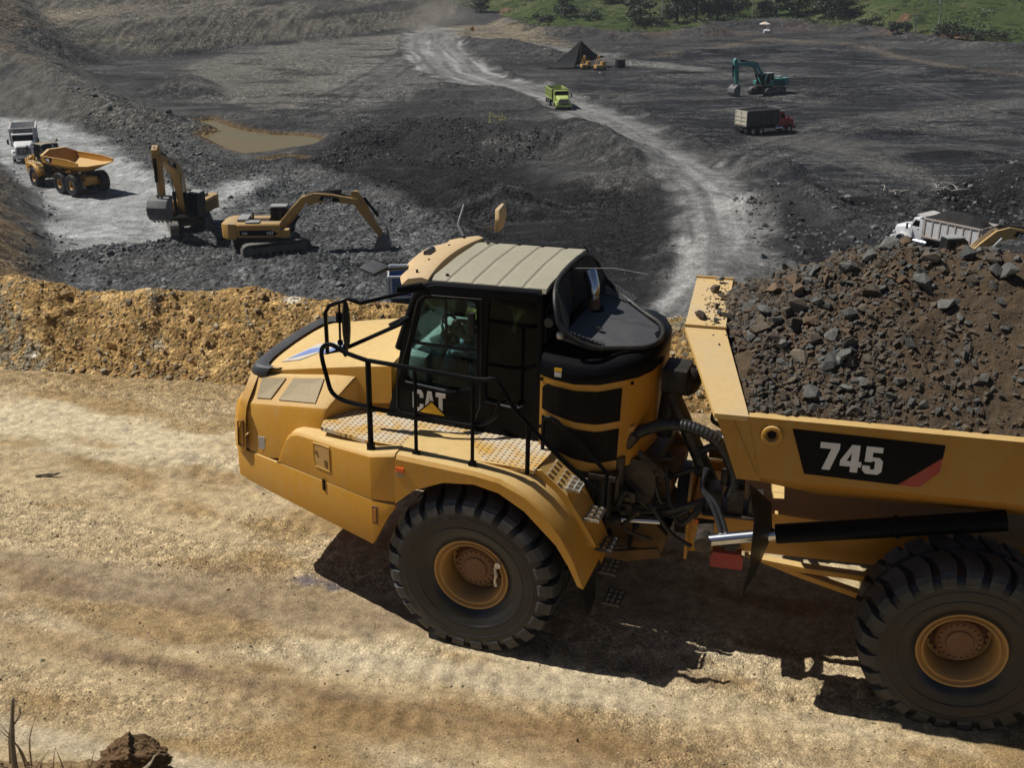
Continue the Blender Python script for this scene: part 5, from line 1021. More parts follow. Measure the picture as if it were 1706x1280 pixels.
# land outside the pit, out to the horizon
M['land'] = soil_mat('far_land', (.05, .075, .02), (.09, .10, .04), (.12, .09, .06), .004, .3, .05, 1)
a_ = np.linspace(0, 2 * PI, 97); r_ = np.array([0, 60, 200, 480, 800, 1400, 2400, 4200, 7000.]); A_, R_ = np.meshgrid(a_, r_, indexing='ij')
Xf = R_ * np.cos(A_); Yf = R_ * np.sin(A_) + 40; Zf = np.where(R_ < 490, -6.0, 0) + sst(430, 1400, R_) * (45 + 25 * fbm(Xf, Yf, .0012, 3)) * (Yf > 200) + sst(500, 1200, R_) * (30 + 25 * fbm(Xf, Yf, .0015, 3)) * (Yf <= 200)
tag(grid_mesh('far_land', Xf, Yf, Zf, None, M['land']), kind='structure')
# ponds
def flat_poly(name, Pg, z, mat, grow=1.0):
    cx = sum(p[0] for p in Pg) / len(Pg); cy = sum(p[1] for p in Pg) / len(Pg); me = bpy.data.meshes.new(name)
    me.from_pydata([(cx + (p[0] - cx) * grow, cy + (p[1] - cy) * grow, z) for p in Pg], [], [tuple(range(len(Pg)))]); me.materials.append(mat); return link(name, me)
wm, nt, bs = new_mat('muddy_water'); co = objcoord(nt); c = mixc(nt, ramp(nt, noise(nt, co, .14, 3, .5), [(.38, 0), (.62, 1)]), (.145, .118, .048), (.16, .115, .04)); nt.links.new(c, bs.inputs['Base Color']); bs.inputs['Roughness'].default_value = .18; bs.inputs['IOR'].default_value = 1.33; bs.inputs['Specular IOR Level'].default_value = .12
bump(nt, bs, noise(nt, co, 3, 3), .12, .03)
for k in ('pond', 'pond2'): tag(flat_poly(k if k == 'pond' else 'puddle', POLY[k], -.22, wm, 1.06), kind='structure')
# ---- haul road in the foreground
M['road'] = ground_mat('haul_road_earth', 7, 48, 38, .022, stones=((16, .38), (42, .55)))
def base_y(x): return 17.2 - .143 * (x + 8.5)
HD = Vector((-.965, .262, 0)).normalized()
def road_uv(x, y): return x * HD.x + y * HD.y, -x * HD.y + y * HD.x
def road_z(x, y, fine=True):
    u, v = road_uv(x, y); z = bench_z(x, y)
    z = z + .035 * fbm(u * .25, v, .35, 3) + .018 * fbm(u * .3, v, 1.6, 3)
    # churned strips between the wheel tracks
    ch = sst(.02, .30, fbm(u * .16 + 3, v, .55, 3)); z = z + ch * (.032 * fbm(x, y, 4.5, 4) + .020 * fbm(x, y, 11, 2, ridge=True)) + .009 * fbm(x, y, 8, 3)
    cr = np.abs(pn(x * 3.1 + .6 * pn(x * 6, y * 6), y * 3.1)); z = z - .022 * sst(.05, .0, cr) * sst(.0, .3, fbm(x, y, .8, 2))
    # pressed tread prints in the softer strips
    for c0, w_ in ((9.0, .36), (11.3, .36), (13.0, .36), (7.75, .36), (8.35, .36), (12.2, .36), (9.75, .36)):
        k = v + c0 - .10 * pn(u * .2 + c0, v * 0); bar = np.sin(u * 2 * PI / .26 + 5.0 * np.abs(k)) ; z = z + .011 * np.clip(bar * 3.0, -1, 1) * sst(w_, w_ - .08, np.abs(k)) * sst(.02, .22, fbm(u * .18, v * .6 + c0, .6, 2))
    # loose ridge along the wheels' outer edge and by the berm
    z = z + .05 * np.exp(-((y - base_y(x) + .2) / .22) ** 2) * (1 + fbm(x, y, 3, 3))
    return z + .9 * sst(8.2, 4.5, y) * sst(8.5, 5.5, y)
def road_col(x, y):
    u, v = road_uv(x, y); n1 = fbm(u * .22, v, .5, 4); n2 = fbm(u * .35 + 9, v + 4, 1.3, 4); n3 = fbm(x, y, 6, 3); n4 = fbm(u * .12 + 30, v, .8, 3); n5 = fbm(x + 11, y, 1.1, 4)
    def m(col, c, f): return col + (np.array(c)[None, None, :] - col) * np.clip(f, 0, 1)[..., None]
    col = np.broadcast_to(np.array((.45, .345, .20))[None, None, :], x.shape + (3,)).copy()
    col = m(col, (.55, .455, .30), sst(.0, .30, n1) * .9); col = m(col, (.30, .20, .088), sst(.05, .34, n2) * .8)
    near = sst(11.6, 8.6, y + .25 * x)            # the track nearest the camera is darker, churned earth
    col = m(col, (.30, .205, .105), near * sst(-.05, .25, n4) * .75); col = m(col, (.185, .13, .085), sst(.18, .40, n4 + .25 * n5) * (.2 + .6 * near)); col = m(col, (.46, .38, .26), near * sst(.05, .28, -n4) * .85)
    col = m(col, (.26, .215, .17), sst(.30, .48, n5) * sst(.1, .4, n1) * .7)
    wheel = np.exp(-((y - (10.1 - .30 * x) + 1.55) / .55) ** 2); col = m(col, (.235, .15, .07), wheel * sst(-.2, .25, n2) * .8)
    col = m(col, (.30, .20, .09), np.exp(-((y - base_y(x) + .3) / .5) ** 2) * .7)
    for (px, py, r) in ((-2.35, 11.1, .16), (-2.05, 11.0, .12)): col = m(col, (.15, .13, .14), sst(r * 1.4, r * .3, np.hypot((x - px) * .8, (y - py) * 1.2) + .08 * n3 + .05 * n5) * .9)
    return np.clip(col * (1 + .14 * n3)[..., None], .02, .9)
gx = np.linspace(-15.5, 14.5, 680); gy = np.linspace(4.2, 19.6, 380); Xr, Yr = np.meshgrid(gx, gy, indexing='ij')
Yr = np.minimum(Yr, base_y(Xr) + .25 + (Yr - 4.2) * 1e-4)
ur_, vr_ = road_uv(Xr, Yr); Sr_ = np.clip(sst(-.02, .30, fbm(ur_ * .16 + 3, vr_, .55, 3)) + .8 * sst(.05, .4, fbm(ur_ * .3, vr_, 1.4, 3)), .06, 1)
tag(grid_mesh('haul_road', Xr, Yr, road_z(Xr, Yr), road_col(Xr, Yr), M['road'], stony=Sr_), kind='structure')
# ---- berm of dumped earth along the far edge of the road
M['berm'] = ground_mat('berm_earth', 4, 18, 22, .05, stones=((7, .5), (17, .7)))
def berm_pt(s, t):
    """s along the berm (x), t metres back from its foot -> x, y, z"""
    h = np.interp(t, [0, .25, .7, 1.1, 1.35, 1.7, 2.4, 4.0], [-.02, .20, .70, 1.02, 1.10, .98, .35, -1.2]) * (1 + .16 * fbm(s, t * 0, .35, 3))
    sm = np.clip(.5 + 1.6 * fbm(s + 3, t, .7, 2), .15, 1); lump = .20 * fbm(s, t, .75, 3) + sm * (.09 * fbm(s + 9, t * 1.2, 2.4, 3, ridge=True) + .05 * fbm(s, t, 6, 3) + .02 * fbm(s, t, 15, 2))
    k = np.clip(t / .35, .15, 1)
    y = base_y(s) + t - .45 * lump * k; return s, y, bench_z(s, base_y(s)) + h + lump * k
def berm_col(s, t):
    n1 = fbm(s, t, .55, 4); n2 = fbm(s + 20, t, 1.8, 4); n3 = fbm(s, t, 7, 3)
    def m(col, c, f): return col + (np.array(c)[None, None, :] - col) * np.clip(f, 0, 1)[..., None]
    col = np.broadcast_to(np.array((.40, .25, .095))[None, None, :], s.shape + (3,)).copy()
    col = m(col, (.52, .35, .15), sst(.05, .4, n2)); col = m(col, (.29, .18, .08), sst(.0, .4, n3) * .5); col = m(col, (.235, .215, .16), sst(.08, .30, n1 - .1 + .25 * n3) * .9); col = m(col, (.68, .62, .5), sst(.42, .5, n2 + .2 * n1) * .8)
    return np.clip(col * (1 + .22 * n3)[..., None], .02, .9)
sg = np.linspace(-15.5, 14.5, 900); tg = np.concatenate([np.linspace(-.06, 1.9, 110), np.linspace(1.95, 4.0, 16)]); Sg, Tg = np.meshgrid(sg, tg, indexing='ij')
bx_, by_, bz_ = berm_pt(Sg, Tg); berm = tag(grid_mesh('berm', bx_, by_, bz_, berm_col(Sg, Tg), M['berm']), kind='structure')
# ================================================================== loose stones and clods
M['clod'] = rock_mat('earth_clod', (.40, .26, .115), (.29, .185, .085)); M['greyclod'] = rock_mat('grey_clod', (.23, .21, .16), (.28, .22, .13)); M['palestone'] = rock_mat('pale_stone', (.55, .47, .33), (.42, .34, .22))
M['rub1'] = rock_mat('grey_rubble', (.15, .155, .155), (.11, .114, .116)); M['rub2'] = rock_mat('pale_rubble', (.19, .195, .19), (.13, .135, .132)); M['coalrock'] = rock_mat('coal_lump', (.03, .03, .032), (.05, .05, .05)); M['darkrub'] = rock_mat('dark_rubble', (.06, .062, .062), (.09, .088, .082))
CL = {k: [rock_mesh('clod', 300 + i, M[k], 12, .85) for i in range(4)] for k in ('clod', 'greyclod', 'palestone')}
def bp1(s, t):
    a = np.array([[s]]), np.array([[t]]); q = berm_pt(*a); return float(q[0][0, 0]), float(q[1][0, 0]), float(q[2][0, 0])
pl = []; n = 0
for i in range(4200):
    s = random.uniform(-10.5, 4.5); t = random.random() ** 1.25 * 1.45; g = float(fbm(np.array([[s]]), np.array([[t]]), .55, 4)[0, 0])
    x, y, z = bp1(s, t); r = min(.11, .014 + random.expovariate(1 / .016) * (1.3 if t < .5 else 1.0))
    if r > .046 and n < 270:
        k = 'greyclod' if (g > .05 and random.random() < .75) or random.random() < .15 else random.choice(['clod', 'clod', 'clod', 'palestone'])
        o = link('clod', random.choice(CL[k]), berm); o.location = (x, y, z + r * .2); o.scale = (r * random.uniform(.8, 1.3), r * random.uniform(.8, 1.1), r * random.uniform(.7, 1.0)); o.rotation_euler = (random.uniform(-.6, .6), random.uniform(-.6, .6), random.uniform(0, 6.3)); n += 1
    else: pl.append((x, y, z, min(r, .045), g))
tag(stone_field('small_clods', [p for p in pl if p[4] <= .06], [M['clod'], M['clod'], M['clod'], M['palestone'], M['greyclod']], berm, seed=21), kind='stuff')
tag(stone_field('grey_clods', [p for p in pl if p[4] > .06], [M['greyclod'], M['greyclod'], M['clod']], berm, seed=22), kind='stuff')
# road grit
NG = 30000; X_ = RNG.uniform(-8.5, 7, NG); Y_ = RNG.uniform(7.8, 17.4, NG); u_, v_ = road_uv(X_, Y_); kk = (fbm(u_ * .16 + 3, v_, .55, 3) > .02) | (RNG.random(NG) < .08) | (np.abs(Y_ - (8.75 - .33 * X_)) < .35); ok = (Y_ < base_y(X_) - .02) & kk
X_, Y_ = X_[ok], Y_[ok]; Zr_ = road_z(X_[:, None], Y_[:, None])[:, 0]; R_2 = np.minimum(.004 + RNG.exponential(.0042, len(X_)), .030)
tag(stone_field('road_grit', list(zip(X_, Y_, Zr_, R_2)), [M['clod'], M['clod'], M['palestone'], M['greyclod']], None, seed=31), kind='stuff')
# rubble over the grey ground, digging face, hill foot and coal floor
def scatter(name, poly, n, mats, rmin, rexp, rmax, seed, lim=0.0, extra=None):
    xs = [p[0] for p in poly]; ys = [p[1] for p in poly]; r = np.random.default_rng(seed)
    x = r.uniform(min(xs), max(xs), n); y = r.uniform(min(ys), max(ys), n); k = (poly_sd(x, y, poly) > lim) & (fbm(x, y, .12, 3) + r.uniform(-.3, .3, n) > -.12)
    for p_ in ('pond', 'pond2'): k &= poly_sd(x, y, POLY[p_]) < -.3
    if extra is not None: k &= extra(x, y)
    x, y = x[k], y[k]; z = pit_z(x[:, None], y[:, None])[:, 0]; s_ = np.minimum(rmin + r.exponential(rexp, len(x)), rmax)
    tag(stone_field(name, list(zip(x, y, z, s_)), mats, None, seed=seed), kind='stuff')
scatter('grey_rubble', POLY['rubble'], 30000, [M['rub1'], M['rub1'], M['rub2'], M['darkrub']], .04, .055, .5, 41, 0, lambda x, y: poly_sd(x, y, POLY['lroad']) < 1.0)
scatter('hillfoot_rubble', POLY['strip'], 6500, [M['rub1'], M['darkrub'], M['rub2']], .07, .09, .6, 42)
scatter('coal_lumps', POLY['coal'], 4500, [M['coalrock'], M['coalrock'], M['darkrub']], .04, .05, .35, 43)
scatter('dark_lumps', POLY['coal2'], 6500, [M['coalrock'], M['darkrub'], M['darkrub'], M['rub1']], .05, .07, .45, 44, -3)
scatter('far_lumps', POLY['rcoal'], 2600, [M['coalrock'], M['darkrub'], M['rub1']], .06, .10, .6, 45, -2)
scatter('slope_rubble', [(-50, 113), (-33, 80), (-27, 68), (-21, 57), (-24, 40), (-45, 60), (-70, 110)], 5000, [M['darkrub'], M['rub1'], M['rk_brown']], .06, .09, .6, 46)
# ================================================================== machines in the pit
M['track'] = painted('track_steel', (.035, .033, .030), .55, (.17, .165, .155), .6, topdust=.5, metal=.2)
M['trackpad'] = painted('worn_track_pad', (.07, .066, .06), .5, (.22, .21, .19), .6, topdust=.5)
M['exc_yellow'] = painted('excavator_yellow', (.53, .29, .055), .45, (.34, .28, .19), .5, topdust=.45)
M['teal'] = painted('teal_paint', (.02, .22, .20), .45, (.25, .27, .25), .45, topdust=.3)
M['bucketsteel'] = painted('bucket_steel', (.10, .10, .105), .45, (.22, .22, .21), .5, topdust=.4)
M['greyroof'] = painted('grey_cover', (.20, .22, .23), .55, (.36, .35, .32), .5, topdust=.4)
def plate_y(poly, a, b): m = MB(); m.plate(poly, [], 'y', a, b); return m
def track_loop(L, h, n=10):
    r = h / 2; p = []
    for k in range(n + 1): t = PI / 2 - PI * k / n; p.append((L / 2 - r + r * math.cos(t), r + r * math.sin(t)))
    for k in range(n + 1): t = -PI / 2 - PI * k / n; p.append((-L / 2 + r + r * math.cos(t), r + r * math.sin(t)))
    return p
def excavator(pos, yaw, swing, ang, label, paint='exc_yellow', mark=True, number='336', group=None):
    """pos: ground under the swing bearing, yaw: boom heading, swing: undercarriage heading minus boom heading; ang: boom, stick, bucket angles"""
    z0 = gz(*pos) + (pos[2] if len(pos) > 2 else 0) if len(pos) < 3 else pos[2]
    root = empty('excavator', TM((pos[0], pos[1], z0), yaw), label, 'excavator', group); P = M[paint]
    U = Matrix.Rotation(swing, 4, 'Z')
    m = MB(U); m.box((0, 0, .72), (2.0, 2.0, .42)); m.cyl((0, 0, .9), (0, 0, 1.18), .75, 20); m.box((0, 0, .62), (1.1, 3.0, .3)); m.build('undercarriage', M['track'], root)
    for s in (1, -1):
        lp = track_loop(4.95, .98); m = MB(U); m.plate(lp, [[(x * .94, .49 + (z - .49) * .80) for x, z in lp]], 'y', s * 1.32 - .30, s * 1.32 + .30); tk = m.build('track', M['track'], root, smooth=30)
        b = MB(U); per = 0; pts = lp + [lp[0]]; seg = [math.dist(pts[i], pts[i + 1]) for i in range(len(pts) - 1)]; tot = sum(seg); N = 46
        for k in range(N):
            d = tot * k / N; i = 0
            while d > seg[i]: d -= seg[i]; i += 1
            a, c = Vector(pts[i]), Vector(pts[i + 1]); q = a.lerp(c, d / seg[i]); t = (c - a).normalized(); ang_ = math.atan2(t.y, t.x)
            b.box((q.x, s * 1.32, q.y), (.17, .64, .06), Matrix.Rotation(-ang_, 3, 'Y'))
        b.build('track_pads', M['trackpad'], tk, smooth=0)
        f = MB(U); f.box((0, s * 1.32, .50), (3.6, .42, .42)); f.cyl((-2.0, s * 1.10, .49), (-2.0, s * 1.54, .49), .36, 16); f.cyl((2.0, s * 1.10, .49), (2.0, s * 1.54, .49), .36, 16)
        for k in range(7): f.cyl((-1.5 + .5 * k, s * 1.12, .22), (-1.5 + .5 * k, s * 1.52, .22), .13, 10)
        f.build('track_frame', M['trackpad'], root, bevel=.02)
    # house
    m = MB(); m.box((-.45, 0, 1.27), (4.1, 2.5, .16)); m.build('swing_deck', M['oily'], root)
    m = MB(); m.loft([[(-2.15, y, z) for y, z in ((-1.45, 1.22), (1.45, 1.22), (1.45, 2.30), (-1.45, 2.30))], [(-2.7, y, z) for y, z in ((-1.42, 1.18), (1.42, 1.18), (1.42, 2.32), (-1.42, 2.32))], [(-3.15, y, z) for y, z in ((-1.1, 1.24), (1.1, 1.24), (1.1, 2.26), (-1.1, 2.26))], [(-3.28, y, z) for y, z in ((-.7, 1.32), (.7, 1.32), (.7, 2.2), (-.7, 2.2))]]); m.build('counterweight', P, root, bevel=.07, smooth=45)
    m = MB(); m.loft([[(x, y, z) for y, z in ((-1.43, 1.36), (-1.43, 2.18), (-1.36, 2.30), (-.55, 2.32), (-.55, 1.36))] for x in (-2.14, .95)]); side = m.build('side_body', P, root, bevel=.03)
    m = MB(); m.loft([[(x, y, z) for y, z in ((.55, 1.36), (1.36, 2.26), (1.43, 2.15), (1.43, 1.36))] for x in (-2.14, -.05)]); m.loft([[(x, y, z) for y, z in ((.45, 1.36), (.45, 2.30), (1.34, 2.30), (1.43, 2.18), (1.43, 1.36))] for x in (-2.12, -.06)]); m.build('engine_side', P, root, bevel=.03)
    m = MB(); m.box((-1.75, .0, 2.42), (.75, 1.7, .22)); m.box((-1.0, -.95, 2.37), (1.0, .75, .10)); m.build('engine_hood', M['greyroof'], root, bevel=.05)
    m = MB(); m.box((-.95, -.1, 1.9), (1.9, .85, .75)); m.box((.3, -.2, 1.75), (.7, .5, .6)); m.cyl((-1.2, .35, 2.3), (-1.2, .35, 2.75), .07, 10); m.build('engine_bay', M['oily'], root)
    m = MB(); m.loft([[(x, y, z) for y, z in ((-1.43, 1.30), (-1.43, 1.86), (-.75, 1.86), (-.75, 1.30))] for x in (.96, 1.55)]); m.build('tool_box', P, root, bevel=.04)
    if mark:
        m = MB(); m.plate([(-1.9, 1.48), (.55, 1.44), (.80, 1.62), (.35, 1.86), (-1.9, 1.84)], [], 'y', -1.440, -1.436); st_ = m.build('side_stripe', M['black'], side, smooth=0)
        m = MB(); write(m, 'CAT', (.02, -1.441, 1.54), (1, 0, 0), (0, 0, 1), .22, 0, .003, .9, .05); m.build('side_lettering', M['white'], st_, smooth=0)
        m = MB(); write(m, number + 'D', (-1.75, -1.441, 1.56), (1, 0, 0), (0, 0, 1), .15, 0, .003, .9, .1); m.build('model_number', M['white'], st_, smooth=0)
    # cab
    co_ = [(.02, 1.40), (.02, 2.98), (.25, 3.08), (1.15, 3.08), (1.42, 2.86), (1.68, 2.05), (1.62, 1.40)]
    for y in (.55, 1.40):
        m = MB(); m.plate(co_, [[(.14, 2.15), (.14, 2.88), (.62, 2.92), (.62, 2.10)], [(.74, 1.55), (.74, 2.92), (1.10, 2.94), (1.30, 2.80), (1.52, 2.05), (1.50, 1.55)]], 'y', y, y + .05); m.build('cab_frame', M['black_matte'] if mark else P, root, smooth=20)
        m = MB(); m.plate([(.12, 1.6), (.12, 2.92), (1.12, 2.96), (1.34, 2.82), (1.56, 2.05), (1.54, 1.6)], [], 'y', y + .02, y + .028); m.build('cab_window', M['dglass'], root, smooth=0)
    m = MB(); m.loft([[(x, .60, z), (x, 1.40, z), (x - .03, 1.40, z), (x - .03, .60, z)] for x, z in ((1.62, 1.40), (1.66, 2.05), (1.40, 2.86), (1.15, 3.05))]); m.build('cab_windscreen', M['dglass'], root)
    m = MB(); m.box((.04, 1.0, 2.2), (.06, .82, 1.6)); m.box((.8, 1.0, 1.38), (1.5, .86, .08)); m.build('cab_shell', M['black_matte'] if mark else P, root)
    m = MB(); m.loft([[(x, .52, 3.06), (x, 1.48, 3.06), (x, 1.44, 3.14), (x, .56, 3.14)] for x in (.0, 1.2)]); m.build('cab_roof', M['greyroof'], root, bevel=.03)
    m = MB(); m.box((.5, 1.0, 1.8), (.5, .5, .7)); m.build('cab_seat', M['seat'], root)
    # boom, stick, bucket
    a, sa, ba = ang
    def rot(p, t, o=(0, 0)): return (o[0] + p[0] * math.cos(t) - p[1] * math.sin(t), o[1] + p[0] * math.sin(t) + p[1] * math.cos(t))
    B0 = (.55, 1.75)
    low = [(-.25, -.30), (.6, -.18), (1.6, .28), (2.5, .72), (3.2, .80), (4.5, .45), (5.9, -.22), (6.25, -.20)]; upp = [(6.28, .12), (5.9, .28), (4.6, 1.02), (3.4, 1.52), (2.5, 1.50), (1.4, .95), (.3, .30), (-.2, .22)]
    bp_ = [rot(p, a, B0) for p in low + upp]; m = MB(); m.plate(bp_, [], 'y', -.33, .33); boom = m.build('boom', P, root, bevel=.03)
    tip = rot((6.1, -.02), a, B0)
    if mark:
        for s in (1, -1):
            q = [rot(p, a, B0) for p in ((3.55, .93), (3.85, 1.17), (4.85, .72), (5.05, .44), (4.75, .38))]
            m = MB(); m.plate(q, [], 'y', s * .332, s * .336); lb = m.build('boom_plate', M['black'], boom, smooth=0)
            m = MB(); o_ = rot((3.86, .72) if s < 0 else (4.78, .46), a, B0); dx = rot((1, -.40), a); dz = rot((.40, 1), a); k = 1 if s < 0 else -1
            if s < 0: write(m, 'CAT', (o_[0], -.337, o_[1]), (dx[0], 0, dx[1]), (dz[0], 0, dz[1]), .28, 0, .003, .95, .05); m.build('boom_lettering', M['white'], lb, smooth=0)
            else: write(m, 'CAT', (o_[0], .337, o_[1]), (-dx[0], 0, -dx[1]), (dz[0], 0, dz[1]), .28, 0, .003, .95, .05); m.build('boom_lettering', M['white'], lb, smooth=0)
    def SP(p): return rot(p, sa, tip)
    st = [SP(p) for p in ((-.85, .10), (-.55, .42), (.3, .46), (1.2, .30), (3.05, .16), (3.2, -.12), (3.0, -.22), (.6, -.34), (.0, -.30), (-.6, -.12))]
    m = MB(); m.plate(st, [], 'y', -.22, .22); m.build('stick', P, root, bevel=.025)
    bt_ = SP((3.08, -.03))
    def BP(p): return rot(p, ba, bt_)
    prof = [(-.15, .22), (.35, .30), (.95, .18), (1.32, -.25), (1.36, -.75), (1.12, -1.22), (.72, -1.45)]
    out = [BP(p) for p in prof]; inn = [BP((p[0] * .90 - .02, p[1] * .93 - .02)) for p in prof]
    m = MB(); m.plate(out + inn[::-1], [], 'y', -.74, .74)
    for s in (1, -1): m.plate([BP(p) for p in prof + [(.05, -.55)]], [], 'y', s * .70, s * .745)
    bk = m.build('bucket', M['bucketsteel'], root, bevel=.012)
    for k in range(5):
        y = -.62 + .31 * k; m = MB(); m.loft([[(*((BP(p)[0], y + dy, BP(p)[1])),) for p, dy in (((.80, -1.42), -.07), ((.80, -1.42), .07), ((.68, -1.40), .07), ((.68, -1.40), -.07))], [(*((BP(p)[0], y + dy, BP(p)[1])),) for p, dy in (((.52, -1.68), -.03), ((.52, -1.68), .03), ((.47, -1.66), .03), ((.47, -1.66), -.03))]]); m.build('tooth', M['bucketsteel'], bk)
    # rams
    def ram(p, q, r, y, nm, f=.58):
        p, q = Vector((p[0], y, p[1])), Vector((q[0], y, q[1])); c = p.lerp(q, f); m = MB(); m.cyl(p, c, r, 10); b_ = m.build(nm, M['black'], root); m = MB(); m.cyl(c, q, r * .55, 8); m.build('ram_rod', M['steel'], b_)
    for s in (1, -1): ram((1.25, 1.45), rot((2.75, 1.0), a, B0), .13, s * .42, 'boom_ram')
    ram(rot((2.75, 1.62), a, B0), SP((-.72, .28)), .14, 0, 'stick_ram', .74)
    lk = SP((2.75, .62)); ram(SP((.05, .52)), lk, .11, 0, 'bucket_ram', .62)
    m = MB()
    for s in (1, -1): m.tube([(SP((2.65, .05))[0], s * .16, SP((2.65, .05))[1]), (lk[0], s * .14, lk[1]), (BP((.38, .28))[0], s * .14, BP((.38, .28))[1])], .05, 6)
    m.build('bucket_link', M['oily'], root)
    m = MB()
    for k in (-.12, .12): m.tube([(.9, k, 2.1)] + [(rot(p, a, B0)[0], k, rot(p, a, B0)[1]) for p in ((1.4, 1.03), (2.5, 1.58), (3.4, 1.60), (4.6, 1.10), (5.9, .36))], .035, 5)
    m.build('boom_pipes', M['oily'], boom)
    return root
def dump_truck(pos, yaw, label, paint, bedpaint, ribpaint, bedin, z=None, group='dump trucks in the pit', side_ribs=7, gate='bars', tall=0.0, sc=1.0):
    z0 = gz(*pos) if z is None else z
    root = empty('dump_truck', TM((pos[0], pos[1], z0 - .02), yaw, 0, 0, sc), label, 'dump truck', group); P = M[paint]; BPm = M[bedpaint]
    m = MB(); m.box((-.3, 0, .78), (7.6, .85, .22)); m.box((2.9, 0, .5), (.18, 2.0, .16)); m.box((-1.75, 0, .5), (.3, 1.9, .3)); m.box((-3.05, 0, .5), (.3, 1.9, .3)); m.build('chassis', M['oily'], root)
    # hood and fenders
    m = MB(); m.loft([[(x, y * w_, z_) for y, z_ in ((-1, .95), (-1, zt - .18), (-.82, zt), (.82, zt), (1, zt - .18), (1, .95))] for x, w_, zt in ((2.25, .98, 2.02), (3.0, .92, 1.95), (3.7, .84, 1.80), (3.86, .78, 1.66))]); m.build('hood', P, root, bevel=.04, smooth=45)
    m = MB(); m.loft([[(3.87, -.68, 1.0), (3.87, .68, 1.0), (3.85, .62, 1.60), (3.85, -.62, 1.60)], [(3.90, -.66, 1.0), (3.90, .66, 1.0), (3.88, .60, 1.58), (3.88, -.60, 1.58)]]); gr = m.build('grille', M['black_matte'], root)
    for k in range(4): m = MB(); m.box((3.905 - .006 * k, 0, 1.10 + .13 * k), (.02, 1.2, .03)); m.build('grille_bar', M['steel'], gr)
    m = MB(); m.loft([[(4.02, -1.15, .55), (4.02, 1.15, .55), (4.02, 1.15, .88), (4.02, -1.15, .88)], [(3.84, -1.2, .55), (3.84, 1.2, .55), (3.84, 1.2, .88), (3.84, -1.2, .88)]]); m.build('bumper', P if paint != 'red' else M['steel'], root, bevel=.03)
    for s in (1, -1):
        m = MB(); m.box((3.84, s * .92, 1.18), (.10, .26, .22)); m.build('headlight', M['white'], root, bevel=.03)
        f = MB(); pr = [(2.9 + .72 * math.cos(t), .55 + .72 * math.sin(t)) for t in [PI * k / 10 for k in range(11)]]; f.plate(pr + [(2.9 + .60 * math.cos(t), .55 + .60 * math.sin(t)) for t in [PI * k / 10 for k in range(10, -1, -1)]], [], 'y', s * .80, s * 1.22); f.build('fender', P, root, bevel=.02)
        m = MB(); m.tube([(2.3, s * 1.0, 2.15), (2.35, s * 1.42, 2.25), (2.35, s * 1.42, 1.75), (2.3, s * 1.02, 1.65)], .025, 5); mr = m.build('mirror_arm', M['black_matte'], root); m = MB(); m.box((2.33, s * 1.43, 2.0), (.08, .2, .46)); m.build('mirror', M['black_matte'], mr)
        m = MB(); m.cyl((.55, s * .98, .72), (1.75, s * .98, .72), .27, 14); m.build('fuel_tank', M['steel'], root)
        m = MB(); m.cyl((.98, s * .95, 1.0), (.98, s * .95, 3.0), .075, 10); m.build('exhaust_stack', M['steel'], root)
        m = MB(); m.box((-4.05, s * .92, .62), (.03, .62, .62)); m.build('mud_flap', M['rubber'], root)
    # cab
    co_ = [(1.12, 1.0), (1.12, 2.62), (1.25, 2.72), (1.95, 2.70), (2.28, 2.05), (2.30, 1.0)]
    for s in (1, -1):
        m = MB(); m.plate(co_, [[(1.42, 1.98), (1.42, 2.52), (1.88, 2.52), (2.12, 2.04), (2.12, 1.98)]], 'y', s * .98, s * 1.05); cs_ = m.build('cab_side', P, root, bevel=.012, smooth=25)
        m = MB(); m.plate([(1.40, 1.96), (1.40, 2.54), (1.90, 2.54), (2.14, 2.04), (2.14, 1.96)], [], 'y', s * 1.0, s * 1.012); m.build('side_window', M['dglass'], root, smooth=0)
        m = MB(); m.box((1.5, s * 1.07, 1.82), (.14, .03, .04)); m.build('door_handle', M['black_matte'], cs_)
    m = MB(); m.loft([[(x, -.98, z_), (x, .98, z_), (x - .04, .98, z_), (x - .04, -.98, z_)] for x, z_ in ((2.26, 2.0), (1.97, 2.62))]); m.build('windscreen', M['dglass'], root)
    m = MB(); m.loft([[(x, -1.02, z_ - .06), (x, -.95, z_ + .03), (x, .95, z_ + .03), (x, 1.02, z_ - .06)] for x, z_ in ((1.10, 2.70), (1.95, 2.70), (2.06, 2.62))]); m.box((1.15, 0, 1.8), (.06, 1.98, 1.6)); m.box((1.7, 0, 1.04), (1.15, 1.98, .08)); m.box((2.26, 0, 1.5), (.05, 1.96, 1.0)); m.build('cab_shell', P, root, bevel=.02)
    m = MB(); m.box((1.45, -.45, 1.75), (.3, .5, .8)); m.box((1.45, .45, 1.75), (.3, .5, .8)); m.build('seats', M['seat'], root)
    # bed
    zt = 2.72 + tall; x0, x1 = -4.15, .95
    m = MB(); o1 = [(1.22, zt), (1.22, 1.32), (.8, 1.05), (-.8, 1.05), (-1.22, 1.32), (-1.22, zt)]; i1 = [(-1.16, zt), (-1.16, 1.36), (-.78, 1.12), (.78, 1.12), (1.16, 1.36), (1.16, zt)]
    m.loft([[(x, y, z_) for y, z_ in o1 + i1] for x in (x0, x1)]); m.plate([(1.2, zt + .05), (1.2, 1.35), (.8, 1.08), (-.8, 1.08), (-1.2, 1.35), (-1.2, zt + .05)], [], 'x', x1 - .06, x1); bed = m.build('bed', BPm, root, smooth=20)
    m = MB(); m.loft([[(x1 - .02, s_, zt + .06) for s_ in (-1.22, 1.22)] + [(x1 - .02, s_, zt + .0) for s_ in (1.22, -1.22)], [(x1 + .75, s_, zt + .14) for s_ in (-1.15, 1.15)] + [(x1 + .75, s_, zt + .09) for s_ in (1.15, -1.15)]]); m.build('cab_shield', BPm, bed)
    rb = MB()
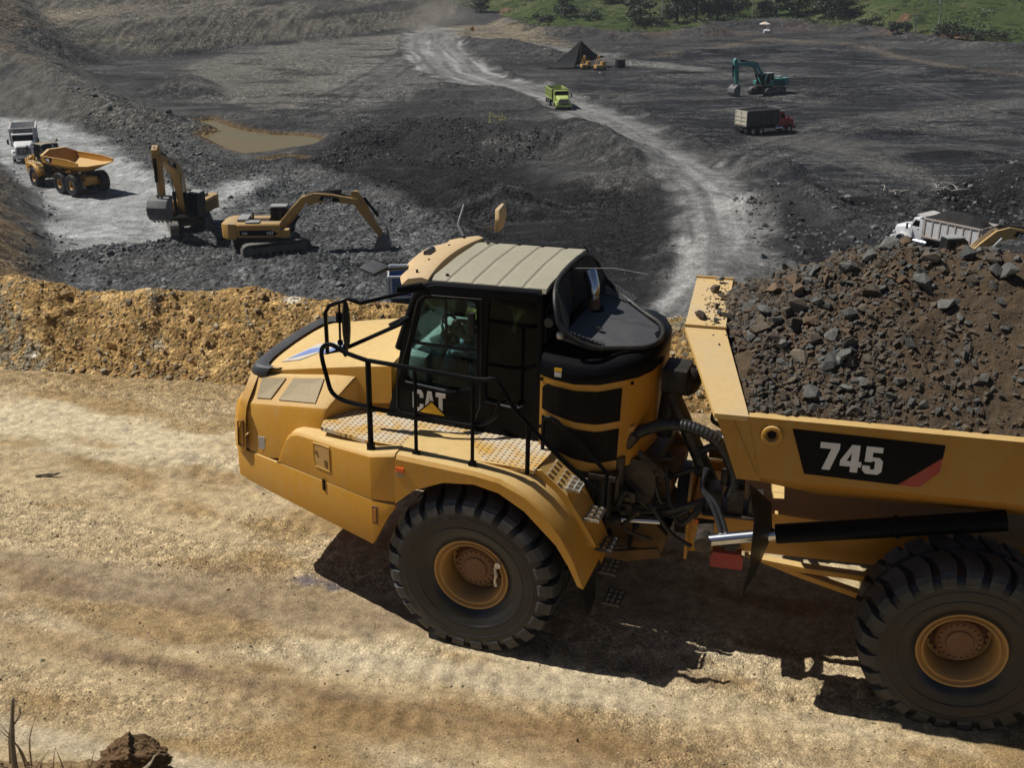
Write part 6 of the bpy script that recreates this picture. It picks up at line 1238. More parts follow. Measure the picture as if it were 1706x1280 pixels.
    for s in (1, -1):
        for k in range(side_ribs):
            x = x0 + .12 + (x1 - x0 - .24) * k / (side_ribs - 1); r1 = MB(); r1.box((x, s * 1.25, (zt + 1.32) / 2), (.12, .07, zt - 1.32 - .1)); r1.build('bed_rib', M[ribpaint], bed)
        r1 = MB(); r1.box(((x0 + x1) / 2, s * 1.26, zt - .05), (x1 - x0, .1, .12)); r1.build('top_rail', M[ribpaint], bed); r1 = MB(); r1.box(((x0 + x1) / 2, s * 1.255, 1.36), (x1 - x0, .08, .1)); r1.build('lower_rail', M[ribpaint], bed)
    m = MB(); m.box((x0 - .03, 0, (zt + 1.25) / 2), (.06, 2.4, zt - 1.25)); tg_ = m.build('tailgate', M[ribpaint] if gate == 'bars' else BPm, bed)
    for k in range(3): r1 = MB(); r1.box((x0 - .085, 0, 1.45 + .42 * k * (1 + tall / 3)), (.05, 2.4, .10)); r1.build('gate_bar', M[ribpaint], tg_)
    for y in (-1.15, 0, 1.15): r1 = MB(); r1.box((x0 - .09, y, (zt + 1.25) / 2), (.055, .10, zt - 1.3)); r1.build('gate_post', M[ribpaint], tg_)
    # wheels
    tyre = MB(); tyre.lathe([(.26, .13), (.36, .15), (.46, .145), (.505, .11), (.515, 0), (.505, -.11), (.46, -.145), (.36, -.15), (.26, -.13)], n=22, cap=False)
    rim_ = MB(); rim_.lathe([(.27, .12), (.25, .06), (.14, .05), (.12, .10), (.001, .11)], n=16, cap=False)
    t0 = None
    for x, y in ((2.9, 1.02), (2.9, -1.02), (-1.75, 1.06), (-1.75, -1.06), (-3.05, 1.06), (-3.05, -1.06), (-1.75, .72), (-1.75, -.72), (-3.05, .72), (-3.05, -.72)):
        if t0 is None: t0 = tyre.build('wheel', M['rubber'], root, smooth=50); rim_.build('rim', M['galv'], t0, smooth=40); wv = t0
        else: wv = copy_tree(t0, root)
        wv.matrix_local = Matrix.Translation((x, y, .515)) @ Matrix.Rotation(0 if y > 0 else PI, 4, 'Z')
    return root
def bed_heap(tr_, label, mat, zt=2.75, h=.75):
    o = empty('coal_load', tr_.matrix_world.copy(), label, 'coal load'); X, Y = np.meshgrid(np.linspace(-4.1, .88, 60), np.linspace(-1.15, 1.15, 34), indexing='ij')
    Z = zt - .12 + h * np.clip(1 - (Y / 1.15) ** 2, 0, 1) * np.clip(1 - ((X + 1.6) / 2.5) ** 4, 0, 1) + .10 * fbm(X, Y, 2.2, 4) + .04 * fbm(X, Y, 7, 3)
    idx = np.arange(X.size).reshape(X.shape); F = np.stack([idx[:-1, :-1], idx[1:, :-1], idx[1:, 1:], idx[:-1, 1:]], -1).reshape(-1, 4)
    np_mesh('coal_heap', np.stack([X, Y, Z], -1).reshape(-1, 3), F, [mat], parent=o, smooth=True); return o
M['coalsoil'] = soil_mat('coal_heap', (.022, .022, .023), (.035, .033, .031), (.015, .015, .016), 1.2, .8, 9, .08)
M['whitetruck'] = painted('white_truck_paint', (.72, .74, .76), .35, (.42, .38, .32), .35, topdust=.15)
M['lime'] = painted('lime_paint', (.40, .50, .10), .4, (.36, .36, .26), .45, topdust=.15)
M['limedark'] = painted('lime_bed', (.26, .33, .07), .5, (.20, .20, .15), .5)
M['redtruck'] = painted('red_truck_paint', (.38, .03, .028), .35, (.26, .2, .17), .25, topdust=.1)
M['greybed'] = painted('grey_bed', (.040, .041, .044), .5, (.09, .085, .08), .4)
M['beige'] = painted('beige_gate', (.52, .47, .38), .6, (.36, .32, .26), .4)
M['bluebed'] = painted('blue_bed', (.05, .14, .34), .45, (.28, .28, .28), .35)
M['whitebed'] = painted('dirty_white_bed', (.62, .63, .64), .5, (.33, .26, .20), .5)
M['rustbed'] = painted('rust_white_rib', (.50, .46, .42), .55, (.30, .19, .12), .7)
XG = 'excavators digging in the pit'
excavator((-17.4, 78.4), rad(2), rad(25), (rad(18), rad(-57), rad(-58)), 'yellow excavator seen from its right side with boom stretched over the rubble, long near track', group=XG)
excavator((-25.0, 84.8), rad(-97), rad(27), (rad(50), rad(-91), rad(-8)), 'yellow excavator facing the camera with its boom raised high and bucket hanging in front', group=XG)
excavator((27.6, 68.0), rad(9), rad(40), (rad(11), rad(-112), rad(-70)), 'yellow excavator half hidden behind the rock load at the right edge, only its boom showing', group=XG)
excavator((37.6, 168.3), rad(207), rad(15), (rad(27), rad(-96), rad(-30)), 'teal excavator on the dark coal floor with its bucket down, beside a worker', paint='teal', mark=False, group=XG)
far = copy_tree(truck, None, ('valve_chain', 'kick_slot', 'housing_bolt', 'roof_bolt', 'visor_bolt')); far.matrix_world = TM((-42.6, 102.6, gz(-41, 100.5) - .02), rad(134)); far['label'] = 'empty yellow articulated dump truck seen from behind on the pale pit road'
for o in (truck, far): o['group'] = 'articulated dump trucks'
dump_truck((-50.6, 116.4), rad(-69), 'white dump truck with empty open bed, parked nose to the empty yellow articulated truck', 'whitetruck', 'whitebed', 'whitebed', 'oily', side_ribs=5, tall=.35)
dump_truck((6.4, 155.6), rad(-81), 'lime green dump truck driving towards the camera on the main haul road', 'lime', 'limedark', 'lime', 'oily', side_ribs=7, sc=.92)
rt = dump_truck((29.9, 132.6), rad(27), 'red dump truck with a grey bed and beige barred tailgate on the coal floor', 'redtruck', 'greybed', 'greybed', 'oily', side_ribs=6, tall=.45, sc=.90)
for g_ in rt.children_recursive:
    if g_.name.split('.')[0] in ('tailgate', 'gate_bar', 'gate_post'):
        g_.data.materials.clear(); g_.data.materials.append(M['beige'])
bed_heap(rt, 'black coal lying level in the bed of the red truck', M['coalsoil'], 3.12, .12)
wr = dump_truck((30.6, 77.6), rad(127), 'dirty white dump truck with ribbed bed heaped with coal, behind the rock load', 'whitetruck', 'whitebed', 'rustbed', 'oily', side_ribs=8, z=gz(30.6, 77.6) - .25, tall=.2, sc=.86)
bed_heap(wr, 'heap of black coal in the bed of the dirty white truck', M['coalsoil'], 2.85, .85)
dump_truck((-3.1, 63.6), rad(5), 'white dump truck with blue bed panels, mostly hidden behind the big yellow truck', 'whitetruck', 'bluebed', 'whitetruck', 'oily', side_ribs=5, z=gz(-3.1, 63.6), tall=-.1)
# ================================================================== plants, poles, tent and small things
def leaf_mat(name, a, b, c):
    m, nt, bs = new_mat(name); at = nd(nt, 'ShaderNodeAttribute', attribute_name='shade'); oi = nt.nodes.new('ShaderNodeObjectInfo')
    k = mixc(nt, ramp(nt, at.outputs['Fac'], [(0, 0), (1, 1)]), a, b); k = mixc(nt, ramp(nt, at.outputs['Fac'], [(.85, 0), (1, .8)]), k, c)
    v = ramp(nt, oi.outputs['Random'], [(0, .75), (1, 1.25)]); k = mixc(nt, 1.0, k, v, 'MULTIPLY'); nt.links.new(k, bs.inputs['Base Color']); bs.inputs['Roughness'].default_value = .6
    return m
M['leaf'] = leaf_mat('dark_leaves', (.014, .026, .010), (.026, .042, .014), (.055, .07, .028)); M['leaf2'] = leaf_mat('mid_leaves', (.022, .038, .012), (.040, .062, .019), (.075, .09, .035)); M['leaf3'] = leaf_mat('scrub_leaves', (.030, .048, .014), (.055, .075, .024), (.09, .095, .045))
M['bark'] = plain('bark', (.09, .075, .06), .9, 0, .35, 6); M['pole'] = plain('grey_wood_pole', (.28, .26, .23), .8, 0, .2, 6)
def leaves(name, cl, n, size, mat, parent=None, seed=0, droop=0.0):
    """n leaf-sized faces spread through the clumps (centre, radii)"""
    r = np.random.default_rng(seed); wt = np.array([c[1][0] * c[1][1] * c[1][2] for c in cl]) ** .7; wt /= wt.sum(); k = r.choice(len(cl), n, p=wt)
    d = r.normal(size=(n, 3)); d /= np.linalg.norm(d, axis=1)[:, None]; rad_ = r.uniform(.35, 1.0, n) ** .5
    C_ = np.array([c[0] for c in cl])[k] + d * rad_[:, None] * np.array([c[1] for c in cl])[k]
    u = r.normal(size=(n, 3)); u /= np.linalg.norm(u, axis=1)[:, None]; v = np.cross(u, d + .3 * r.normal(size=(n, 3))); v /= np.linalg.norm(v, axis=1)[:, None] + 1e-9
    s_ = size * r.uniform(.6, 1.4, n)[:, None]; V = np.stack([C_ - u * s_ * .5, C_ + v * s_ * .32, C_ + u * s_ * .5 - np.array([0, 0, droop]) * s_, C_ - v * s_ * .32], 1).reshape(-1, 3)
    o = np_mesh(name, V, np.arange(4 * n).reshape(n, 4), [mat], parent=parent); a = o.data.attributes.new('shade', 'FLOAT', 'FACE'); a.data.foreach_set('value', r.random(n).astype(np.float32)); return o
def tree(x, y, h, wd, label, mat='leaf', n=1100, group='trees at the foot of the green hill', seed=0, lean=0.0, size=None, low=.14):
    z = gz(x, y); t = empty('tree', TM((x, y, z - .1)), label, 'tree', group); r = random.Random(seed)
    m = MB(); top = (lean * h, .1 * h * r.uniform(-1, 1), h * .72); m.tube([(0, 0, 0), (lean * h * .3, .02 * h, h * .3), (lean * h * .7, .03 * h, h * .55), top], [.030 * h, .022 * h, .015 * h, .008 * h], 7, smooth=3); cl = []
    for i in range(8):
        a = i * 2.4 + r.uniform(-.4, .4); hz_ = h * r.uniform(low, .9); rr = wd * .5 * r.uniform(.45, .85) * (1.15 - .5 * hz_ / h); p = (rr * math.cos(a) + lean * hz_, rr * math.sin(a), hz_)
        cl.append((p, (wd * r.uniform(.20, .30), wd * r.uniform(.20, .30), h * r.uniform(.10, .17)))); m.tube([(lean * hz_ * .6, 0, hz_ * .62), ((p[0]) * .6, p[1] * .6, hz_ * .86), p], [.009 * h, .006 * h, .003 * h], 5)
    cl.append(((lean * h, 0, h * .86), (wd * .28, wd * .28, h * .14))); cl.append(((lean * h * .5, 0, h * .55), (wd * .36, wd * .36, h * .2))); cl.append(((0, 0, h * .25), (wd * .40, wd * .40, h * .17)))
    m.build('trunk', M['bark'], t); leaves('crown', cl, int(n * 2.2), size or .035 * wd + .26, M[mat], t, seed); return t
G1 = 'trees at the foot of the green hill'
def at(px, py, d):   # world point on the line of sight of a photo pixel at distance d along y -- used only to read positions off the photograph
    return ((px - 853) / 1850 * (d * .930 + (CAMZ - 3) * .367), d)
TREES = [(940, 326, 9.5, 8, 'dense dark tree standing alone at the left end of the green bank', 'leaf', 0), (1065, 309, 7.5, 9, 'bushy green tree between the lone dark tree and the pale pole', 'leaf2', 0), (1128, 311, 14, 9, 'tall dark tree just right of the pale pole', 'leaf', .03), (1160, 318, 15, 9, 'dark tall tree in the middle of the dense clump', 'leaf', 0), (1196, 322, 15, 10, 'broad dark tree at the right of the dense clump', 'leaf', -.03),
 (1228, 334, 14, 8, 'slim dark tree beside the twin poles', 'leaf', .02), (1292, 334, 13, 11, 'broad dark tree behind the umbrella', 'leaf', 0), (1330, 338, 11, 9, 'mid green tree behind the spoil bank right of the umbrella', 'leaf2', 0), (1375, 325, 14, 12, 'large rounded dark tree left of the grassy slope', 'leaf', .02), (1405, 318, 9, 8, 'low dark tree at the edge of the grassy slope', 'leaf', 0), (1655, 400, 11, 14, 'far dark tree at the top right of the hill', 'leaf', 0), (1700, 396, 12, 14, 'far dark tree in the top right corner', 'leaf', 0), (800, 372, 6, 8, 'low bush tree behind the dusty road junction', 'leaf2', 0), (1012, 345, 6, 8, 'round bush tree up the bank behind the lone dark tree', 'leaf2', 0)]
for i, (px, d, h, wd, lb, mt, ln_) in enumerate(TREES):
    x, y = at(px, 0, d); tree(x, y, h, wd, lb, mt, 1500 if h > 10 else 900, G1, 40 + i, ln_)
def palm(x, y, h, n, label, spread, seed):
    z = gz(x, y); t = empty('palm_tree', TM((x, y, z - .1)), label, 'palm tree', 'palms on the grassy slope'); m = MB(); m.tube([(0, 0, 0), (.1, 0, h * .5), (.15, .05, h)], [.22, .17, .14], 7); m.build('trunk', M['pole'], t); r = random.Random(seed)
    for k in range(n):
        a = 2 * PI * k / n + r.uniform(-.2, .2); up = r.uniform(.1, 1.0); L = spread * r.uniform(.8, 1.15); P = [Vector((.15 + math.cos(a) * L * u, .05 + math.sin(a) * L * u, h + L * (up * u - (up + .55) * u * u))) for u in (0, .25, .5, .75, 1)]
        f = MB(); sd = Vector((-math.sin(a), math.cos(a), 0))
        for j in range(14):
            u = .12 + .86 * j / 13; i = min(int(u * 4), 3); p = P[i].lerp(P[i + 1], u * 4 - i); tn = (P[i + 1] - P[i]).normalized(); w_ = L * .26 * (1 - u * .55)
            for s in (1, -1): q = p + sd * s * w_ + tn * w_ * .5 - Vector((0, 0, w_ * .45)); f.add([p, p + tn * .12, q], [(0, 1, 2)])
        f.tube(P, [.03, .02, .015, .01, .008], 4); f.build('frond', M['leaf2'], t, smooth=0)
palm(*at(1563, 0, 272), 9.5, 16, 'tall palm on the grassy slope, its crown at the top of the picture', 3.4, 1); palm(*at(1566, 0, 268), 3.2, 14, 'short palm under the tall palm', 3.2, 2); palm(*at(1525, 0, 280), 4.0, 14, 'short palm left of the tall palm', 3.0, 3)
for i, (px, d, h, wd, lb) in enumerate(((1574, 266, 4.5, 5.5, 'dark bush at the foot of the tall palm'), (1500, 276, 3.0, 6, 'leafy bush left of the short palms'), (1615, 266, 3, 7, 'low leafy bush right of the palms'), (1655, 262, 3, 8, 'low leafy bush near the right edge by the bank'), (1450, 300, 2.5, 6, 'small bush on the grassy slope beside bare soil'), (1085, 305, 3.2, 7, 'dark shrub in front of the pale pole'), (985, 318, 2.6, 6, 'rounded shrub on the green bank'), (905, 322, 2.4, 6, 'small shrub left of the lone dark tree'))):
    x, y = at(px, 0, d); t = empty('bush', TM((x, y, gz(x, y) - .1)), lb, 'bush', 'bushes on the green bank'); r = random.Random(70 + i); m = MB(); cl = []
    for k in range(6): a = k * 1.05; p = (wd * .32 * math.cos(a), wd * .32 * math.sin(a), h * r.uniform(.35, .75)); cl.append((p, (wd * .2, wd * .2, h * .26))); m.tube([(0, 0, 0), p], [.08, .03], 5)
    m.build('stem', M['bark'], t); leaves('foliage', cl, 1300, .38, M[random.choice(['leaf2', 'leaf3', 'leaf'])], t, 90 + i)
# undergrowth of the green hill
r = np.random.default_rng(5); gx_ = r.uniform(-30, 175, 6000); gy_ = r.uniform(248, 470, 6000); yb_ = np.interp(gx_, [-40, -5, 8, 23, 40, 68, 89, 100, 112, 140], [420, 372, 312, 300, 294, 318, 305, 264, 252, 248]); k_ = (gy_ > yb_ - 2) & (np.abs(gx_) < .52 * gy_) & (fbm(gx_, gy_, .05, 3) > .08); gx_, gy_ = gx_[k_], gy_[k_]; gz_ = pit_z(gx_[:, None], gy_[:, None])[:, 0]
V_ = [((a, b, c + .25), (r.uniform(.8, 2.2), r.uniform(.8, 2.2), r.uniform(.3, .9))) for a, b, c in zip(gx_, gy_, gz_)]
tag(leaves('undergrowth', V_, len(V_) * 16, .48, M['leaf3'], None, 6), kind='stuff')
# scrub along the rim at the upper left
r = np.random.default_rng(8); V_ = []
for _ in range(0): pass
def pole(px, d, h, lb): x, y = at(px, 0, d); o = MB(TM((x, y, gz(x, y) - .2))); o.tube([(0, 0, 0), (.03, 0, h)], [.17, .12], 8); o.box((0, 0, h - .8), (1.6, .1, .12)); tag(o.build('utility_pole', M['pole']), lb, 'pole', 'wooden poles by the trees')
pole(1103, 306, 13, 'single pale wooden pole in front of the dense trees'); pole(1254, 330, 13, 'left one of the twin wooden poles'); pole(1261, 331, 14, 'right one of the twin wooden poles')
# parasol with white tank on the spoil bank
x, y = at(1275, 0, 297); z = gz(x, y); u = empty('parasol', TM((x, y, z)), 'orange and white parasol on the brown spoil bank', 'parasol'); m = MB(); m.cyl((0, 0, -.3), (0, 0, 2.3), .05, 6); m.build('pole', M['pole'], u)
for k in range(8):
    m = MB(); a0, a1 = 2 * PI * k / 8, 2 * PI * (k + 1) / 8; m.add([(0, 0, 2.55), (1.5 * math.cos(a0), 1.5 * math.sin(a0), 1.95), (1.5 * math.cos(a1), 1.5 * math.sin(a1), 1.95), (0, 0, 2.50), (1.5 * math.cos(a0), 1.5 * math.sin(a0), 1.90), (1.5 * math.cos(a1), 1.5 * math.sin(a1), 1.90)], [(0, 1, 2), (5, 4, 3), (0, 3, 4, 1), (1, 4, 5, 2), (2, 5, 3, 0)]); m.build('canopy_panel', M['visor'] if k % 2 else M['white'], u, smooth=0)
x2, y2 = x - .3, y - 4; m = MB(TM((x2, y2, gz(x2, y2) + .45))); m.cyl((-.7, 0, 0), (.7, 0, 0), .48, 14); m.cyl((0, 0, .4), (0, 0, .62), .15, 8); tag(m.build('water_tank', M['white']), 'white drum tank lying below the parasol', 'tank')
# road sign
x, y = at(787, 0, 283); z = gz(x, y); sg_ = empty('road_sign', TM((x, y, z)), 'orange diamond warning sign by the dusty road junction', 'sign'); m = MB(); m.cyl((0, 0, -.2), (0, 0, 1.5), .05, 6); m.build('post', M['galv'], sg_); m = MB(); m.plate([(0, .9), (.65, 1.55), (0, 2.2), (-.65, 1.55)], [], 'y', -.09, -.06); pl_ = m.build('sign_panel', plain('sign_orange', (.60, .27, .03), .5, 0, .1), sg_, smooth=0); m = MB(); m.tube([(-.1, -.10, 1.3), (-.1, -.10, 1.6), (.15, -.10, 1.8)], .05, 5); m.build('arrow_mark', M['black'], pl_)
# black net tent on a pole, with yellow machines under it
x, y = 12.4, 209.0; z = gz(x, y); tn = empty('net_tent', TM((x, y, z)), 'black shade-net tent hung from a wooden pole beside the coal floor', 'tent'); m = MB(); m.tube([(0, 0, -.2), (0, 0, 4.8)], [.16, .12], 7); m.build('pole', plain('tent_pole', (.20, .13, .06), .8), tn)
ap = Vector((0, .1, 4.75)); foot = [Vector((-6.2, -1.6, .1)), Vector((-1.3, -2.2, .3)), Vector((-1.0, 2.5, .2)), Vector((4.6, 2.2, 1.6)), Vector((4.2, -.6, 2.0))]
def net(A, B, C_, n=9):
    m = MB(); vs = []; fs = []; ix = {}
    for i in range(n + 1):
        for j in range(n + 1 - i):
            u, v = i / n, j / n; p = A * (1 - u - v) + B * u + C_ * v; p = p - Vector((0, 0, 1.9 * (u + v) * (1 - u - v) * 1.0)) + Vector((0, 0, .12 * math.sin(7 * u + 5 * v))); ix[i, j] = len(vs); vs.append(p)
    for i in range(n):
        for j in range(n - i):
            fs.append((ix[i, j], ix[i + 1, j], ix[i, j + 1]))
            if j < n - i - 1: fs.append((ix[i + 1, j], ix[i + 1, j + 1], ix[i, j + 1]))
    m.add(vs + [p - Vector((0, 0, .02)) for p in vs], fs + [tuple(len(vs) + k for k in reversed(f)) for f in fs]); return m
nm_ = plain('black_net', (.018, .019, .022), .85, 0, .3, 2)
for a, b in ((0, 1), (2, 0), (3, 2), (4, 3)): net(ap, foot[a], foot[b]).build('net_sheet', nm_, tn, smooth=60)
def rig(px, d, lb, s=1.0):
    x, y = at(px, 0, d); t = empty('drill_rig', TM((x, y, gz(x, y)), .4), lb, 'machine', 'yellow machines by the tent'); m = MB(); m.box((0, 0, .55 * s), (1.6 * s, .9 * s, .5 * s)); m.box((.5 * s, 0, 1.05 * s), (.6 * s, .7 * s, .5 * s)); m.build('body', M['exc_yellow'], t, bevel=.05); m = MB()
    for k in (-1, 1): m.tube([(-.7 * s, k * .3 * s, .7 * s), (-.2 * s, k * .3 * s, 2.1 * s), (.3 * s, k * .3 * s, 1.1 * s)], .06, 5)
    m.tube([(-.2 * s, -.3 * s, 2.1 * s), (-.2 * s, .3 * s, 2.1 * s)], .06, 5); m.build('frame', M['exc_yellow'], t)
    for k in ((-.55, .5), (-.55, -.5), (.55, .5), (.55, -.5)): m = MB(); m.cyl((k[0] * s, k[1] * s - .08, .3), (k[0] * s, k[1] * s + .08, .3), .3, 12); m.build('wheel', M['rubber'], t)
rig(976, 206, 'yellow machine under the tent beside its pole', 1.1); rig(1000, 204, 'yellow machine at the open right side of the tent', 1.2)
x, y = at(1034, 0, 208); m = MB(TM((x, y, gz(x, y)), .3)); m.box((0, 0, .75), (1.5, 1.2, 1.3)); m.box((0, 0, 1.42), (1.6, 1.3, .06)); tag(m.build('black_crate', M['black_matte'], bevel=.05), 'black box crate standing right of the tent', 'crate')
x, y = at(1005, 0, 196); m = MB(TM((x, y, gz(x, y) + .25), .7, .35)); m.box((0, 0, 0), (1.6, .5, .04)); m.box((.6, 0, -.15), (.06, .4, .3)); tag(m.build('white_panel', M['white'], bevel=.01), 'white sheet propped on the ground in front of the tent', 'sheet')
# trestle of yellow poles
x, y = at(828, 0, 139.5); tr_ = empty('pole_trestle', TM((x, y, gz(x, y)), .3), 'pale yellow pole trestle on the dark ground left of the lime truck', 'trestle'); yp_ = plain('yellow_pole', (.50, .44, .16), .7)
for k, (a, b) in enumerate((((-1.0, 0, 0), (-.8, .1, 1.6)), ((.9, 0, 0), (.7, .1, 1.3)), ((-1.1, 0, .9), (1.1, .1, .75)), ((-1.2, -.2, .2), (1.3, .2, .6)), ((-.9, .3, 1.3), (1.0, -.2, .3)))): m = MB(); m.tube([a, b], .05, 6); m.build('pole', yp_, tr_)
# bleached branches on the dark heap at the right
for i, (px, d, lb, k) in enumerate(((1575, 92, 'tangle of pale dead branches on the dark heap above the dirty white truck', 9), (1500, 94, 'pale fallen branches left of the branch tangle', 5))):
    x, y = at(px, 0, d); t = empty('branch_pile', TM((x, y, gz(x, y))), lb, 'branches', 'dead branches'); r = random.Random(i + 3)
    for _ in range(k):
        a = r.uniform(0, 6.28); L = r.uniform(1.2, 2.6); o_ = Vector((r.uniform(-1.6, 1.6), r.uniform(-1, 1), .15)); m = MB(); m.tube([o_, o_ + Vector((math.cos(a) * L * .4, math.sin(a) * L * .4, r.uniform(.1, .35))), o_ + Vector((math.cos(a + .4) * L * .8, math.sin(a + .4) * L * .8, r.uniform(.0, .4)))], [.055, .045, .02], 5, smooth=3); m.build('branch', M['pole'], t)
# worker
def worker(x, y, yaw, label):
    J = {'pelvis': ((0, 0, .95), .13), 'waist': ((0, 0, 1.12), .12), 'chest': ((.02, 0, 1.34), (.16, .12)), 'neck': ((.02, 0, 1.50), .055), 'head': ((.04, 0, 1.61), .085), 'crown': ((.03, 0, 1.70), .075)}; B = [('pelvis', 'waist'), ('waist', 'chest'), ('chest', 'neck'), ('neck', 'head'), ('head', 'crown')]; cl = {B[0]: 1, B[1]: 1, B[2]: 1, B[3]: 0, B[4]: 0}
    for s in (1, -1):
        n = side_n(s); J.update({n + 'sh': ((.0, s * .19, 1.42), .06), n + 'el': ((-.02 + .06 * s, s * .30, 1.18), .043), n + 'wr': ((.12 + .1 * s, s * .30, .97), .030), n + 'hip': ((0, s * .09, .90), .088), n + 'kn': ((.05 + .05 * s, s * .11, .50), .058), n + 'an': ((-.02 + .14 * s, s * .11, .09), .042), n + 'toe': ((.12 + .14 * s, s * .12, .045), .038)})
        for a, b, k in (('chest', n + 'sh', 1), (n + 'sh', n + 'el', 1), (n + 'el', n + 'wr', 1), ('pelvis', n + 'hip', 2), (n + 'hip', n + 'kn', 2), (n + 'kn', n + 'an', 2), (n + 'an', n + 'toe', 3)): B.append((a, b)); cl[(a, b)] = k
        hand(J, B, cl, s, n + 'wr', (.3, 0, -1), (1, 0, .2))
    o = make_person('person', TM((x, y, gz(x, y) + .02), yaw), J, B, cl, [M['skin'], M['hivis'], M['shirt'], M['boot']], label, 'person'); h = MB(); h.sphere((.03, 0, 1.68), .12, 12, (1.1, .95, .75)); h.cyl((.03, 0, 1.665), (.03, 0, 1.675), .15, 12); h.build('hard_hat', M['white'], o)
x, y = at(1231, 0, 184); worker(x, y, rad(-70), 'worker in a yellow vest walking behind the teal excavator boom')
# dust raised at the road junction
def volume_mat(name, dens, col, c0, r0, nscale):
    m = bpy.data.materials.new(name); m.use_nodes = True; nt = m.node_tree; nt.nodes.clear(); out = nt.nodes.new('ShaderNodeOutputMaterial'); pv = nt.nodes.new('ShaderNodeVolumePrincipled'); pv.inputs['Color'].default_value = (*col, 1); pv.inputs['Anisotropy'].default_value = .2
    tc = nt.nodes.new('ShaderNodeTexCoord'); ln_ = nd(nt, 'ShaderNodeVectorMath', operation='LENGTH'); nt.links.new(tc.outputs['Object'], ln_.inputs[0]); f = ramp(nt, ln_.outputs['Value'], [(.10, 1), (.95, 0)]); n_ = ramp(nt, noise(nt, tc.outputs['Object'], nscale, 4), [(.40, 0), (.68, 1)])
    a = nd(nt, 'ShaderNodeMath', operation='MULTIPLY'); nt.links.new(f, a.inputs[0]); nt.links.new(n_, a.inputs[1]); b = nd(nt, 'ShaderNodeMath', operation='MULTIPLY'); nt.links.new(a.outputs[0], b.inputs[0]); b.inputs[1].default_value = dens; nt.links.new(b.outputs[0], pv.inputs['Density']); nt.links.new(pv.outputs[0], out.inputs['Volume']); return m
vm = volume_mat('road_dust', .10, (.80, .72, .60), None, None, 1.6)
for (px, d, zc, sx, sz) in ((722, 292, 3.0, 13, 6.5), (738, 300, 7.0, 10, 6.5)):
    x, y = at(px, 0, d); m = MB(); m.sphere((0, 0, 0), 1, 16); o = m.build('dust_cloud', vm); o.location = (x, y, zc); o.scale = (sx, 10, sz); tag(o, kind='stuff')
# ================================================================== bank under the camera: clod, dead grass
M['bank'] = ground_mat('bank_earth', 9, 40, 50, .012)
def bank_z(x, y): 
    top = 17.10 - .10 * (x + 1.7) - .25 * (y - 3.9); n = .05 * fbm(x, y, 2.2, 4) + .03 * fbm(x, y, 7, 3, ridge=True) + .012 * fbm(x, y, 22, 2)
    return top + n - 3.4 * sst(3.95, 5.0, y + .10 * fbm(x, y, 1.5, 3)) - 3.4 * sst(-1.55, -.2, x + .12 * fbm(x + 3, y, 1.8, 3)) + .9 * sst(2.6, 1.0, y)
Xb, Yb = np.meshgrid(np.linspace(-5.0, 1.6, 300), np.linspace(.9, 6.0, 230), indexing='ij'); Zb = bank_z(Xb, Yb)
n1 = fbm(Xb, Yb, 3, 4); cb = np.array((.24, .165, .085))[None, None, :] * (1 + .45 * n1)[..., None]
tag(grid_mesh('bank', Xb, Yb, Zb, np.clip(cb, .03, .6), M['bank']), kind='structure')
def bkz(x, y): return np1(bank_z, x, y)
ck = empty('dirt_clod', TM((-1.66, 3.92, bkz(-1.68, 3.86) + .05), .3), 'rough brown clod of earth on the bank in the lower left corner', 'clod'); bm = bmesh.new(); bmesh.ops.create_icosphere(bm, subdivisions=5, radius=1)
for v in bm.verts:
    p = v.co; q = np.array([p.x]), np.array([p.y]); nn = float(fbm(q[0] * 1.3 + p.z, q[1] * 1.3 + p.z * .7, 1.6, 4)[0]) * .30 + float(fbm(q[0] + p.z * 2, q[1] - p.z, 6, 3)[0]) * .10; v.co = p * (1 + nn); v.co = Vector((v.co.x * .145, v.co.y * .11, v.co.z * .105 * (1.2 if v.co.x < 0 else .95)))
me = bpy.data.meshes.new('lump'); bm.to_mesh(me); bm.free(); me.materials.append(soil_mat('clod_soil', (.16, .095, .045), (.10, .06, .03), (.24, .155, .08), 14, .8, 60, .01)); link('lump', me, ck)
m = MB(); m.tube([(-.09, -.10, -.02), (-.02, -.125, .03), (.06, -.11, .05), (.10, -.09, .09)], [.008, .010, .008, .004], 6, smooth=4); m.build('root', M['palestone'], ck)
pl = []; 
for _ in range(2600):
    x, y = random.uniform(-2.6, -.6), random.uniform(3.0, 4.9); pl.append((x, y, bkz(x, y) if False else 0, min(.003 + random.expovariate(1 / .004), .02)))
pl = np.array(pl); pl[:, 2] = bank_z(pl[:, 0:1], pl[:, 1:2])[:, 0]; tag(stone_field('bank_crumbs', pl, [M['clod'], M['clod'], M['rk_brown']], None, seed=51), kind='stuff')
dg = plain('dead_grass', (.30, .22, .12), .8, 0, .3, 30); dg2 = plain('grey_stalk', (.24, .20, .14), .8, 0, .25, 30)
st_ = empty('dead_stalk', TM((-2.12, 3.80, bkz(-2.12, 3.80) - .03)), 'thick pale dead stalk standing in the lower left corner', 'stalk'); m = MB(); m.tube([(0, 0, 0), (.01, 0, .2), (.04, .01, .40), (.05, .01, .44)], [.013, .012, .008, .004], 8, smooth=3); m.build('stem', dg2, st_); m = MB(); m.tube([(.03, .01, .30), (.07, 0, .36), (.075, 0, .40)], [.004, .003, .002], 5); m.build('twig', dg2, st_)
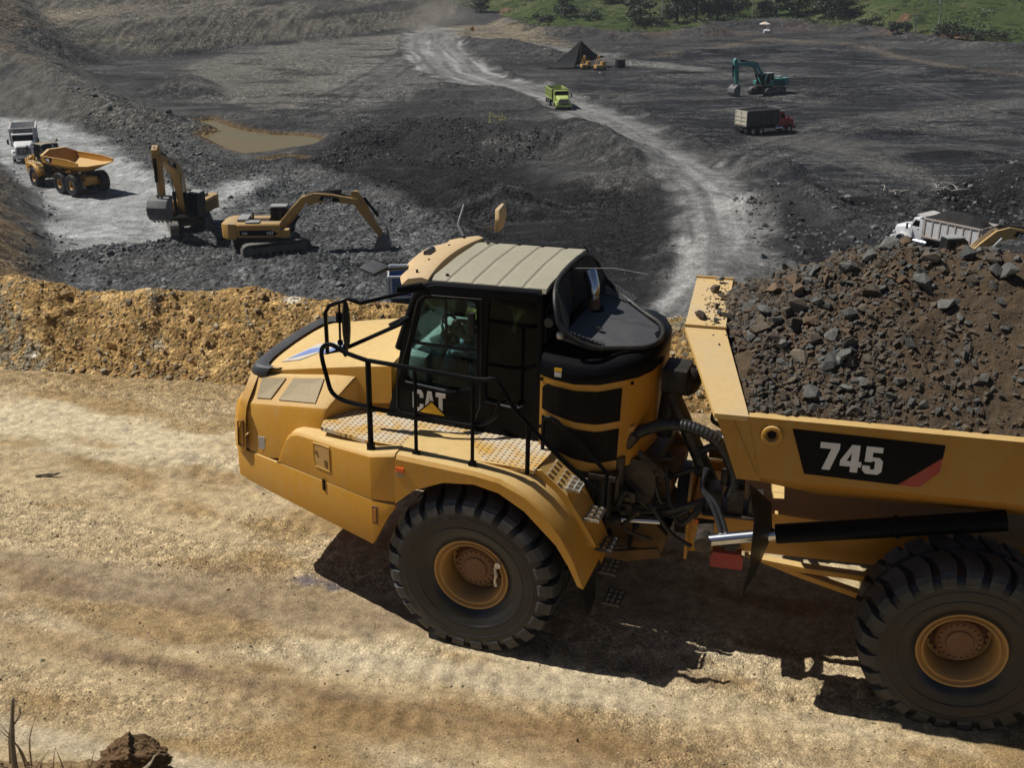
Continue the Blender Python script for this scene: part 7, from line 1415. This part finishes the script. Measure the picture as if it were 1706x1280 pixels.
gt_ = empty('dead_grass_tuft', TM((-2.28, 3.80, bkz(-2.28, 3.80))), 'tuft of thin dry grass stems left of the thick dead stalk', 'grass tuft', 'dry grass on the bank'); r = random.Random(4)
def blades(root, n, sp, h0, h1):
    for _ in range(n):
        o_ = Vector((r.uniform(-sp, sp), r.uniform(-sp * .6, sp * .6), -.02)); h = r.uniform(h0, h1); dx, dy = r.uniform(-.35, .35) * h, r.uniform(-.2, .2) * h; m = MB(); m.tube([o_, o_ + Vector((dx * .3, dy * .3, h * .5)), o_ + Vector((dx * 1.3, dy, h))], [.004, .003, .0012], 5, smooth=3); m.build('blade', dg, root)
blades(gt_, 26, .22, .10, .36)
g2 = empty('dead_grass_tuft', TM((-1.92, 3.78, bkz(-1.92, 3.78))), 'low tuft of dry grass between the dead stalk and the clod', 'grass tuft', 'dry grass on the bank'); blades(g2, 18, .14, .06, .22)
g3 = empty('dead_grass_tuft', TM((-1.62, 3.74, bkz(-1.62, 3.74))), 'few fine dry stems right in front of the clod', 'grass tuft', 'dry grass on the bank'); blades(g3, 8, .12, .05, .16)
sk_ = MB(TM((-8.85, 13.6, road_z(np.array([[-6.35]]), np.array([[13.6]]))[0, 0] + .02))); 
x, y = -6.3, 13.55; z = float(road_z(np.array([[x]]), np.array([[y]]))[0, 0]); m = MB(); m.tube([(x - .16, y, z + .02), (x, y + .02, z + .03), (x + .10, y + .01, z + .035), (x + .16, y + .05, z + .05)], [.018, .02, .016, .008], 6, smooth=3); tag(m.build('stick', M['bark']), 'dark stick lying on the pale road at the left edge', 'stick')
# thin air between the camera and the far side of the pit
hz_ = bpy.data.materials.new('haze'); hz_.use_nodes = True; nt = hz_.node_tree; nt.nodes.clear(); out = nt.nodes.new('ShaderNodeOutputMaterial'); pv = nt.nodes.new('ShaderNodeVolumePrincipled')
pv.inputs['Color'].default_value = (.86, .92, 1.0, 1); pv.inputs['Density'].default_value = .0002; pv.inputs['Anisotropy'].default_value = .3; nt.links.new(pv.outputs[0], out.inputs['Volume'])
m = MB(); m.box((0, 0, 55), (15000, 15000, 126)); o = m.build('haze', hz_, smooth=0); tag(o, kind='stuff')
